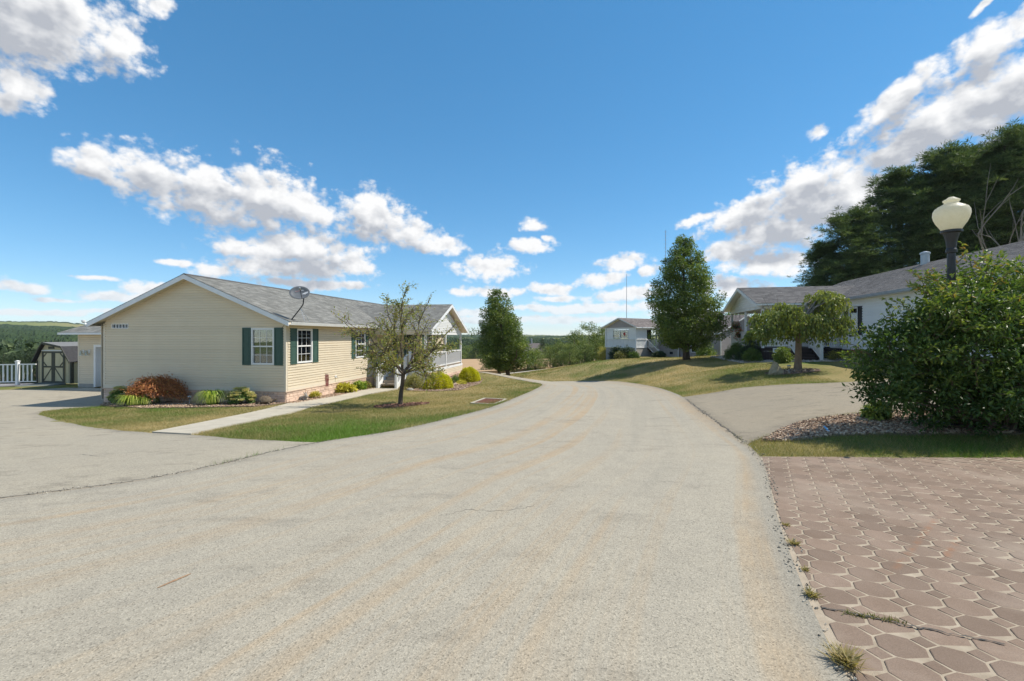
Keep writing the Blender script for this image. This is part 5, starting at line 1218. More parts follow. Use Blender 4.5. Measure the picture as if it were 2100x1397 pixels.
def statues():
    x, y, z = place(543, 830); T = thing('turtle_statue', 'brown turtle statue on the gravel at the corner of the gable', 'statue', (x, y, z), R(20))
    b = MB(); k = 14; vs = []; fs = []; prof = [(1.0, .09), (.98, .14), (.86, .21), (.66, .27), (.4, .31), (.05, .325)]
    for r, zz in prof:
        for j in range(k): a = 2 * math.pi * j / k; vs.append((r * .27 * math.cos(a), r * .21 * math.sin(a), zz * (1 + .04 * math.cos(a * 5))))
    for i in range(len(prof) - 1):
        for j in range(k): fs.append((i * k + j, i * k + (j + 1) % k, (i + 1) * k + (j + 1) % k, (i + 1) * k + j))
    fs += [tuple(range(k))[::-1], tuple(range((len(prof) - 1) * k, len(prof) * k))]
    b.add(vs, fs).build('shell', turtle_brown, T, True)
    pts = [(0, 0, .12, .08), (.2, 0, .11, .05), (.30, 0, .15, .035), (.37, 0, .18, .045), (.42, 0, .17, .03), (.16, .15, .08, .045), (.2, .2, .02, .035), (.16, -.15, .08, .045), (.2, -.2, .02, .035), (-.16, .15, .08, .045), (-.2, .19, .02, .035), (-.16, -.15, .08, .045), (-.2, -.19, .02, .035), (-.2, 0, .09, .04), (-.31, 0, .06, .012)]
    skin_figure('body', pts, [(0, 1), (1, 2), (2, 3), (3, 4), (0, 5), (5, 6), (0, 7), (7, 8), (0, 9), (9, 10), (0, 11), (11, 12), (0, 13), (13, 14)], turtle_brown, T)
    x, y, z = place(606, 822); Q = thing('rabbit_statue', 'pale grey rabbit statue sitting by the house corner', 'statue', (x, y, z), R(-60))
    pts = [(0, 0, .13, .13), (.0, 0, .26, .11), (.06, 0, .38, .07), (.10, 0, .46, .075), (.17, 0, .45, .045), (.06, .03, .54, .025), (.02, .05, .66, .03), (-.01, .06, .72, .012), (.06, -.03, .54, .025), (.02, -.05, .65, .03), (-.01, -.06, .71, .012), (.12, .07, .18, .04), (.15, .07, .03, .035), (.12, -.07, .18, .04), (.15, -.07, .03, .035), (-.04, .12, .08, .07), (.1, .13, .03, .04), (-.04, -.12, .08, .07), (.1, -.13, .03, .04), (-.16, 0, .1, .05)]
    skin_figure('body', pts, [(0, 1), (1, 2), (2, 3), (3, 4), (3, 5), (5, 6), (6, 7), (3, 8), (8, 9), (9, 10), (1, 11), (11, 12), (1, 13), (13, 14), (0, 15), (15, 16), (0, 17), (17, 18), (0, 19)], stone_grey, Q)
    x, y, z = place(621, 822); Q2 = thing('rabbit_statue', 'low grey rabbit statue crouching right of the sitting one', 'statue', (x, y, z), R(-30))
    pts = [(0, 0, .12, .11), (.12, 0, .13, .08), (.22, 0, .20, .06), (.29, 0, .18, .035), (.18, .03, .28, .02), (.12, .05, .36, .022), (.18, -.03, .28, .02), (.12, -.05, .36, .022), (.18, .06, .03, .03), (.18, -.06, .03, .03), (-.06, .1, .06, .06), (.06, .12, .025, .035), (-.06, -.1, .06, .06), (.06, -.12, .025, .035), (-.14, 0, .12, .045)]
    skin_figure('body', pts, [(0, 1), (1, 2), (2, 3), (2, 4), (4, 5), (2, 6), (6, 7), (1, 8), (1, 9), (0, 10), (10, 11), (0, 12), (12, 13), (0, 14)], stone_grey, Q2)
statues()
def garden_flag():
    x, y, z = place(652, 812); G = thing('garden_flag', 'small faded pink garden flag on a thin stand by the walkway', 'flag', (x, y, z), R(8))
    MB().tube([(0, 0, -.05), (0, 0, .92), (.06, 0, .96), (.42, 0, .96)], .008, 6).build('stand', dark_metal, G)
    m, nt, b, o = nodes('flag_cloth'); col = ramp(nt, noise(nt, 9, 4), [(.3, (.30, .07, .08)), (.5, (.52, .26, .22)), (.68, (.60, .42, .36))]); nt.links.new(col, b.inputs['Base Color']); b.inputs['Roughness'].default_value = .9
    V = []; Fc = []
    for i in range(9):
        for j in range(7): V.append((.06 + j * .066, .02 * math.sin(i * .9 + j * .8), .94 - i * .066))
    for i in range(8):
        for j in range(6): k = i * 7 + j; Fc.append((k, k + 1, k + 8, k + 7))
    np_mesh('flag_cloth', V, Fc, m, G, smooth_=True)
garden_flag()
def hook_ornament():
    x, y, z = place(383, 826); y += .45; G = thing('garden_ornament', 'rusty metal flower ornament on a stake against the gable skirting', 'ornament', (x, y, z))
    MB().tube([(0, 0, -.05), (0, 0, .62)], .01, 6).build('stake', dark_metal, G)
    rr = random.Random(4)
    for k in range(7):
        a = 2 * math.pi * k / 7; MB().tube([(0, 0, .5), (.10 * math.cos(a), .06 * math.sin(a), .62), (.17 * math.cos(a), .08 * math.sin(a), .58 + .12 * rr.random())], [.008, .03, .012], 6).build('petal', rust_iron if k % 2 else dark_metal, G)
    MB().prism([(-.06, -.03, .18), (.06, -.03, .18), (.06, .03, .18), (-.06, .03, .18)], [(-.09, -.04, .44), (.09, -.04, .44), (.09, .04, .44), (-.09, .04, .44)]).build('holder', shutter_green, G)
hook_ornament()
def marker():
    x, y, z = place(1694, 886); G = thing('hose_nozzle', 'small light blue plastic marker lying in the stone chips', 'marker', (x, y, z + .03), R(75))
    MB().tube([(-.08, 0, .0), (-.03, 0, .03), (.09, 0, .05)], [.014, .018, .012], 8).build('shaft', blue_plastic, G); MB().tube([(-.09, -.03, .0), (-.09, .03, .0)], .012, 6).build('grip', white_vinyl, G)
marker()
def planter(loc, s, lab, nm='flower_pot'):
    P = thing(nm, lab, 'flower pot', loc); MB().lathe([(.16 * s, 0), (.22 * s, .28 * s), (.25 * s, .30 * s), (.25 * s, .34 * s), (.20 * s, .33 * s)], k=14).build('pot', terracotta, P); return P
#@@PLANTS
# ------------------------------------------------------------------ vegetation helpers
def unit(v): return v / (np.linalg.norm(v, axis=1, keepdims=True) + 1e-9)
def leaves(name, pos, axis, nrm, L, W, tint, mat, parent=None, fold=.12, mid=.42):
    """one folded leaf blade for every position"""
    n = len(pos); ax = unit(axis); nr = unit(nrm - ax * np.sum(nrm * ax, 1, keepdims=True)); sd = np.cross(ax, nr)
    L = np.broadcast_to(L, n)[:, None]; W = np.broadcast_to(W, n)[:, None]
    base = pos; tip = pos + ax * L - nr * L * .10; m = pos + ax * L * mid + nr * W * fold
    V = np.stack([base, m + sd * W / 2, tip, m - sd * W / 2], 1).reshape(-1, 3); Fq = np.arange(4 * n).reshape(n, 4)
    return np_mesh(name, V, Fq, mat, parent, {'tint': np.repeat(np.clip(tint, 0, 1), 4)})
def rdir(n, g=rng): return unit(g.normal(size=(n, 3)))
def clump_leaves(centres, radii, per, g, outward=None, up=.35, squash=.8):
    """leaf positions scattered in clumps, denser towards the shell of each clump"""
    c = np.repeat(centres, per, 0); r = np.repeat(radii, per); n = len(c); d = rdir(n, g); rad = r * g.random(n) ** .45
    off = d * rad[:, None]; off[:, 2] *= squash; p = c + off
    ax = d + g.normal(size=(n, 3)) * .6; ax[:, 2] -= .15
    nr = d * .5 + g.normal(size=(n, 3)) * .5 + np.array((0, 0, up + .3))
    return p, ax, nr, rad / (r + 1e-6)
def limb_path(a, b, g, sag=.0, k=5, wob=.06):
    a, b = np.array(a, float), np.array(b, float); L = np.linalg.norm(b - a); out = []
    for i in range(k + 1):
        t = i / k; p = a + (b - a) * t; p = p + g.normal(size=3) * wob * L * math.sin(math.pi * t) * .5; p[2] += sag * L * math.sin(math.pi * t); out.append(p)
    return out
def crown_tree(name, label, loc, H, prof, trunk_r, n_cl, cl_r, per, leafL, mat, g, cat='tree', group=None, bark_=bark, zsq=.8, branches=26, tint_bias=0., hollow=.35, lean=(0, 0), asp=(1, 1), fill=0):
    """tapered trunk, limbs and a crown of leaf clumps; prof: list of (height fraction, radius in m)"""
    T = thing(name, label, cat, loc, 0, group)
    zs = np.array([p[0] for p in prof]); rs = np.array([p[1] for p in prof])
    z = g.random(n_cl * 6) * (zs[-1] - zs[0]) + zs[0]; r = np.interp(z, zs, rs); keep = g.random(len(z)) < (r / rs.max()) ** 1.3 + .04; z = z[keep][:n_cl]; r = r[keep][:n_cl]
    a = g.random(len(z)) * 2 * math.pi; q = r * np.sqrt(hollow ** 2 + (1 - hollow ** 2) * g.random(len(z))) * (1 + g.normal(size=len(z)) * .10)
    lump = 1 + .15 * np.sin(a * 3 + z * 9) + .11 * np.sin(a * 5 - z * 17)
    C = np.c_[q * lump * np.cos(a) * asp[0] + lean[0] * z, q * lump * np.sin(a) * asp[1] + lean[1] * z, z * H]
    R_ = cl_r * (.65 + .7 * g.random(len(z))) * np.clip(.55 + .45 * r / rs.max(), .4, 1)
    p, ax, nr, dep = clump_leaves(C, R_, per, g, squash=zsq)
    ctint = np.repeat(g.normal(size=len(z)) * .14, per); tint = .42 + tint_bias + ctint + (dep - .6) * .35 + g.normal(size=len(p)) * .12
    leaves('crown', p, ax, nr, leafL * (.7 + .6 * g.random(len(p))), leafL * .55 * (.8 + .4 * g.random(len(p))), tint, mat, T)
    b = MB(); top = H * zs[-1] * .93
    pts = [(lean[0] * t + g.normal() * .03 * H * .1 * (t > .1), lean[1] * t + g.normal() * .003 * H, t * top) for t in np.linspace(0, 1, 9)]
    pts[0] = (0, 0, -.15); b.tube(pts, [trunk_r * (1.35 if i == 0 else 1 - .9 * (i / 8) ** .8) for i in range(9)], 9); b.build('trunk', bark_, T, True)
    bb = MB(); idx = g.permutation(len(C))[:branches]
    for i in idx:
        zc = C[i][2]; rad = np.hypot(C[i][0], C[i][1]); z0 = max(zs[0] * H * .8, zc - rad * .9 - .2); t = z0 / top
        pa = limb_path((lean[0] * t, lean[1] * t, z0), C[i], g); r0 = trunk_r * .42 * (1 - .7 * t); bb.tube(pa, [r0 * (1 - .85 * j / 5) + .006 for j in range(6)], 5)
    bb.build('branches', bark_, T)
    return T
def shrub(name, label, loc, r, n_cl, cl_r, per, leafL, leafW, mat, g, cat='shrub', group=None, up=.4, tint=.45, stems=6, flat=0, part='foliage', spiky=0, base=.1):
    T = thing(name, label, cat, loc, 0, group); d = rdir(n_cl, g); d[:, 2] = np.abs(d[:, 2]) * (1 if not flat else .8)
    q = (.55 + .45 * g.random(n_cl))[:, None]; C = d * q * np.array(r) * .86 ; C[:, 2] = C[:, 2] * .93 + base
    p, ax, nr, dep = clump_leaves(C, np.full(n_cl, cl_r) * (.7 + .5 * g.random(n_cl)), per, g, up=up)
    out = unit(p * np.array([1, 1, 1.2])); ax = ax * (1 - spiky) + (out + np.array((0, 0, .5))) * spiky * 2
    k = p[:, 2] > .01; p, ax, nr, dep = p[k], ax[k], nr[k], dep[k]
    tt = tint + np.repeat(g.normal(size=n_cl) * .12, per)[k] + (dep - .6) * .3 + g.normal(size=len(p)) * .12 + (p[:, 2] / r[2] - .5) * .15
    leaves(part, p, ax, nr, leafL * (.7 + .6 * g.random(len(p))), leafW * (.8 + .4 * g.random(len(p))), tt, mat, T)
    b = MB()
    for i in range(stems):
        c = C[g.integers(len(C))]; b.tube(limb_path((g.normal() * .05, g.normal() * .05, -.03), c * .9, g), [.018, .016, .013, .011, .009, .006], 5)
    if stems: b.build('stems', bark, T)
    return T
G = lambda s: np.random.default_rng(s)
def ground(px, py, d=None):
    if d is None: return place(px, py)
    x = (px - CX) / F * d; return x, d, h1(x, d)

# ------------------------------------------------------------------ trees
PEAR = [(.10, .8), (.14, 1.45), (.20, 2.0), (.30, 2.2), (.40, 2.12), (.55, 1.88), (.70, 1.55), (.82, 1.12), (.90, .78), (.96, .42), (1.0, .15)]
def pears():
    x, y, z = ground(1408, 738, 30); Ht = CH + (690 - 487) / F * 30 - z
    crown_tree('pear_tree', 'tall rounded green tree on the right lawn before the grey house', (x, y, z), Ht, PEAR, .20, 520, .44, 92, .125, LEAF['pear'], G(1), lean=(-.25, 0))
    x, y, z = ground(1048, 776, 38); Ht = CH + (690 - 594) / F * 38 - z
    crown_tree('pear_tree', 'pointed dark green tree beside the bend of the road', (x - .2, y, z), Ht, [(p[0], p[1] * .93) for i, p in enumerate(PEAR)], .17, 430, .44, 80, .135, LEAF['pear'], G(2), tint_bias=-.04, lean=(-1.0, 0))
    x, y, z = ground(1016, 774, 41); Ht = CH + (690 - 640) / F * 41 - z
    crown_tree('pear_tree', 'lower dark tree half hidden behind the pointed one', (x + .3, y + 1.5, z), Ht + .5, [(.08, .8), (.2, 1.6), (.4, 2.0), (.7, 1.6), (1, .3)], .13, 230, .46, 75, .125, LEAF['pear'], G(3), tint_bias=-.14)
pears()
def apple_tree():
    g = G(21); x, y, z = ground(822, 833, 16.0); T = thing('apple_tree', 'young sparse apple tree with bare branches in a mulch ring', 'tree', (x, y, z))
    b = MB(); b.tube([(0, 0, -.1), (-.02, 0, .05), (.0, 0, .4), (.05, .02, .8), (.09, .0, 1.12), (.10, 0, 1.28)], [.125, .085, .075, .068, .07, .055], 10); b.build('trunk', bark, T, True)
    bb = MB(); tw = []
    def grow(p, d, L, r, lev):
        d = np.array(d) / np.linalg.norm(d); pts = [np.array(p)]; k = 6; dd = d.copy()
        for i in range(k):
            dd = dd + g.normal(size=3) * .14 + np.array((0, 0, .05 if lev < 2 else .02)); dd /= np.linalg.norm(dd); pts.append(pts[-1] + dd * L / k)
        bb.tube(pts, [r * (1 - .65 * i / k) for i in range(k + 1)], 6 if lev < 2 else 4)
        for i in range(1, k + 1): tw.append((pts[i], dd.copy(), lev, i / k))
        if lev < 2:
            for i in range(2 if lev == 0 else 1, k + 1):
                for _ in range(2 if lev < 2 else 1):
                    if g.random() < (.72 if lev < 2 else .55):
                        q = dd + g.normal(size=3) * .75; q[2] += .05; grow(pts[i], q, L * g.uniform(.3, .55), r * .5, lev + 1)
    mains = [((-.62, .1, .95), 2.3), ((-.95, -.2, .55), 1.95), ((-.28, .25, 1.2), 2.35), ((.18, -.1, 1.25), 2.25), ((.62, .15, .95), 2.3), ((.95, -.1, .55), 1.9), ((.5, .5, .7), 1.6), ((-.4, -.55, .6), 1.6), ((.8, -.3, .25), 1.5), ((-.9, .3, .22), 1.6), ((.1, .7, .6), 1.5)]
    for d, L in mains: grow((.1 + g.normal() * .02, 0, 1.05 + g.random() * .2), d, L, .036, 0)
    bb.build('branches', bark, T)
    P = []; A = []
    for (p, d, lev, t) in tw:
        n = {0: 3, 1: 9, 2: 16, 3: 10}[lev]
        if lev == 0 and t < .5: continue
        for _ in range(n):
            P.append(p + g.normal(size=3) * .055); q = d + g.normal(size=3) * .7; q[2] -= .25; A.append(q)
    P = np.array(P); A = np.array(A); n = len(P); keep = g.random(n) < min(1, 6200 / n); P, A = P[keep], A[keep]; n = len(P)
    leaves('foliage', P, A, g.normal(size=(n, 3)) + np.array((0, 0, .8)), .092 * (.7 + .6 * g.random(n)), .044, .56 + g.normal(size=n) * .22, LEAF['apple'], T)
apple_tree()
def weeping_tree():
    g = G(33); x, y, z = ground(1636, 760); T = thing('weeping_tree', 'small weeping tree with a drooping umbrella crown before the white house', 'tree', (x, y, z))
    s = y / F
    b = MB(); b.tube([(0, 0, -.1), (0, 0, .03), (.01, 0, .3), (.03, 0, .9), (.05, .02, 1.5), (.05, 0, 1.9)], [.22, .17, .135, .12, .11, .08], 10); b.build('trunk', bark_pale, T, True)
    top = lambda px, py: np.array(((px - 1636) * s, 0, (760 - py) * s))
    heads = [(1575, 640, .42), (1600, 622, .36), (1636, 640, .42), (1660, 650, .48), (1682, 602, .42), (1698, 597, .38), (1702, 644, .34), (1556, 668, .34), (1620, 662, .5), (1686, 650, .46)]
    bb = MB(); P = []; A = []
    for (px, py, rr) in heads:
        for sgn in (-1, 0, 1):
            c = top(px, py); c[1] = sgn * g.uniform(.4, 1.1) + g.normal() * .1; c[0] += g.normal() * .08; c[2] -= .30 * abs(sgn) * g.random()
            bb.tube(limb_path((.05, 0, 1.5 + g.random() * .3), c + np.array((0, 0, -.08)), g, sag=.16), [.05, .042, .034, .026, .018, .01], 6)
            for _ in range(24):
                a = g.random() * 6.283; rd = rr * g.random() ** .5; st = c + np.array((rd * math.cos(a) * .55, rd * math.sin(a) * .55, -.05 + g.normal() * .05))
                e = c + np.array((rd * math.cos(a) * 1.25, rd * math.sin(a) * 1.25, 0)); e[2] = max(1.12 + .5 * g.random(), c[2] - g.uniform(.25, 1.2)); 
                q = limb_path(st, e, g, sag=.18, k=7, wob=.08)
                if g.random() < .5: bb.tube(q, [.008 - .0008 * i for i in range(8)], 3, False)
                for i in range(8):
                    for _ in range(2):
                        P.append(q[i] + g.normal(size=3) * .06); d = (q[min(i + 1, 7)] - q[max(i - 1, 0)]); A.append(d / (np.linalg.norm(d) + 1e-6) + np.array((0, 0, -.55)) + g.normal(size=3) * .4)
    for k in range(9):   # bare grey sticks through the top
        c = top(1560 + k * 20, 640); e = c + np.array((g.normal() * .35, g.normal() * .3, g.uniform(.35, .75))); bb.tube(limb_path(c, e, g), [.014, .012, .01, .008, .006, .004], 4)
    bb.build('branches', twig_grey, T)
    P = np.array(P); A = np.array(A); n = len(P)
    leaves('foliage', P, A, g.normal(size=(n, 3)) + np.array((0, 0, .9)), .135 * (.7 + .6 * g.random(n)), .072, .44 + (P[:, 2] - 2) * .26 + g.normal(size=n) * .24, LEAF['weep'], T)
weeping_tree()
def big_shrub():
    g = G(44); x0, y0 = 8.55, 8.1; z = h1(7.6, 8.3); T = thing('large_shrub', 'huge glossy leaved shrub surrounding the lamp post', 'shrub', (x0, y0, z))
    # lobes: centre and radii in the frame of the shrub, from the outline against house and sky
    lobes = [(-1.62, -.1, 1.12, .78, .8, .95), (-1.3, -.2, 1.62, .72, .8, .68), (-.98, -.45, 2.0, .62, .62, .66), (-.6, -.2, 1.2, 1.1, 1.0, 1.2), (-.35, .25, 2.25, .68, .8, .60), (.3, .1, 2.2, .95, 1.0, 1.05), (.95, .0, 1.5, 1.3, 1.1, 1.7), (1.95, .2, 1.8, 1.2, 1.2, 1.6), (-.95, -.25, .62, .95, .8, .6), (.4, -.35, .65, 1.2, .9, .75), (1.6, -.3, .7, 1.2, .9, .8), (-1.95, -.1, .95, .45, .55, .55)]
    C = []; R_ = []
    for (cx, cy, cz, rx, ry, rz) in lobes:
        n = int(66 * (rx * ry * rz) ** .6) + 12; d = rdir(n, g); q = (.45 + .55 * g.random(n) ** .6)[:, None]; c = np.array((cx, cy, cz)) + d * q * np.array((rx, ry, rz)) * .95; C.append(c); R_.append(np.full(n, .20) * (.7 + .6 * g.random(n)))
    C = np.vstack(C); R_ = np.hstack(R_); k = C[:, 2] > .08; C, R_ = C[k], R_[k]
    per = 48; p, ax, nr, dep = clump_leaves(C, R_, per, g, up=.5, squash=.9); ct = np.repeat(g.normal(size=len(C)) * .12, per)
    # arching shoots that break the outline
    bb = MB(); SP = []; SA = []
    for i in range(150):
        cx, cy, cz, rx, ry, rz = lobes[g.integers(len(lobes))]; d = unit(g.normal(size=(1, 3)))[0]; d[2] = abs(d[2]) * .8 + (.1 if g.random() < .8 else -.3); st = np.array((cx, cy, cz)) + d * np.array((rx, ry, rz)) * .8
        L = g.uniform(.3, .6); e = st + (d + g.normal(size=3) * .25) * L; e[2] += .05; q = limb_path(st, e, g, sag=.08, k=7); bb.tube(q, [.008 - .0008 * j for j in range(8)], 4, False)
        for j in range(1, 8):
            for s in (-1, 1, 0): SP.append(q[j] + g.normal(size=3) * .012); SA.append(d * .8 + g.normal(size=3) * .65 + np.array((0, 0, -.12)))
    for i in range(60):
        c = C[g.integers(len(C))]; bb.tube(limb_path((g.normal() * .5 + .3, g.normal() * .2, -.05), c * np.array((.95, .95, .95)), g, sag=.02), [.035, .03, .024, .018, .012, .006], 5)
    bb.build('branches', bark, T)
    P = np.vstack([p, np.array(SP)]); A = np.vstack([ax, np.array(SA)]); n = len(P); NR = np.vstack([nr, g.normal(size=(len(SP), 3)) * .5 + np.array((0, 0, .9))])
    tint = np.hstack([.34 + ct + (dep - .6) * .3, np.full(len(SP), .66)]) + g.normal(size=n) * .13 + (P[:, 2] - 1.6) * .15  # upper leaves yellower, with highlights on the top put into their tint
    k = P[:, 2] > .03
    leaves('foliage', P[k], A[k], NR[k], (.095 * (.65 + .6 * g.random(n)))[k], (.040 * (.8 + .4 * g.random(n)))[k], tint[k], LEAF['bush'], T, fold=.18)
big_shrub()
# pines behind the white house
def pine(name_label, loc, H, seed, Rmax, group, base_frac=.12):
    g = G(seed); T = thing('pine_tree', name_label, 'tree', loc, 0, group)
    b = MB(); b.tube([(0, 0, -.3), (0, 0, H * .3), (.1, 0, H * .7), (0, .1, H * .97)], [.32, .27, .15, .04], 9); b.build('trunk', bark, T, True)
    bb = MB(); P = []; A = []; TT = []
    nb = int(H * 7.5)
    for i in range(nb):
        t = base_frac + (1 - base_frac) * (i + g.random()) / nb; zz = t * H; L = Rmax * (1 - t) ** .5 * g.uniform(.65, 1.12) * (1 if t > .25 else .75 + t) + .35; a = g.random() * 6.283
        e = np.array((math.cos(a) * L, math.sin(a) * L, zz + L * g.uniform(-.12, .48))); st = np.array((0, 0, zz)); q = limb_path(st, e, g, sag=.05, k=6); bb.tube(q, [.06 * (1 - .8 * j / 6) * (1.1 - t) + .008 for j in range(7)], 4, False)
        for j in range(2, 7):
            for _ in range(4):
                c = q[j] + g.normal(size=3) * np.array((.6, .6, .62)) * (.45 + .12 * L); m = 26
                d = rdir(m, g); d[:, 2] = np.abs(d[:, 2]) * .9 - .12; d = unit(d + np.array((math.cos(a), math.sin(a), 0)) * .5)
                P.append(c + d * g.random((m, 1)) * .36 * np.array((1.1, 1.1, .7))); A.append(d); TT.append(np.full(m, .38 + g.normal() * .16 + (j - 4) * .05))
    bb.build('branches', bark, T)
    P = np.vstack(P); A = np.vstack(A); n = len(P); tt = np.hstack(TT) + g.normal(size=n) * .1
    leaves('needles', P, A, g.normal(size=(n, 3)) + np.array((0, 0, .5)), .36 * (.7 + .6 * g.random(n)), .055, tt, LEAF['pine'], T, fold=.05)
    return T
def pines():
    def pl(px, pyt, d): x = (px - CX) / F * d; z = h1(x, d); return (x, d, z), CH + (690 - pyt) / F * d - z
    l, H = pl(2062, 285, 40); a = pine('tallest pine at the right edge above the lamp globe', l, H, 51, 6.0, 'pines behind the white house', .2)
    l, H = pl(1935, 318, 42); b = pine('second tallest pine left of the lamp globe', l, H, 52, 5.4, 'pines behind the white house', .2)
    def dup(src, px, pyt, d, lab, rz, srcH):
        l, H = pl(px, pyt, d); c = copy_tree(src); c.location = l; s = H / srcH; c.scale = (s * 1.12, s * 1.12, s); c.rotation_euler = (0, 0, rz); c['label'] = lab
    Hb = H; Ha = pl(2062, 285, 40)[1]
    dup(b, 1845, 362, 44, 'middle pine behind the chimney flue of the white house', 2.0, Hb); dup(a, 1748, 440, 43, 'low pine behind the ridge where the porch roof joins', 1.1, Ha); dup(b, 1690, 505, 45, 'leftmost and lowest pine with drooping tips', 4.0, Hb); dup(a, 2010, 318, 50, 'pine standing between and behind the two tallest', 3.3, Ha); dup(b, 2180, 300, 41, 'pine at the far right partly outside the picture', 5.2, Hb)
pines()
def bare_tree():
    g = G(61); x = (2062 - CX) / F * 27; T = thing('bare_tree', 'leafless grey tree in front of the dark pines', 'tree', (x, 27, h1(x, 27)))
    b = MB()
    def grow(p, d, L, r, lev):
        d = np.array(d, float); d /= np.linalg.norm(d); pts = [np.array(p, float)]
        for i in range(6): d = d + g.normal(size=3) * .06; d /= np.linalg.norm(d); pts.append(pts[-1] + d * L / 6)
        b.tube(pts, [r * (1 - .6 * i / 6) for i in range(7)], 6 if lev < 2 else 4)
        if lev < 3:
            for i in (3, 5, 6):
                q = d + g.normal(size=3) * .36; q[2] = abs(q[2]) + .15; grow(pts[i], q, L * g.uniform(.45, .65), r * .55, lev + 1)
    grow((0, 0, -.2), (-.05, 0, 1), 4.6, .13, 0); grow((0, 0, 2.5), (-.7, -.1, .8), 4.0, .075, 1); grow((0, 0, 2.8), (.35, 0, 1), 4.4, .08, 1)
    b.build('branches', twig_grey, T); T.scale = (1.0, 1.0, 1.3)
bare_tree()

# ------------------------------------------------------------------ shrubs and flowers
def yellow_globe(px, py, d, w, hh, lab, seed):
    g = G(seed); x, y, z = ground(px, py, d); s = d / F; T = thing('golden_shrub', lab, 'shrub', (x, y, z), 0, 'golden thread shrubs by the porch')
    n = 7500; dr = rdir(n, g); dr[:, 2] = np.abs(dr[:, 2]); q = (.8 + .2 * g.random(n))[:, None]; R_ = np.array((w / 2 * s, w / 2 * s * .9, hh * s)); lump = 1 + .05 * np.sin(dr[:, :1] * 9 + dr[:, 1:2] * 7)
    p = dr * q * R_ * lump; p[:, 2] += .03; leaves('foliage', p, dr + g.normal(size=(n, 3)) * .45 + np.array((0, 0, -.25)), g.normal(size=(n, 3)) * .4 + dr, .085 * (.6 + .7 * g.random(n)), .03, .5 + g.normal(size=n) * .2 + (q[:, 0] - .9) * 1.6, LEAF['yellow'], T)
    b = MB()
    for i in range(10): b.tube(limb_path((0, 0, -.03), p[g.integers(n)] * .85, g), [.02, .018, .015, .012, .01, .007], 5)
    b.build('stems', bark, T)
yellow_globe(899, 799, 22.4, 58, 33, 'rounded golden shrub nearest the porch corner post', 71); yellow_globe(962, 783, 26.2, 44, 28, 'rounded golden shrub at the far end of the porch', 72)
def red_maple():
    g = G(81); x, y, z = place(323, 829); T = thing('japanese_maple', 'low red leaved weeping maple against the gable wall', 'tree', (x, y, z)); s = y / F
    b = MB(); b.tube([(0, 0, -.05), (.03, 0, .15), (-.02, 0, .32), (.0, .0, .46)], [.07, .055, .05, .04], 8); b.build('trunk', bark, T, True)
    bb = MB(); P = []; A = []
    for i in range(230):
        a = g.random() * 6.283; rx = g.uniform(.2, 1.0) ** .8; ex = rx * math.cos(a) * 1.12; ey = rx * math.sin(a) * .75; sx = (-.05 if ex < 0 else 0)
        hz = 1.12 - .62 * (ex ** 2 + ey ** 2) - .10 * max(0, ex) + g.normal() * .05; e = np.array((ex, ey, max(.16, hz * g.uniform(.5, 1.0)))); st = np.array((g.normal() * .04, 0, .42)); q = limb_path(st, e, g, sag=.28, k=6, wob=.1)
        if i % 2 == 0: bb.tube(q, [.016 - .002 * j for j in range(7)], 4, False)
        for j in range(3, 7):
            m = 12; P.append(q[j] + g.normal(size=(m, 3)) * np.array((.10, .10, .07))); A.append((e - st) * np.array((1, 1, 0)) + g.normal(size=(m, 3)) * .55 + np.array((0, 0, -.45)))
    bb.build('branches', bark, T); P = np.vstack(P); A = np.vstack(A); n = len(P)
    leaves('foliage', P, A, g.normal(size=(n, 3)) * .6 + np.array((0, 0, 1)), .10 * (.6 + .8 * g.random(n)), .028, .5 + g.normal(size=n) * .2, LEAF['maple'], T)
red_maple()
def strap_plant(name, lab, loc, r, hgt, n, mat, seed, w=.022, group=None, cat='plant'):
    g = G(seed); T = thing(name, lab, cat, loc, 0, group); V = []; Fc = []; tint = []; k = 6
    for i in range(n):
        a = g.random() * 6.283; c = np.array((math.cos(a), math.sin(a), 0)); L = g.uniform(.6, 1.0); st = c * r * .35 * g.random(); sd = np.array((-c[1], c[0], 0)); b0 = len(V); tn = .5 + g.normal() * .22
        for j in range(k + 1):
            t = j / k; p = st + c * r * L * t ** 1.25; p[2] = hgt * L * (1.95 * t - 1.78 * t ** 2); ww = w * (1 - t ** 2 * .9); V += [p - sd * ww / 2, p + sd * ww / 2]; tint += [tn + .25 * t * t] * 2
        for j in range(k): q = b0 + 2 * j; Fc.append((q, q + 1, q + 3, q + 2))
    np_mesh('leaves', V, Fc, mat, T, {'tint': np.clip(tint, 0, 1)}); return T
strap_plant('daylily', 'arching green daylily clump left of the pale sedum', place(437, 831), .62, 1.1, 230, LEAF['lily'], 91, .026)
strap_plant('daylily', 'daylily foliage under the left side of the red maple', place(272, 833), .58, .85, 190, LEAF['lily'], 92, .026); strap_plant('daylily', 'daylily foliage under the right side of the red maple', place(297, 832), .48, .7, 140, LEAF['lily'], 93, .024)
def sedum(px, py, r, hgt, lab, seed, stretch=1.0):
    g = G(seed); T = shrub('sedum_plant', lab, place(px, py), (r * stretch, r * .8, hgt), 60, .10, 26, .085, .05, LEAF['sedum'], g, 'plant', tint=.5, stems=8)
    P = []; A = []
    for i in range(46):
        d = rdir(1, g)[0]; d[2] = abs(d[2]) + .25; d /= np.linalg.norm(d); c = d * np.array((r * stretch, r * .8, hgt)) * .98 + np.array((0, 0, .06)); m = 90; o = rdir(m, g) * np.array((.105, .105, .035)) * np.sqrt(g.random((m, 1))); P.append(c + o); A.append(o + np.array((0, 0, .05)))
    P = np.vstack(P); A = np.vstack(A); n = len(P); leaves('flower_heads', P, A, g.normal(size=(n, 3)) * .4 + np.array((0, 0, 1)), .042, .036, g.random(n), LEAF['sedumflower'], T)
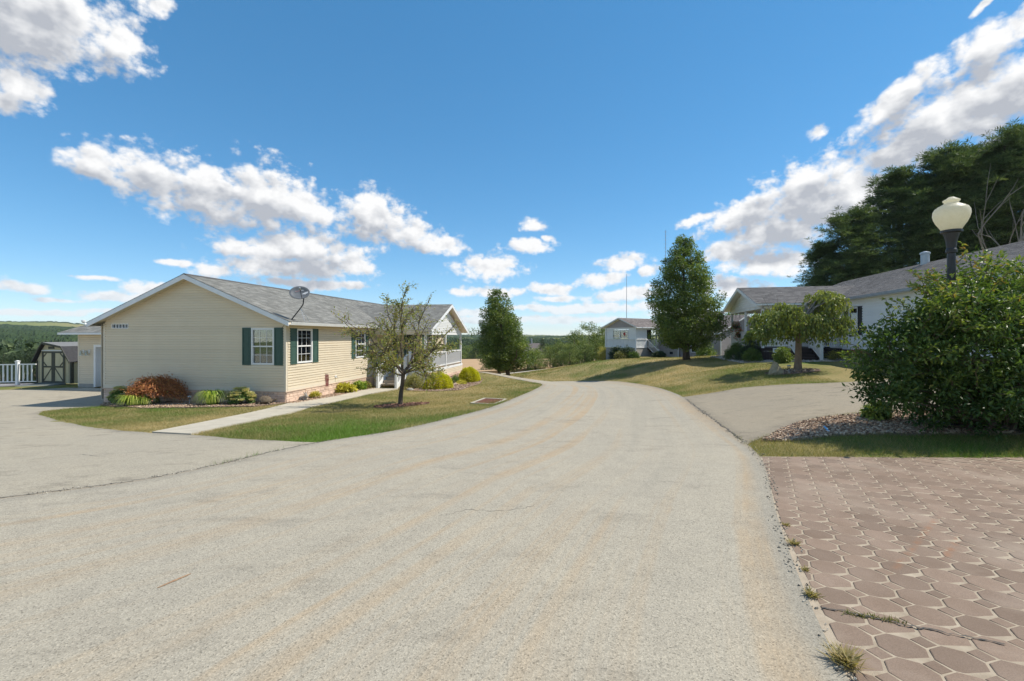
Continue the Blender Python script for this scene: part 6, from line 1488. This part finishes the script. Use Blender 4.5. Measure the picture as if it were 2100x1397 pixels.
sedum(494, 830, .46, .58, 'pale flowering sedum near the gable corner', 101, 1.1); sedum(246, 828, .36, .62, 'pale flowering sedum at the left end of the gable bed', 102)
shrub('hosta', 'yellow green hosta clump by the walkway', place(706, 806), (.62, .3, .36), 60, .12, 22, .14, .085, LEAF['gold'], G(111), 'plant', stems=4)
shrub('hosta', 'green leafed plant between hosta and porch steps', place(737, 800), (.36, .28, .42), 34, .11, 24, .11, .06, LEAF['lily'], G(112), 'plant', stems=4, tint=.35)
shrub('dry_shrub', 'brownish dry plant next to the porch steps', (hl(.45, 5.6)[0], hl(.45, 5.6)[1], h1(*hl(.45, 5.6))), (.26, .24, .36), 24, .1, 22, .08, .035, LEAF['dull'], G(113), 'plant', stems=4)
shrub('small_plant', 'small bright yellow plant under the garden flag', place(647, 818), (.22, .18, .24), 20, .07, 22, .08, .03, LEAF['gold'], G(114), 'plant', stems=3)
shrub('spirea_shrub', 'olive brown loose shrub right of the porch steps', ground(850, 798, 22.9), (.62, .55, .85), 100, .14, 38, .055, .026, LEAF['dull'], G(115), stems=14)
shrub('small_plant', 'low yellow plant at the far porch corner', ground(945, 788, 25), (.3, .25, .2), 20, .08, 20, .08, .04, LEAF['gold'], G(116), 'plant', stems=0)
shrub('grey_plant', 'grey green spiky plant between the golden shrubs', ground(932, 786, 25.2), (.3, .26, .42), 26, .1, 22, .12, .02, LEAF['sedum'], G(117), 'plant', stems=3, spiky=.5)
def rock(px, py, s, lab, seed, mat=stone_grey):
    x, y, z = place(px, py); rr = random.Random(seed); b = MB(); k = 8; prof = [(.9, -.2), (1, .1), (.85, .45), (.5, .7), (.1, .78)]; vs = []; fs = []
    for r, zz in prof:
        for j in range(k): a = 2 * math.pi * j / k; q = r * (1 + rr.uniform(-.15, .15)) * s; vs.append((q * math.cos(a) * 1.3, q * math.sin(a), zz * s))
    for i in range(len(prof) - 1):
        for j in range(k): fs.append((i * k + j, i * k + (j + 1) % k, (i + 1) * k + (j + 1) % k, (i + 1) * k + j))
    fs.append(tuple(range((len(prof) - 1) * k, len(prof) * k))); o = b.add(vs, fs).build('rock', mat); o.location = (x, y, z); tag(o, lab, 'rock')
rock(841, 801, .16, 'grey rock at the foot of the olive shrub', 1); rock(936, 790, .17, 'pinkish rock between the golden shrubs', 2, stone_pink); rock(580, 826, .12, 'small grey stone at the house corner', 3)
# by the white house
def wsh(x, y): p = wl(x, y); return (p[0], p[1], h1(*p))
shrub('boxwood', 'round dark boxwood at the left end of the white porch', ground(1510, 743, 26.3), (.72, .7, 1.15), 170, .16, 60, .045, .03, LEAF['shrub'], G(121), tint=.25)
def conifer(loc, H, r, lab, seed):
    g = G(seed); T = thing('dwarf_spruce', lab, 'shrub', loc); P = []; A = []; bb = MB()
    bb.tube([(0, 0, -.1), (0, 0, H * .95)], [.06, .015], 7)
    for i in range(150):
        t = g.random() ** .9; zz = .08 + t * H * .92; L = r * (1 - t) ** .8 * g.uniform(.7, 1.1) + .06; a = g.random() * 6.283; q = np.array((math.cos(a) * L, math.sin(a) * L, zz - L * .12))
        if i % 3 == 0: bb.tube([(0, 0, zz), q], [.012, .004], 4, False)
        m = 46; u = g.random((m, 1)) ** .5; P.append(np.array((0, 0, zz)) * (1 - u) + q * u + g.normal(size=(m, 3)) * .05); A.append(q - np.array((0, 0, zz)) + g.normal(size=(m, 3)) * .3)
    bb.build('trunk', bark, T); P = np.vstack(P); A = np.vstack(A); n = len(P); leaves('needles', P, A, g.normal(size=(n, 3)) + np.array((0, 0, .4)), .09, .02, .4 + g.normal(size=n) * .18, LEAF['dark'], T)
conifer(ground(1541, 744, 25.2), 1.75, .8, 'dark green cone shaped spruce beside the white porch', 122)
shrub('low_shrub', 'low green shrub in front of the dark spruce', ground(1541, 746, 24.3), (.6, .5, .75), 90, .14, 44, .05, .03, LEAF['shrub'], G(123), tint=.35)
shrub('green_shrub', 'light green upright shrub left of the weeping trunk', ground(1605, 745, 22.6), (.48, .42, 1.0), 90, .13, 40, .07, .045, LEAF['shrub'], G(124), tint=.72)
shrub('barberry', 'reddish low shrub right of the white porch steps', wsh(-.75, -1.2), (.7, .5, .5), 60, .12, 34, .05, .028, LEAF['dull'], G(125), tint=.3); shrub('flower_clump', 'red flowering plant by the skirting of the white house', wsh(-.6, -2.6), (.45, .4, .42), 40, .1, 30, .05, .03, LEAF['shrub'], G(126), 'plant', tint=.3)
for k, (x, y, lab) in enumerate(((-.9, -3.2, 'tan flower pot with red flowers beside the white house wall'), (-1.2, .35, 'flower pot with red blooms at the top of the brown steps'))):
    p = wl(x, y); zz = h1(*p) if k == 0 else WB + .62; P = planter((p[0], p[1], zz), 1.0 if k == 0 else .75, lab); g = G(130 + k); n = 420; d = rdir(n, g); d[:, 2] = np.abs(d[:, 2]); q = d * np.array((.32, .32, .3)) * g.random((n, 1)) ** .4 + np.array((0, 0, .34 if k == 0 else .26)); leaves('foliage', q, d + g.normal(size=(n, 3)) * .4, g.normal(size=(n, 3)) + np.array((0, 0, 1)), .06, .035, .5 + g.normal(size=n) * .2, LEAF['shrub'], P); m = 150; leaves('blooms', q[:m] * 1.08, d[:m] + g.normal(size=(m, 3)) * .4, g.normal(size=(m, 3)) + np.array((0, 0, 1)), .05, .05, g.random(m), LEAF['flower'], P)
def hanging_basket(x, y, zc, lab, seed):
    p = wl(x, y); g = G(seed); B = thing('hanging_basket', lab, 'hanging basket', (p[0], p[1], WB + zc)); MB().lathe([(.06, -.22), (.14, -.16), (.19, -.02), (.19, 0), (.15, -.005)], k=12).build('bowl', dark_metal, B)
    for k in range(3): a = 2.1 * k; MB().tube([(.18 * math.cos(a), .18 * math.sin(a), 0), (0, 0, 2.75 - zc - .02)], .006, 4).build('chain', dark_metal, B)
    n = 700; d = rdir(n, g); q = d * np.array((.32, .32, .26)) * g.random((n, 1)) ** .45 + np.array((0, 0, .02)); q[:, 2] -= .25 * (np.hypot(q[:, 0], q[:, 1]) > .22); leaves('foliage', q, d + g.normal(size=(n, 3)) * .4 + np.array((0, 0, -.4)), g.normal(size=(n, 3)) + np.array((0, 0, 1)), .07, .035, .4 + g.normal(size=n) * .2, LEAF['shrub'], B); m = 190; leaves('blooms', q[:m] * 1.1, d[:m] + g.normal(size=(m, 3)) * .4, g.normal(size=(m, 3)) + np.array((0, 0, 1)), .06, .06, g.random(m) * .7, LEAF['flower'], B)
hanging_basket(-3.8, 5.2, 1.95, 'upper hanging basket with red flowers on the white porch', 141); hanging_basket(-3.85, 4.2, 1.40, 'lower hanging basket with red flowers on the white porch', 142)
# by the big shrub
shrub('small_hydrangea', 'small bright green bush at the edge of the stone chips', place(1797, 862), (.26, .24, .30), 40, .08, 26, .085, .055, LEAF['shrub'], G(151), tint=.72, stems=5)
# by the grey house
for (px, py, d, r, m, t, lab, sd_) in ((1268, 729, 46.5, (1.1, .9, 1.5), 'dark', .45, 'dark rhododendron at the left corner of the grey house porch', 161), (1284, 731, 45.5, (1.1, .9, 1.45), 'dark', .5, 'dark rhododendron right of the first under the porch window', 162), (1296, 733, 45, (.7, .6, .75), 'shrub', .3, 'small shrub below the porch of the grey house', 163), (1447, 738, 41.5, (1.05, 1.0, 2.0), 'shrub', .62, 'tall light green shrub before the grey house wall', 164), (1276, 732, 45.2, (.8, .6, .8), 'dull', .3, 'brownish shrub between the two rhododendrons', 165), (1352, 735, 46.5, (.6, .5, .5), 'dark', .5, 'low dark shrub beside the grey house steps', 166)):
    shrub('shrub', lab, ground(px, py, d), r, 110, .26, 34, .13, .07, LEAF[m], G(sd_), tint=t)
shrub('plume_plant', 'pale yellow plume grass clump left of the grey house', ground(1246, 726, 53), (1.5, 1.2, 2.2), 80, .3, 40, .30, .03, LEAF['straw'], G(167), 'plant', stems=6, spiky=.4)
#@@FAR
# ------------------------------------------------------------------ middle distance
sheet('stubble_field', [(-60, 66), (-14, 58), (-3, 53), (4, 54), (9, 60), (16, 84), (20, 118), (-10, 122), (-70, 124)], stubble_mat, .35, 5, .3, label='harvested tan stubble field beyond the houses')
sheet('gravel_lot', U((-60, 797), (78, 791), (84, 771), (-60, 768)), surf('lot_gravel', (.26, .25, .25), (.2, .19, .19), 3, .95), .06, 1.5, label='grey gravel lot behind the white fence')
def far_trees():
    gen = {}
    prof = {'broad': [(.12, 1.2), (.25, 2.6), (.45, 3.2), (.65, 2.9), (.85, 1.9), (.97, .7), (1, .2)], 'tall': [(.1, 1.0), (.25, 1.9), (.5, 2.2), (.75, 1.6), (.92, .8), (1, .2)], 'bush': [(.03, 1.6), (.2, 2.6), (.5, 2.7), (.8, 1.7), (1, .3)]}
    spots = [('bush', 1150, 700, 56, 'rounded green tree at the front of the thicket left of the grey house', .08), ('broad', 1178, 676, 59, 'leafy green tree in the middle of the thicket', 0), ('broad', 1208, 657, 62, 'tallest green tree of the thicket left of the grey house', -.05), ('tall', 1236, 672, 68, 'slim tree at the right end of the thicket', .05), ('bush', 1128, 706, 61, 'low bush at the left end of the thicket', .15), ('bush', 1200, 708, 52, 'low green tree at the foot of the thicket by the lawn crest', -.05), ('bush', 1168, 716, 50, 'small shrubby tree beside the far path', .1),
             ('tall', 1246, 664, 84, 'pale tree rising behind the plume grass', .3), ('broad', 808, 616, 62, 'tree top showing above the porch roof of the beige house', -.05), ('broad', 1492, 632, 66, 'tree between the lawn tree and the white porch', .1), ('tall', 1512, 626, 72, 'tree just left of the white porch gable', .15), ('broad', 1545, 640, 80, 'tree behind the white porch posts', 0),
             ('broad', 935, 700, 122, 'tree at the field edge left of the pointed tree', 0), ('broad', 958, 704, 126, 'second tree at the field edge', -.1), ('bush', 975, 712, 118, 'bushy tree at the field edge close to the pointed tree', -.15), ('broad', 990, 702, 130, 'tree at the field edge behind the pointed tree', -.05), ('broad', 1116, 702, 128, 'tree right of the far barn', -.1), ('bush', 1070, 706, 150, 'tree left of the far barn', -.1), ('broad', 915, 706, 118, 'tree at the field edge behind the porch post', .05), ('bush', 1003, 752, 60, 'small bush at the near edge of the stubble field', -.1), ('bush', 1082, 752, 54, 'low brush by the path under the pointed tree', 0), ('bush', 1098, 757, 52, 'low brush at the turn of the far path', .05)]
    dark = [('broad', 8, 722, 58, 'dark tree at the left picture edge behind the fence', -.2), ('bush', 32, 724, 62, 'second dark tree behind the white fence', -.2), ('broad', 55, 716, 66, 'dark tree left of the shed roof', -.15), ('broad', 85, 712, 64, 'dark tree directly behind the shed', -.22), ('broad', 112, 708, 72, 'tree behind the shed ridge', -.15), ('bush', -20, 716, 60, 'dark tree beyond the left picture edge', -.2), ('broad', 140, 704, 80, 'tree between shed and garage roof', -.1), ('broad', 20, 706, 95, 'paler tree on the slope far behind the fence', 0), ('broad', 70, 703, 100, 'paler tree on the slope above the shed', .05)]
    i = 0
    for (kind, px, pyt, d, lab, tb) in spots + dark:
        x = (px - CX) / F * d; z = h1(x, d); Ht = max(2.5, CH + (690 - pyt) / F * d - z); pale = tb > .25; key = (kind, round(tb * 5), d > 90)
        grp = 'trees beyond the houses'
        if key not in gen:
            big = 1.25 if d > 90 else 1.0
            t = crown_tree('pale_tree' if pale else 'far_tree', lab, (x, d, z), 7.0, prof[kind], .16, 150 if d < 90 else 120, .62, 46 if d < 90 else 36, .20 * big, LEAF['far'] if tb > -.12 else LEAF['wood'], G(200 + i), group=grp, tint_bias=tb, branches=16); gen[key] = t
        else:
            t = copy_tree(gen[key]); t.location = (x, d, z); t['label'] = lab; t.rotation_euler = (0, 0, i * 1.7)
        s = Ht / 7.0; w = s ** .7 if s < 1 else s ** .8; t.scale = (w, w, s); i += 1
far_trees()
conifer(ground(1112, 738, 78), 4.6, 1.5, 'dark spruce tree standing at the edge of the stubble field', 170)
def barn():
    d = 140; x = (1078 - CX) / F * d; B = thing('far_barn', 'distant white barn with a brown roof beyond the field', 'barn', (x, d, CH - 46 / F * d), R(8))
    MB().box(-5, 5, 0, 8, -1, 2.1).build('wall', white_vinyl, B)
    b = MB(); b.hexa([(-5.4, -.4, 2.0), (5.4, -.4, 2.0), (5.4, 4, 4.6), (-5.4, 4, 4.6), (-5.4, -.4, 2.15), (5.4, -.4, 2.15), (5.4, 4, 4.75), (-5.4, 4, 4.75)]); b.hexa([(-5.4, 4, 4.6), (5.4, 4, 4.6), (5.4, 8.4, 2.0), (-5.4, 8.4, 2.0), (-5.4, 4, 4.75), (5.4, 4, 4.75), (5.4, 8.4, 2.15), (-5.4, 8.4, 2.15)]); b.build('roof', shingle_brown, B)
    MB().lathe([(.25, 0), (.25, 1.6), (.3, 1.65), (.05, 1.8)], (2.6, 4, 4.4), 10).build('vent_pipe', galv, B)
    for u in (-3.4, 0, 3.2): MB().box(u - .6, u + .6, -.03, -.001, .2, 1.5).build('window', dark_interior, B)
barn()
def hills():
    az = np.linspace(-1.02, 1.02, 900); r = 150 * (24 ** np.linspace(0, 1, 74)); A, Rr = np.meshgrid(az, r); X = Rr * np.sin(A); Y = Rr * np.cos(A)
    n = fbm(X * .0016 + 9, Y * .0016 + 4); n2 = fbm(X * .006, Y * .006)
    Z = -14 + smooth(180, 1100, Rr) * 10 + (n - .47) * 22 * smooth(300, 1200, Rr) + smooth(900, 2600, Rr) * 6
    Z = Z + smooth(-.60, -.80, A) * smooth(700, 2500, Rr) * 46
    op = smooth(.50, .56, fbm(X * .0028 + 3, Y * .0028 + 70)) * (Rr > 500); op = np.maximum(op, ((A < -.66) & (Rr > 1750) & (Rr < 2150)).astype(float)); op = np.where((A < -.70) & (Rr > 2300) & (A < -.775), 0, op)
    Z = Z + (1 - op) * (rng.random(Z.shape) * 3.0 + vnoise(X * .05, Y * .05) * 6) * smooth(160, 300, Rr)
    Z[0] = -30
    ny, nx = X.shape; idx = np.arange(nx * ny).reshape(ny, nx); Fq = np.stack([idx[:-1, :-1].ravel(), idx[:-1, 1:].ravel(), idx[1:, 1:].ravel(), idx[1:, :-1].ravel()], 1)
    tag(np_mesh('hills', np.c_[X.ravel(), Y.ravel(), Z.ravel()], Fq, hill_mat, None, {'open': op.ravel()}), 'wooded rolling hills with open fields on the horizon', None, None, 'structure')
    g = G(300); C = []
    for (a0, a1, r0, r1, m) in ((-.88, -.74, 110, 520, 900), (-.16, .26, 150, 620, 1300)):
        a = g.uniform(a0, a1, m); q = r0 * (r1 / r0) ** g.random(m); C.append(np.c_[q * np.sin(a), q * np.cos(a), q])
    C = np.vstack(C); zz = np.where(C[:, 2] < 190, h(C[:, 0], C[:, 1]), -13 + smooth(180, 1100, C[:, 2]) * 10) + g.uniform(2.5, 6.5, len(C)); P0 = np.c_[C[:, 0], C[:, 1], zz]
    p, ax, nr, dep = clump_leaves(P0, g.uniform(2.2, 4.5, len(C)), 44, g, squash=.75); n = len(p)
    o = leaves('far_woods', p, ax, nr, 1.25, .9, .42 + np.repeat(g.normal(size=len(C)) * .2, 44) + g.normal(size=n) * .1, LEAF['wood']); tag(o, 'distant mass of deciduous woods below the hills', 'woods', None, 'stuff')
hills()

# ------------------------------------------------------------------ stone chips, grass, weeds
def chips(name, poly, per, smin, smax, mat, label, off=.03, seed=0, lim=None):
    g = G(400 + seed); P = np.array(poly); lo, hi = P.min(0), P.max(0); n = int(per * (hi[0] - lo[0]) * (hi[1] - lo[1])); x = g.uniform(lo[0], hi[0], n); y = g.uniform(lo[1], hi[1], n); k = inside(P, x, y)
    if lim is not None: k &= lim(x, y)
    x, y = x[k], y[k]; n = len(x); z = h(x, y) + off; s = g.uniform(smin, smax, n)
    cube = np.array([(-1,-1,-1),(1,-1,-1),(1,1,-1),(-1,1,-1),(-.7,-.7,1),(.7,-.7,1),(.7,.7,1),(-.7,.7,1)]) * .5
    V = cube[None] * (1 + g.uniform(-.35, .35, (n, 8, 3))); V = V * np.stack([s * g.uniform(.8, 1.5, n), s * g.uniform(.6, 1, n), s * g.uniform(.35, .7, n)], 1)[:, None]
    a = g.uniform(0, 6.283, n); c, sn = np.cos(a)[:, None], np.sin(a)[:, None]; t = g.normal(size=n)[:, None] * .35
    X = V[:, :, 0] * c - V[:, :, 1] * sn; Y = V[:, :, 0] * sn + V[:, :, 1] * c; Z = V[:, :, 2] + X * t; V = np.stack([X + x[:, None], Y + y[:, None], Z + z[:, None]], 2).reshape(-1, 3)
    f = np.array([(4,5,6,7),(0,1,5,4),(1,2,6,5),(2,3,7,6),(3,0,4,7)]); Fq = (f[None] + 8 * np.arange(n)[:, None, None]).reshape(-1, 4)
    o = np_mesh(name, V, Fq, mat, None, {'tint': np.repeat(g.random(n), 8)}); tag(o, label, 'gravel', None, 'stuff')
def chipmat(name, stops):
    m, nt, b, o = nodes(name); nt.links.new(ramp(nt, attr(nt, 'tint'), stops), b.inputs['Base Color']); b.inputs['Roughness'].default_value = .9; b.inputs['Specular IOR Level'].default_value = .2; return m
pinkchip = chipmat('pink_chip', [(0, (.16, .10, .065)), (.4, (.32, .215, .145)), (.75, (.46, .335, .235)), (1, (.62, .50, .37))]); palechip = chipmat('pale_chip', [(0, (.25, .22, .19)), (.6, (.48, .44, .38)), (1, (.65, .60, .53))]); redchip = chipmat('red_mulch', [(0, (.10, .05, .035)), (.6, (.22, .11, .075)), (1, (.36, .22, .16))])
chips('stone_chips', mulch, 760, .022, .052, pinkchip, 'loose pinkish stone chips beside the big shrub', .035, 1, lambda x, y: x < 8.6)
chips('stone_chips', gable_bed, 300, .025, .05, pinkchip, 'loose pinkish gravel along the gable wall', .03, 2); chips('stone_chips', front_bed, 300, .025, .05, pinkchip, 'loose gravel between walkway and stone skirting', .03, 3); chips('stone_chips', porch_bed, 160, .03, .06, pinkchip, 'loose gravel below the golden shrubs', .03, 4)
chips('mulch_chips', ring, 500, .03, .07, redchip, 'red mulch chips around the apple tree', .045, 5); chips('stone_chips', wh_bed, 90, .05, .09, palechip, 'pale gravel before the white porch', .03, 6); chips('stone_chips', weep_ring, 120, .03, .07, pinkchip, 'pinkish stones under the weeping tree', .04, 7)
def _near_edge(x, y):
    e = f_edge(x, y); return e < .02 + .10 * vnoise(x * 3, y * 3) ** 2
chips('road_grit', [(-6, 1.9), (6, 1.9), (6.5, 15), (-6, 15)], 420, .006, .016, chipmat('grit', [(0, (.10, .09, .075)), (.5, (.28, .25, .20)), (1, (.50, .46, .38))]), 'loose grit gathered along the edges of the road', .016, 9, _near_edge)
ribbon('road_crack', U((905, 1062), (960, 1050), (1035, 1052), (1100, 1040)), .006, .0145, seam_mat, 'hairline crack in the middle of the road', 11, .03)
ribbon('road_crack', U((60, 945), (150, 935), (215, 938), (300, 925), (360, 920)), .008, .0105, seam_mat, 'hairline crack across the left driveway', 12, .04)
ribbon('road_crack', U((1480, 850), (1540, 838), (1600, 840), (1680, 826)), .010, .0105, seam_mat, 'hairline crack across the right driveway', 13, .04)
def grass():
    g = G(500); parts = []
    bands = [(0, 9.5, 3600, .0055, .068), (9.5, 14, 1700, .006, .062), (14, 20, 900, .009, .064), (20, 30, 380, .014, .066), (30, 48, 120, .026, .075)]
    for (d0, d1, den, w, L) in bands:
        x0, x1 = -min(24, 1.16 * d1 + .5), min(17, 1.16 * d1 + .5); n = int(den * (x1 - x0) * (d1 - max(d0, 6.0))); x = g.uniform(x0, x1, n); y = g.uniform(max(d0, 6.0), d1, n)
        k = np.abs(x) < 1.16 * y + .3; x, y = x[k], y[k]
        for p in SHEETS:
            P = np.asarray(p); lo, hi = P.min(0) - .01, P.max(0) + .01; c = (x > lo[0]) & (x < hi[0]) & (y > lo[1]) & (y < hi[1]); m = np.zeros(len(x), bool); m[c] = inside(P, x[c], y[c]); x, y = x[~m], y[~m]
        # nothing behind the beige house or under the white one
        k = ~((x < -3) & (y > 33)) & ~((x > 12.6 + .2 * (y - 23)) & (y < 32) & (y > 9.5)); x, y = x[k], y[k]
        x = x + g.normal(size=len(x)) * .035; y = y + g.normal(size=len(y)) * .035
        parts.append((x, y, np.full(len(x), w), np.full(len(x), L)))
    x, y, w, L = (np.hstack([p[i] for p in parts]) for i in range(4)); n = len(x)
    t = greenness(x, y); L = L * (.55 + .75 * g.random(n)) * (.8 + .5 * t); z = h(x, y) + (fbm(x * .7, y * .7) - .47) * .10 * (1 - np.exp(-(f_edge(x, y) / .8) ** 2)) - .012
    a = g.uniform(0, 6.283, n); b = g.uniform(0, 6.283, n); lean = .35 + .75 * g.random(n)
    base = np.c_[x, y, z]; sd = np.c_[np.cos(a), np.sin(a), np.zeros(n)] * w[:, None] / 2; tip = base + np.c_[np.cos(b) * lean * L, np.sin(b) * lean * L, L]
    V = np.stack([base - sd, base + sd, tip], 1).reshape(-1, 3); Fq = np.arange(3 * n).reshape(n, 3)
    tt = t + g.normal(size=n) * .16 + (g.random(n) < .10) * -.35
    o = np_mesh('grass', V, Fq, grass_blade, None, {'tint': np.repeat(np.clip(tt, 0, 1), 3)}); tag(o, 'short mown grass with green and straw coloured blades', 'grass', None, 'stuff')
grass()
def weeds():
    g = G(600); 
    def tuft(x, y, s, m, lab, mat):
        n = m; a = g.uniform(0, 6.283, n); r = g.random(n) * s * .5; p = np.c_[x + r * np.cos(a), y + r * np.sin(a), np.full(n, h1(x, y) + .01)]; b = g.uniform(0, 6.283, n); ax = np.c_[np.cos(b) * .9, np.sin(b) * .9, .5 + .6 * g.random(n)]
        o = leaves('weed_tuft', p, ax, np.tile((0, 0, 1.), (n, 1)) + g.normal(size=(n, 3)) * .3, s * (.4 + .7 * g.random(n)), .005 + .004 * g.random(n), .02 + .5 * g.random(n), mat); tag(o, lab, 'weed', 'weeds along the patio edge')
    for (px, py, s, m, lab) in ((1612, 1085, .05, 60, 'small dry weed tuft at the top of the patio edge'), (1628, 1120, .07, 90, 'second weed tuft along the patio edge'), (1652, 1180, .045, 40, 'tiny weed tuft in the joint between road and patio'), (1664, 1228, .07, 110, 'dry weed tuft where the patio crack begins'), (1735, 1368, .11, 220, 'largest dry weed tuft at the bottom of the patio edge')):
        x, y = unproj(px, py); tuft(x, y, s, m, lab, grass_blade)
    P = []; 
    A = np.array(U((1730, 1264), (1790, 1281), (1850, 1290))); 
    for i in range(200):
        t = g.random() * 2; k = int(t); q = A[min(k, 1)] + (A[min(k, 1) + 1] - A[min(k, 1)]) * (t - k); P.append((q[0] + g.normal() * .008, q[1] + g.normal() * .008))
    P = np.array(P); n = len(P); o = leaves('weed_row', np.c_[P, h(P[:, 0], P[:, 1]) + .012], g.normal(size=(n, 3)) + np.array((0, 0, .7)), g.normal(size=(n, 3)) + np.array((0, 0, 1)), .03 * (.5 + g.random(n)), .006, .3 + .4 * g.random(n), grass_blade); tag(o, 'low mossy weeds growing along the paver crack', 'weed')
weeds()
#@@HAZE
def haze():
    m = bpy.data.materials.new('haze_air'); m.use_nodes = True; nt = m.node_tree; nt.nodes.clear(); o = nt.nodes.new('ShaderNodeOutputMaterial'); v = nt.nodes.new('ShaderNodeVolumePrincipled')
    v.inputs['Color'].default_value = (.80, .88, 1.0, 1); v.inputs['Density'].default_value = .00008; v.inputs['Anisotropy'].default_value = .2; nt.links.new(v.outputs[0], o.inputs['Volume'])
    b = MB().box(-4300, 4300, -420, 6200, -45, 130).build('haze', m); tag(b, 'thin summer haze over the valley', 'haze', None, 'stuff')
haze()
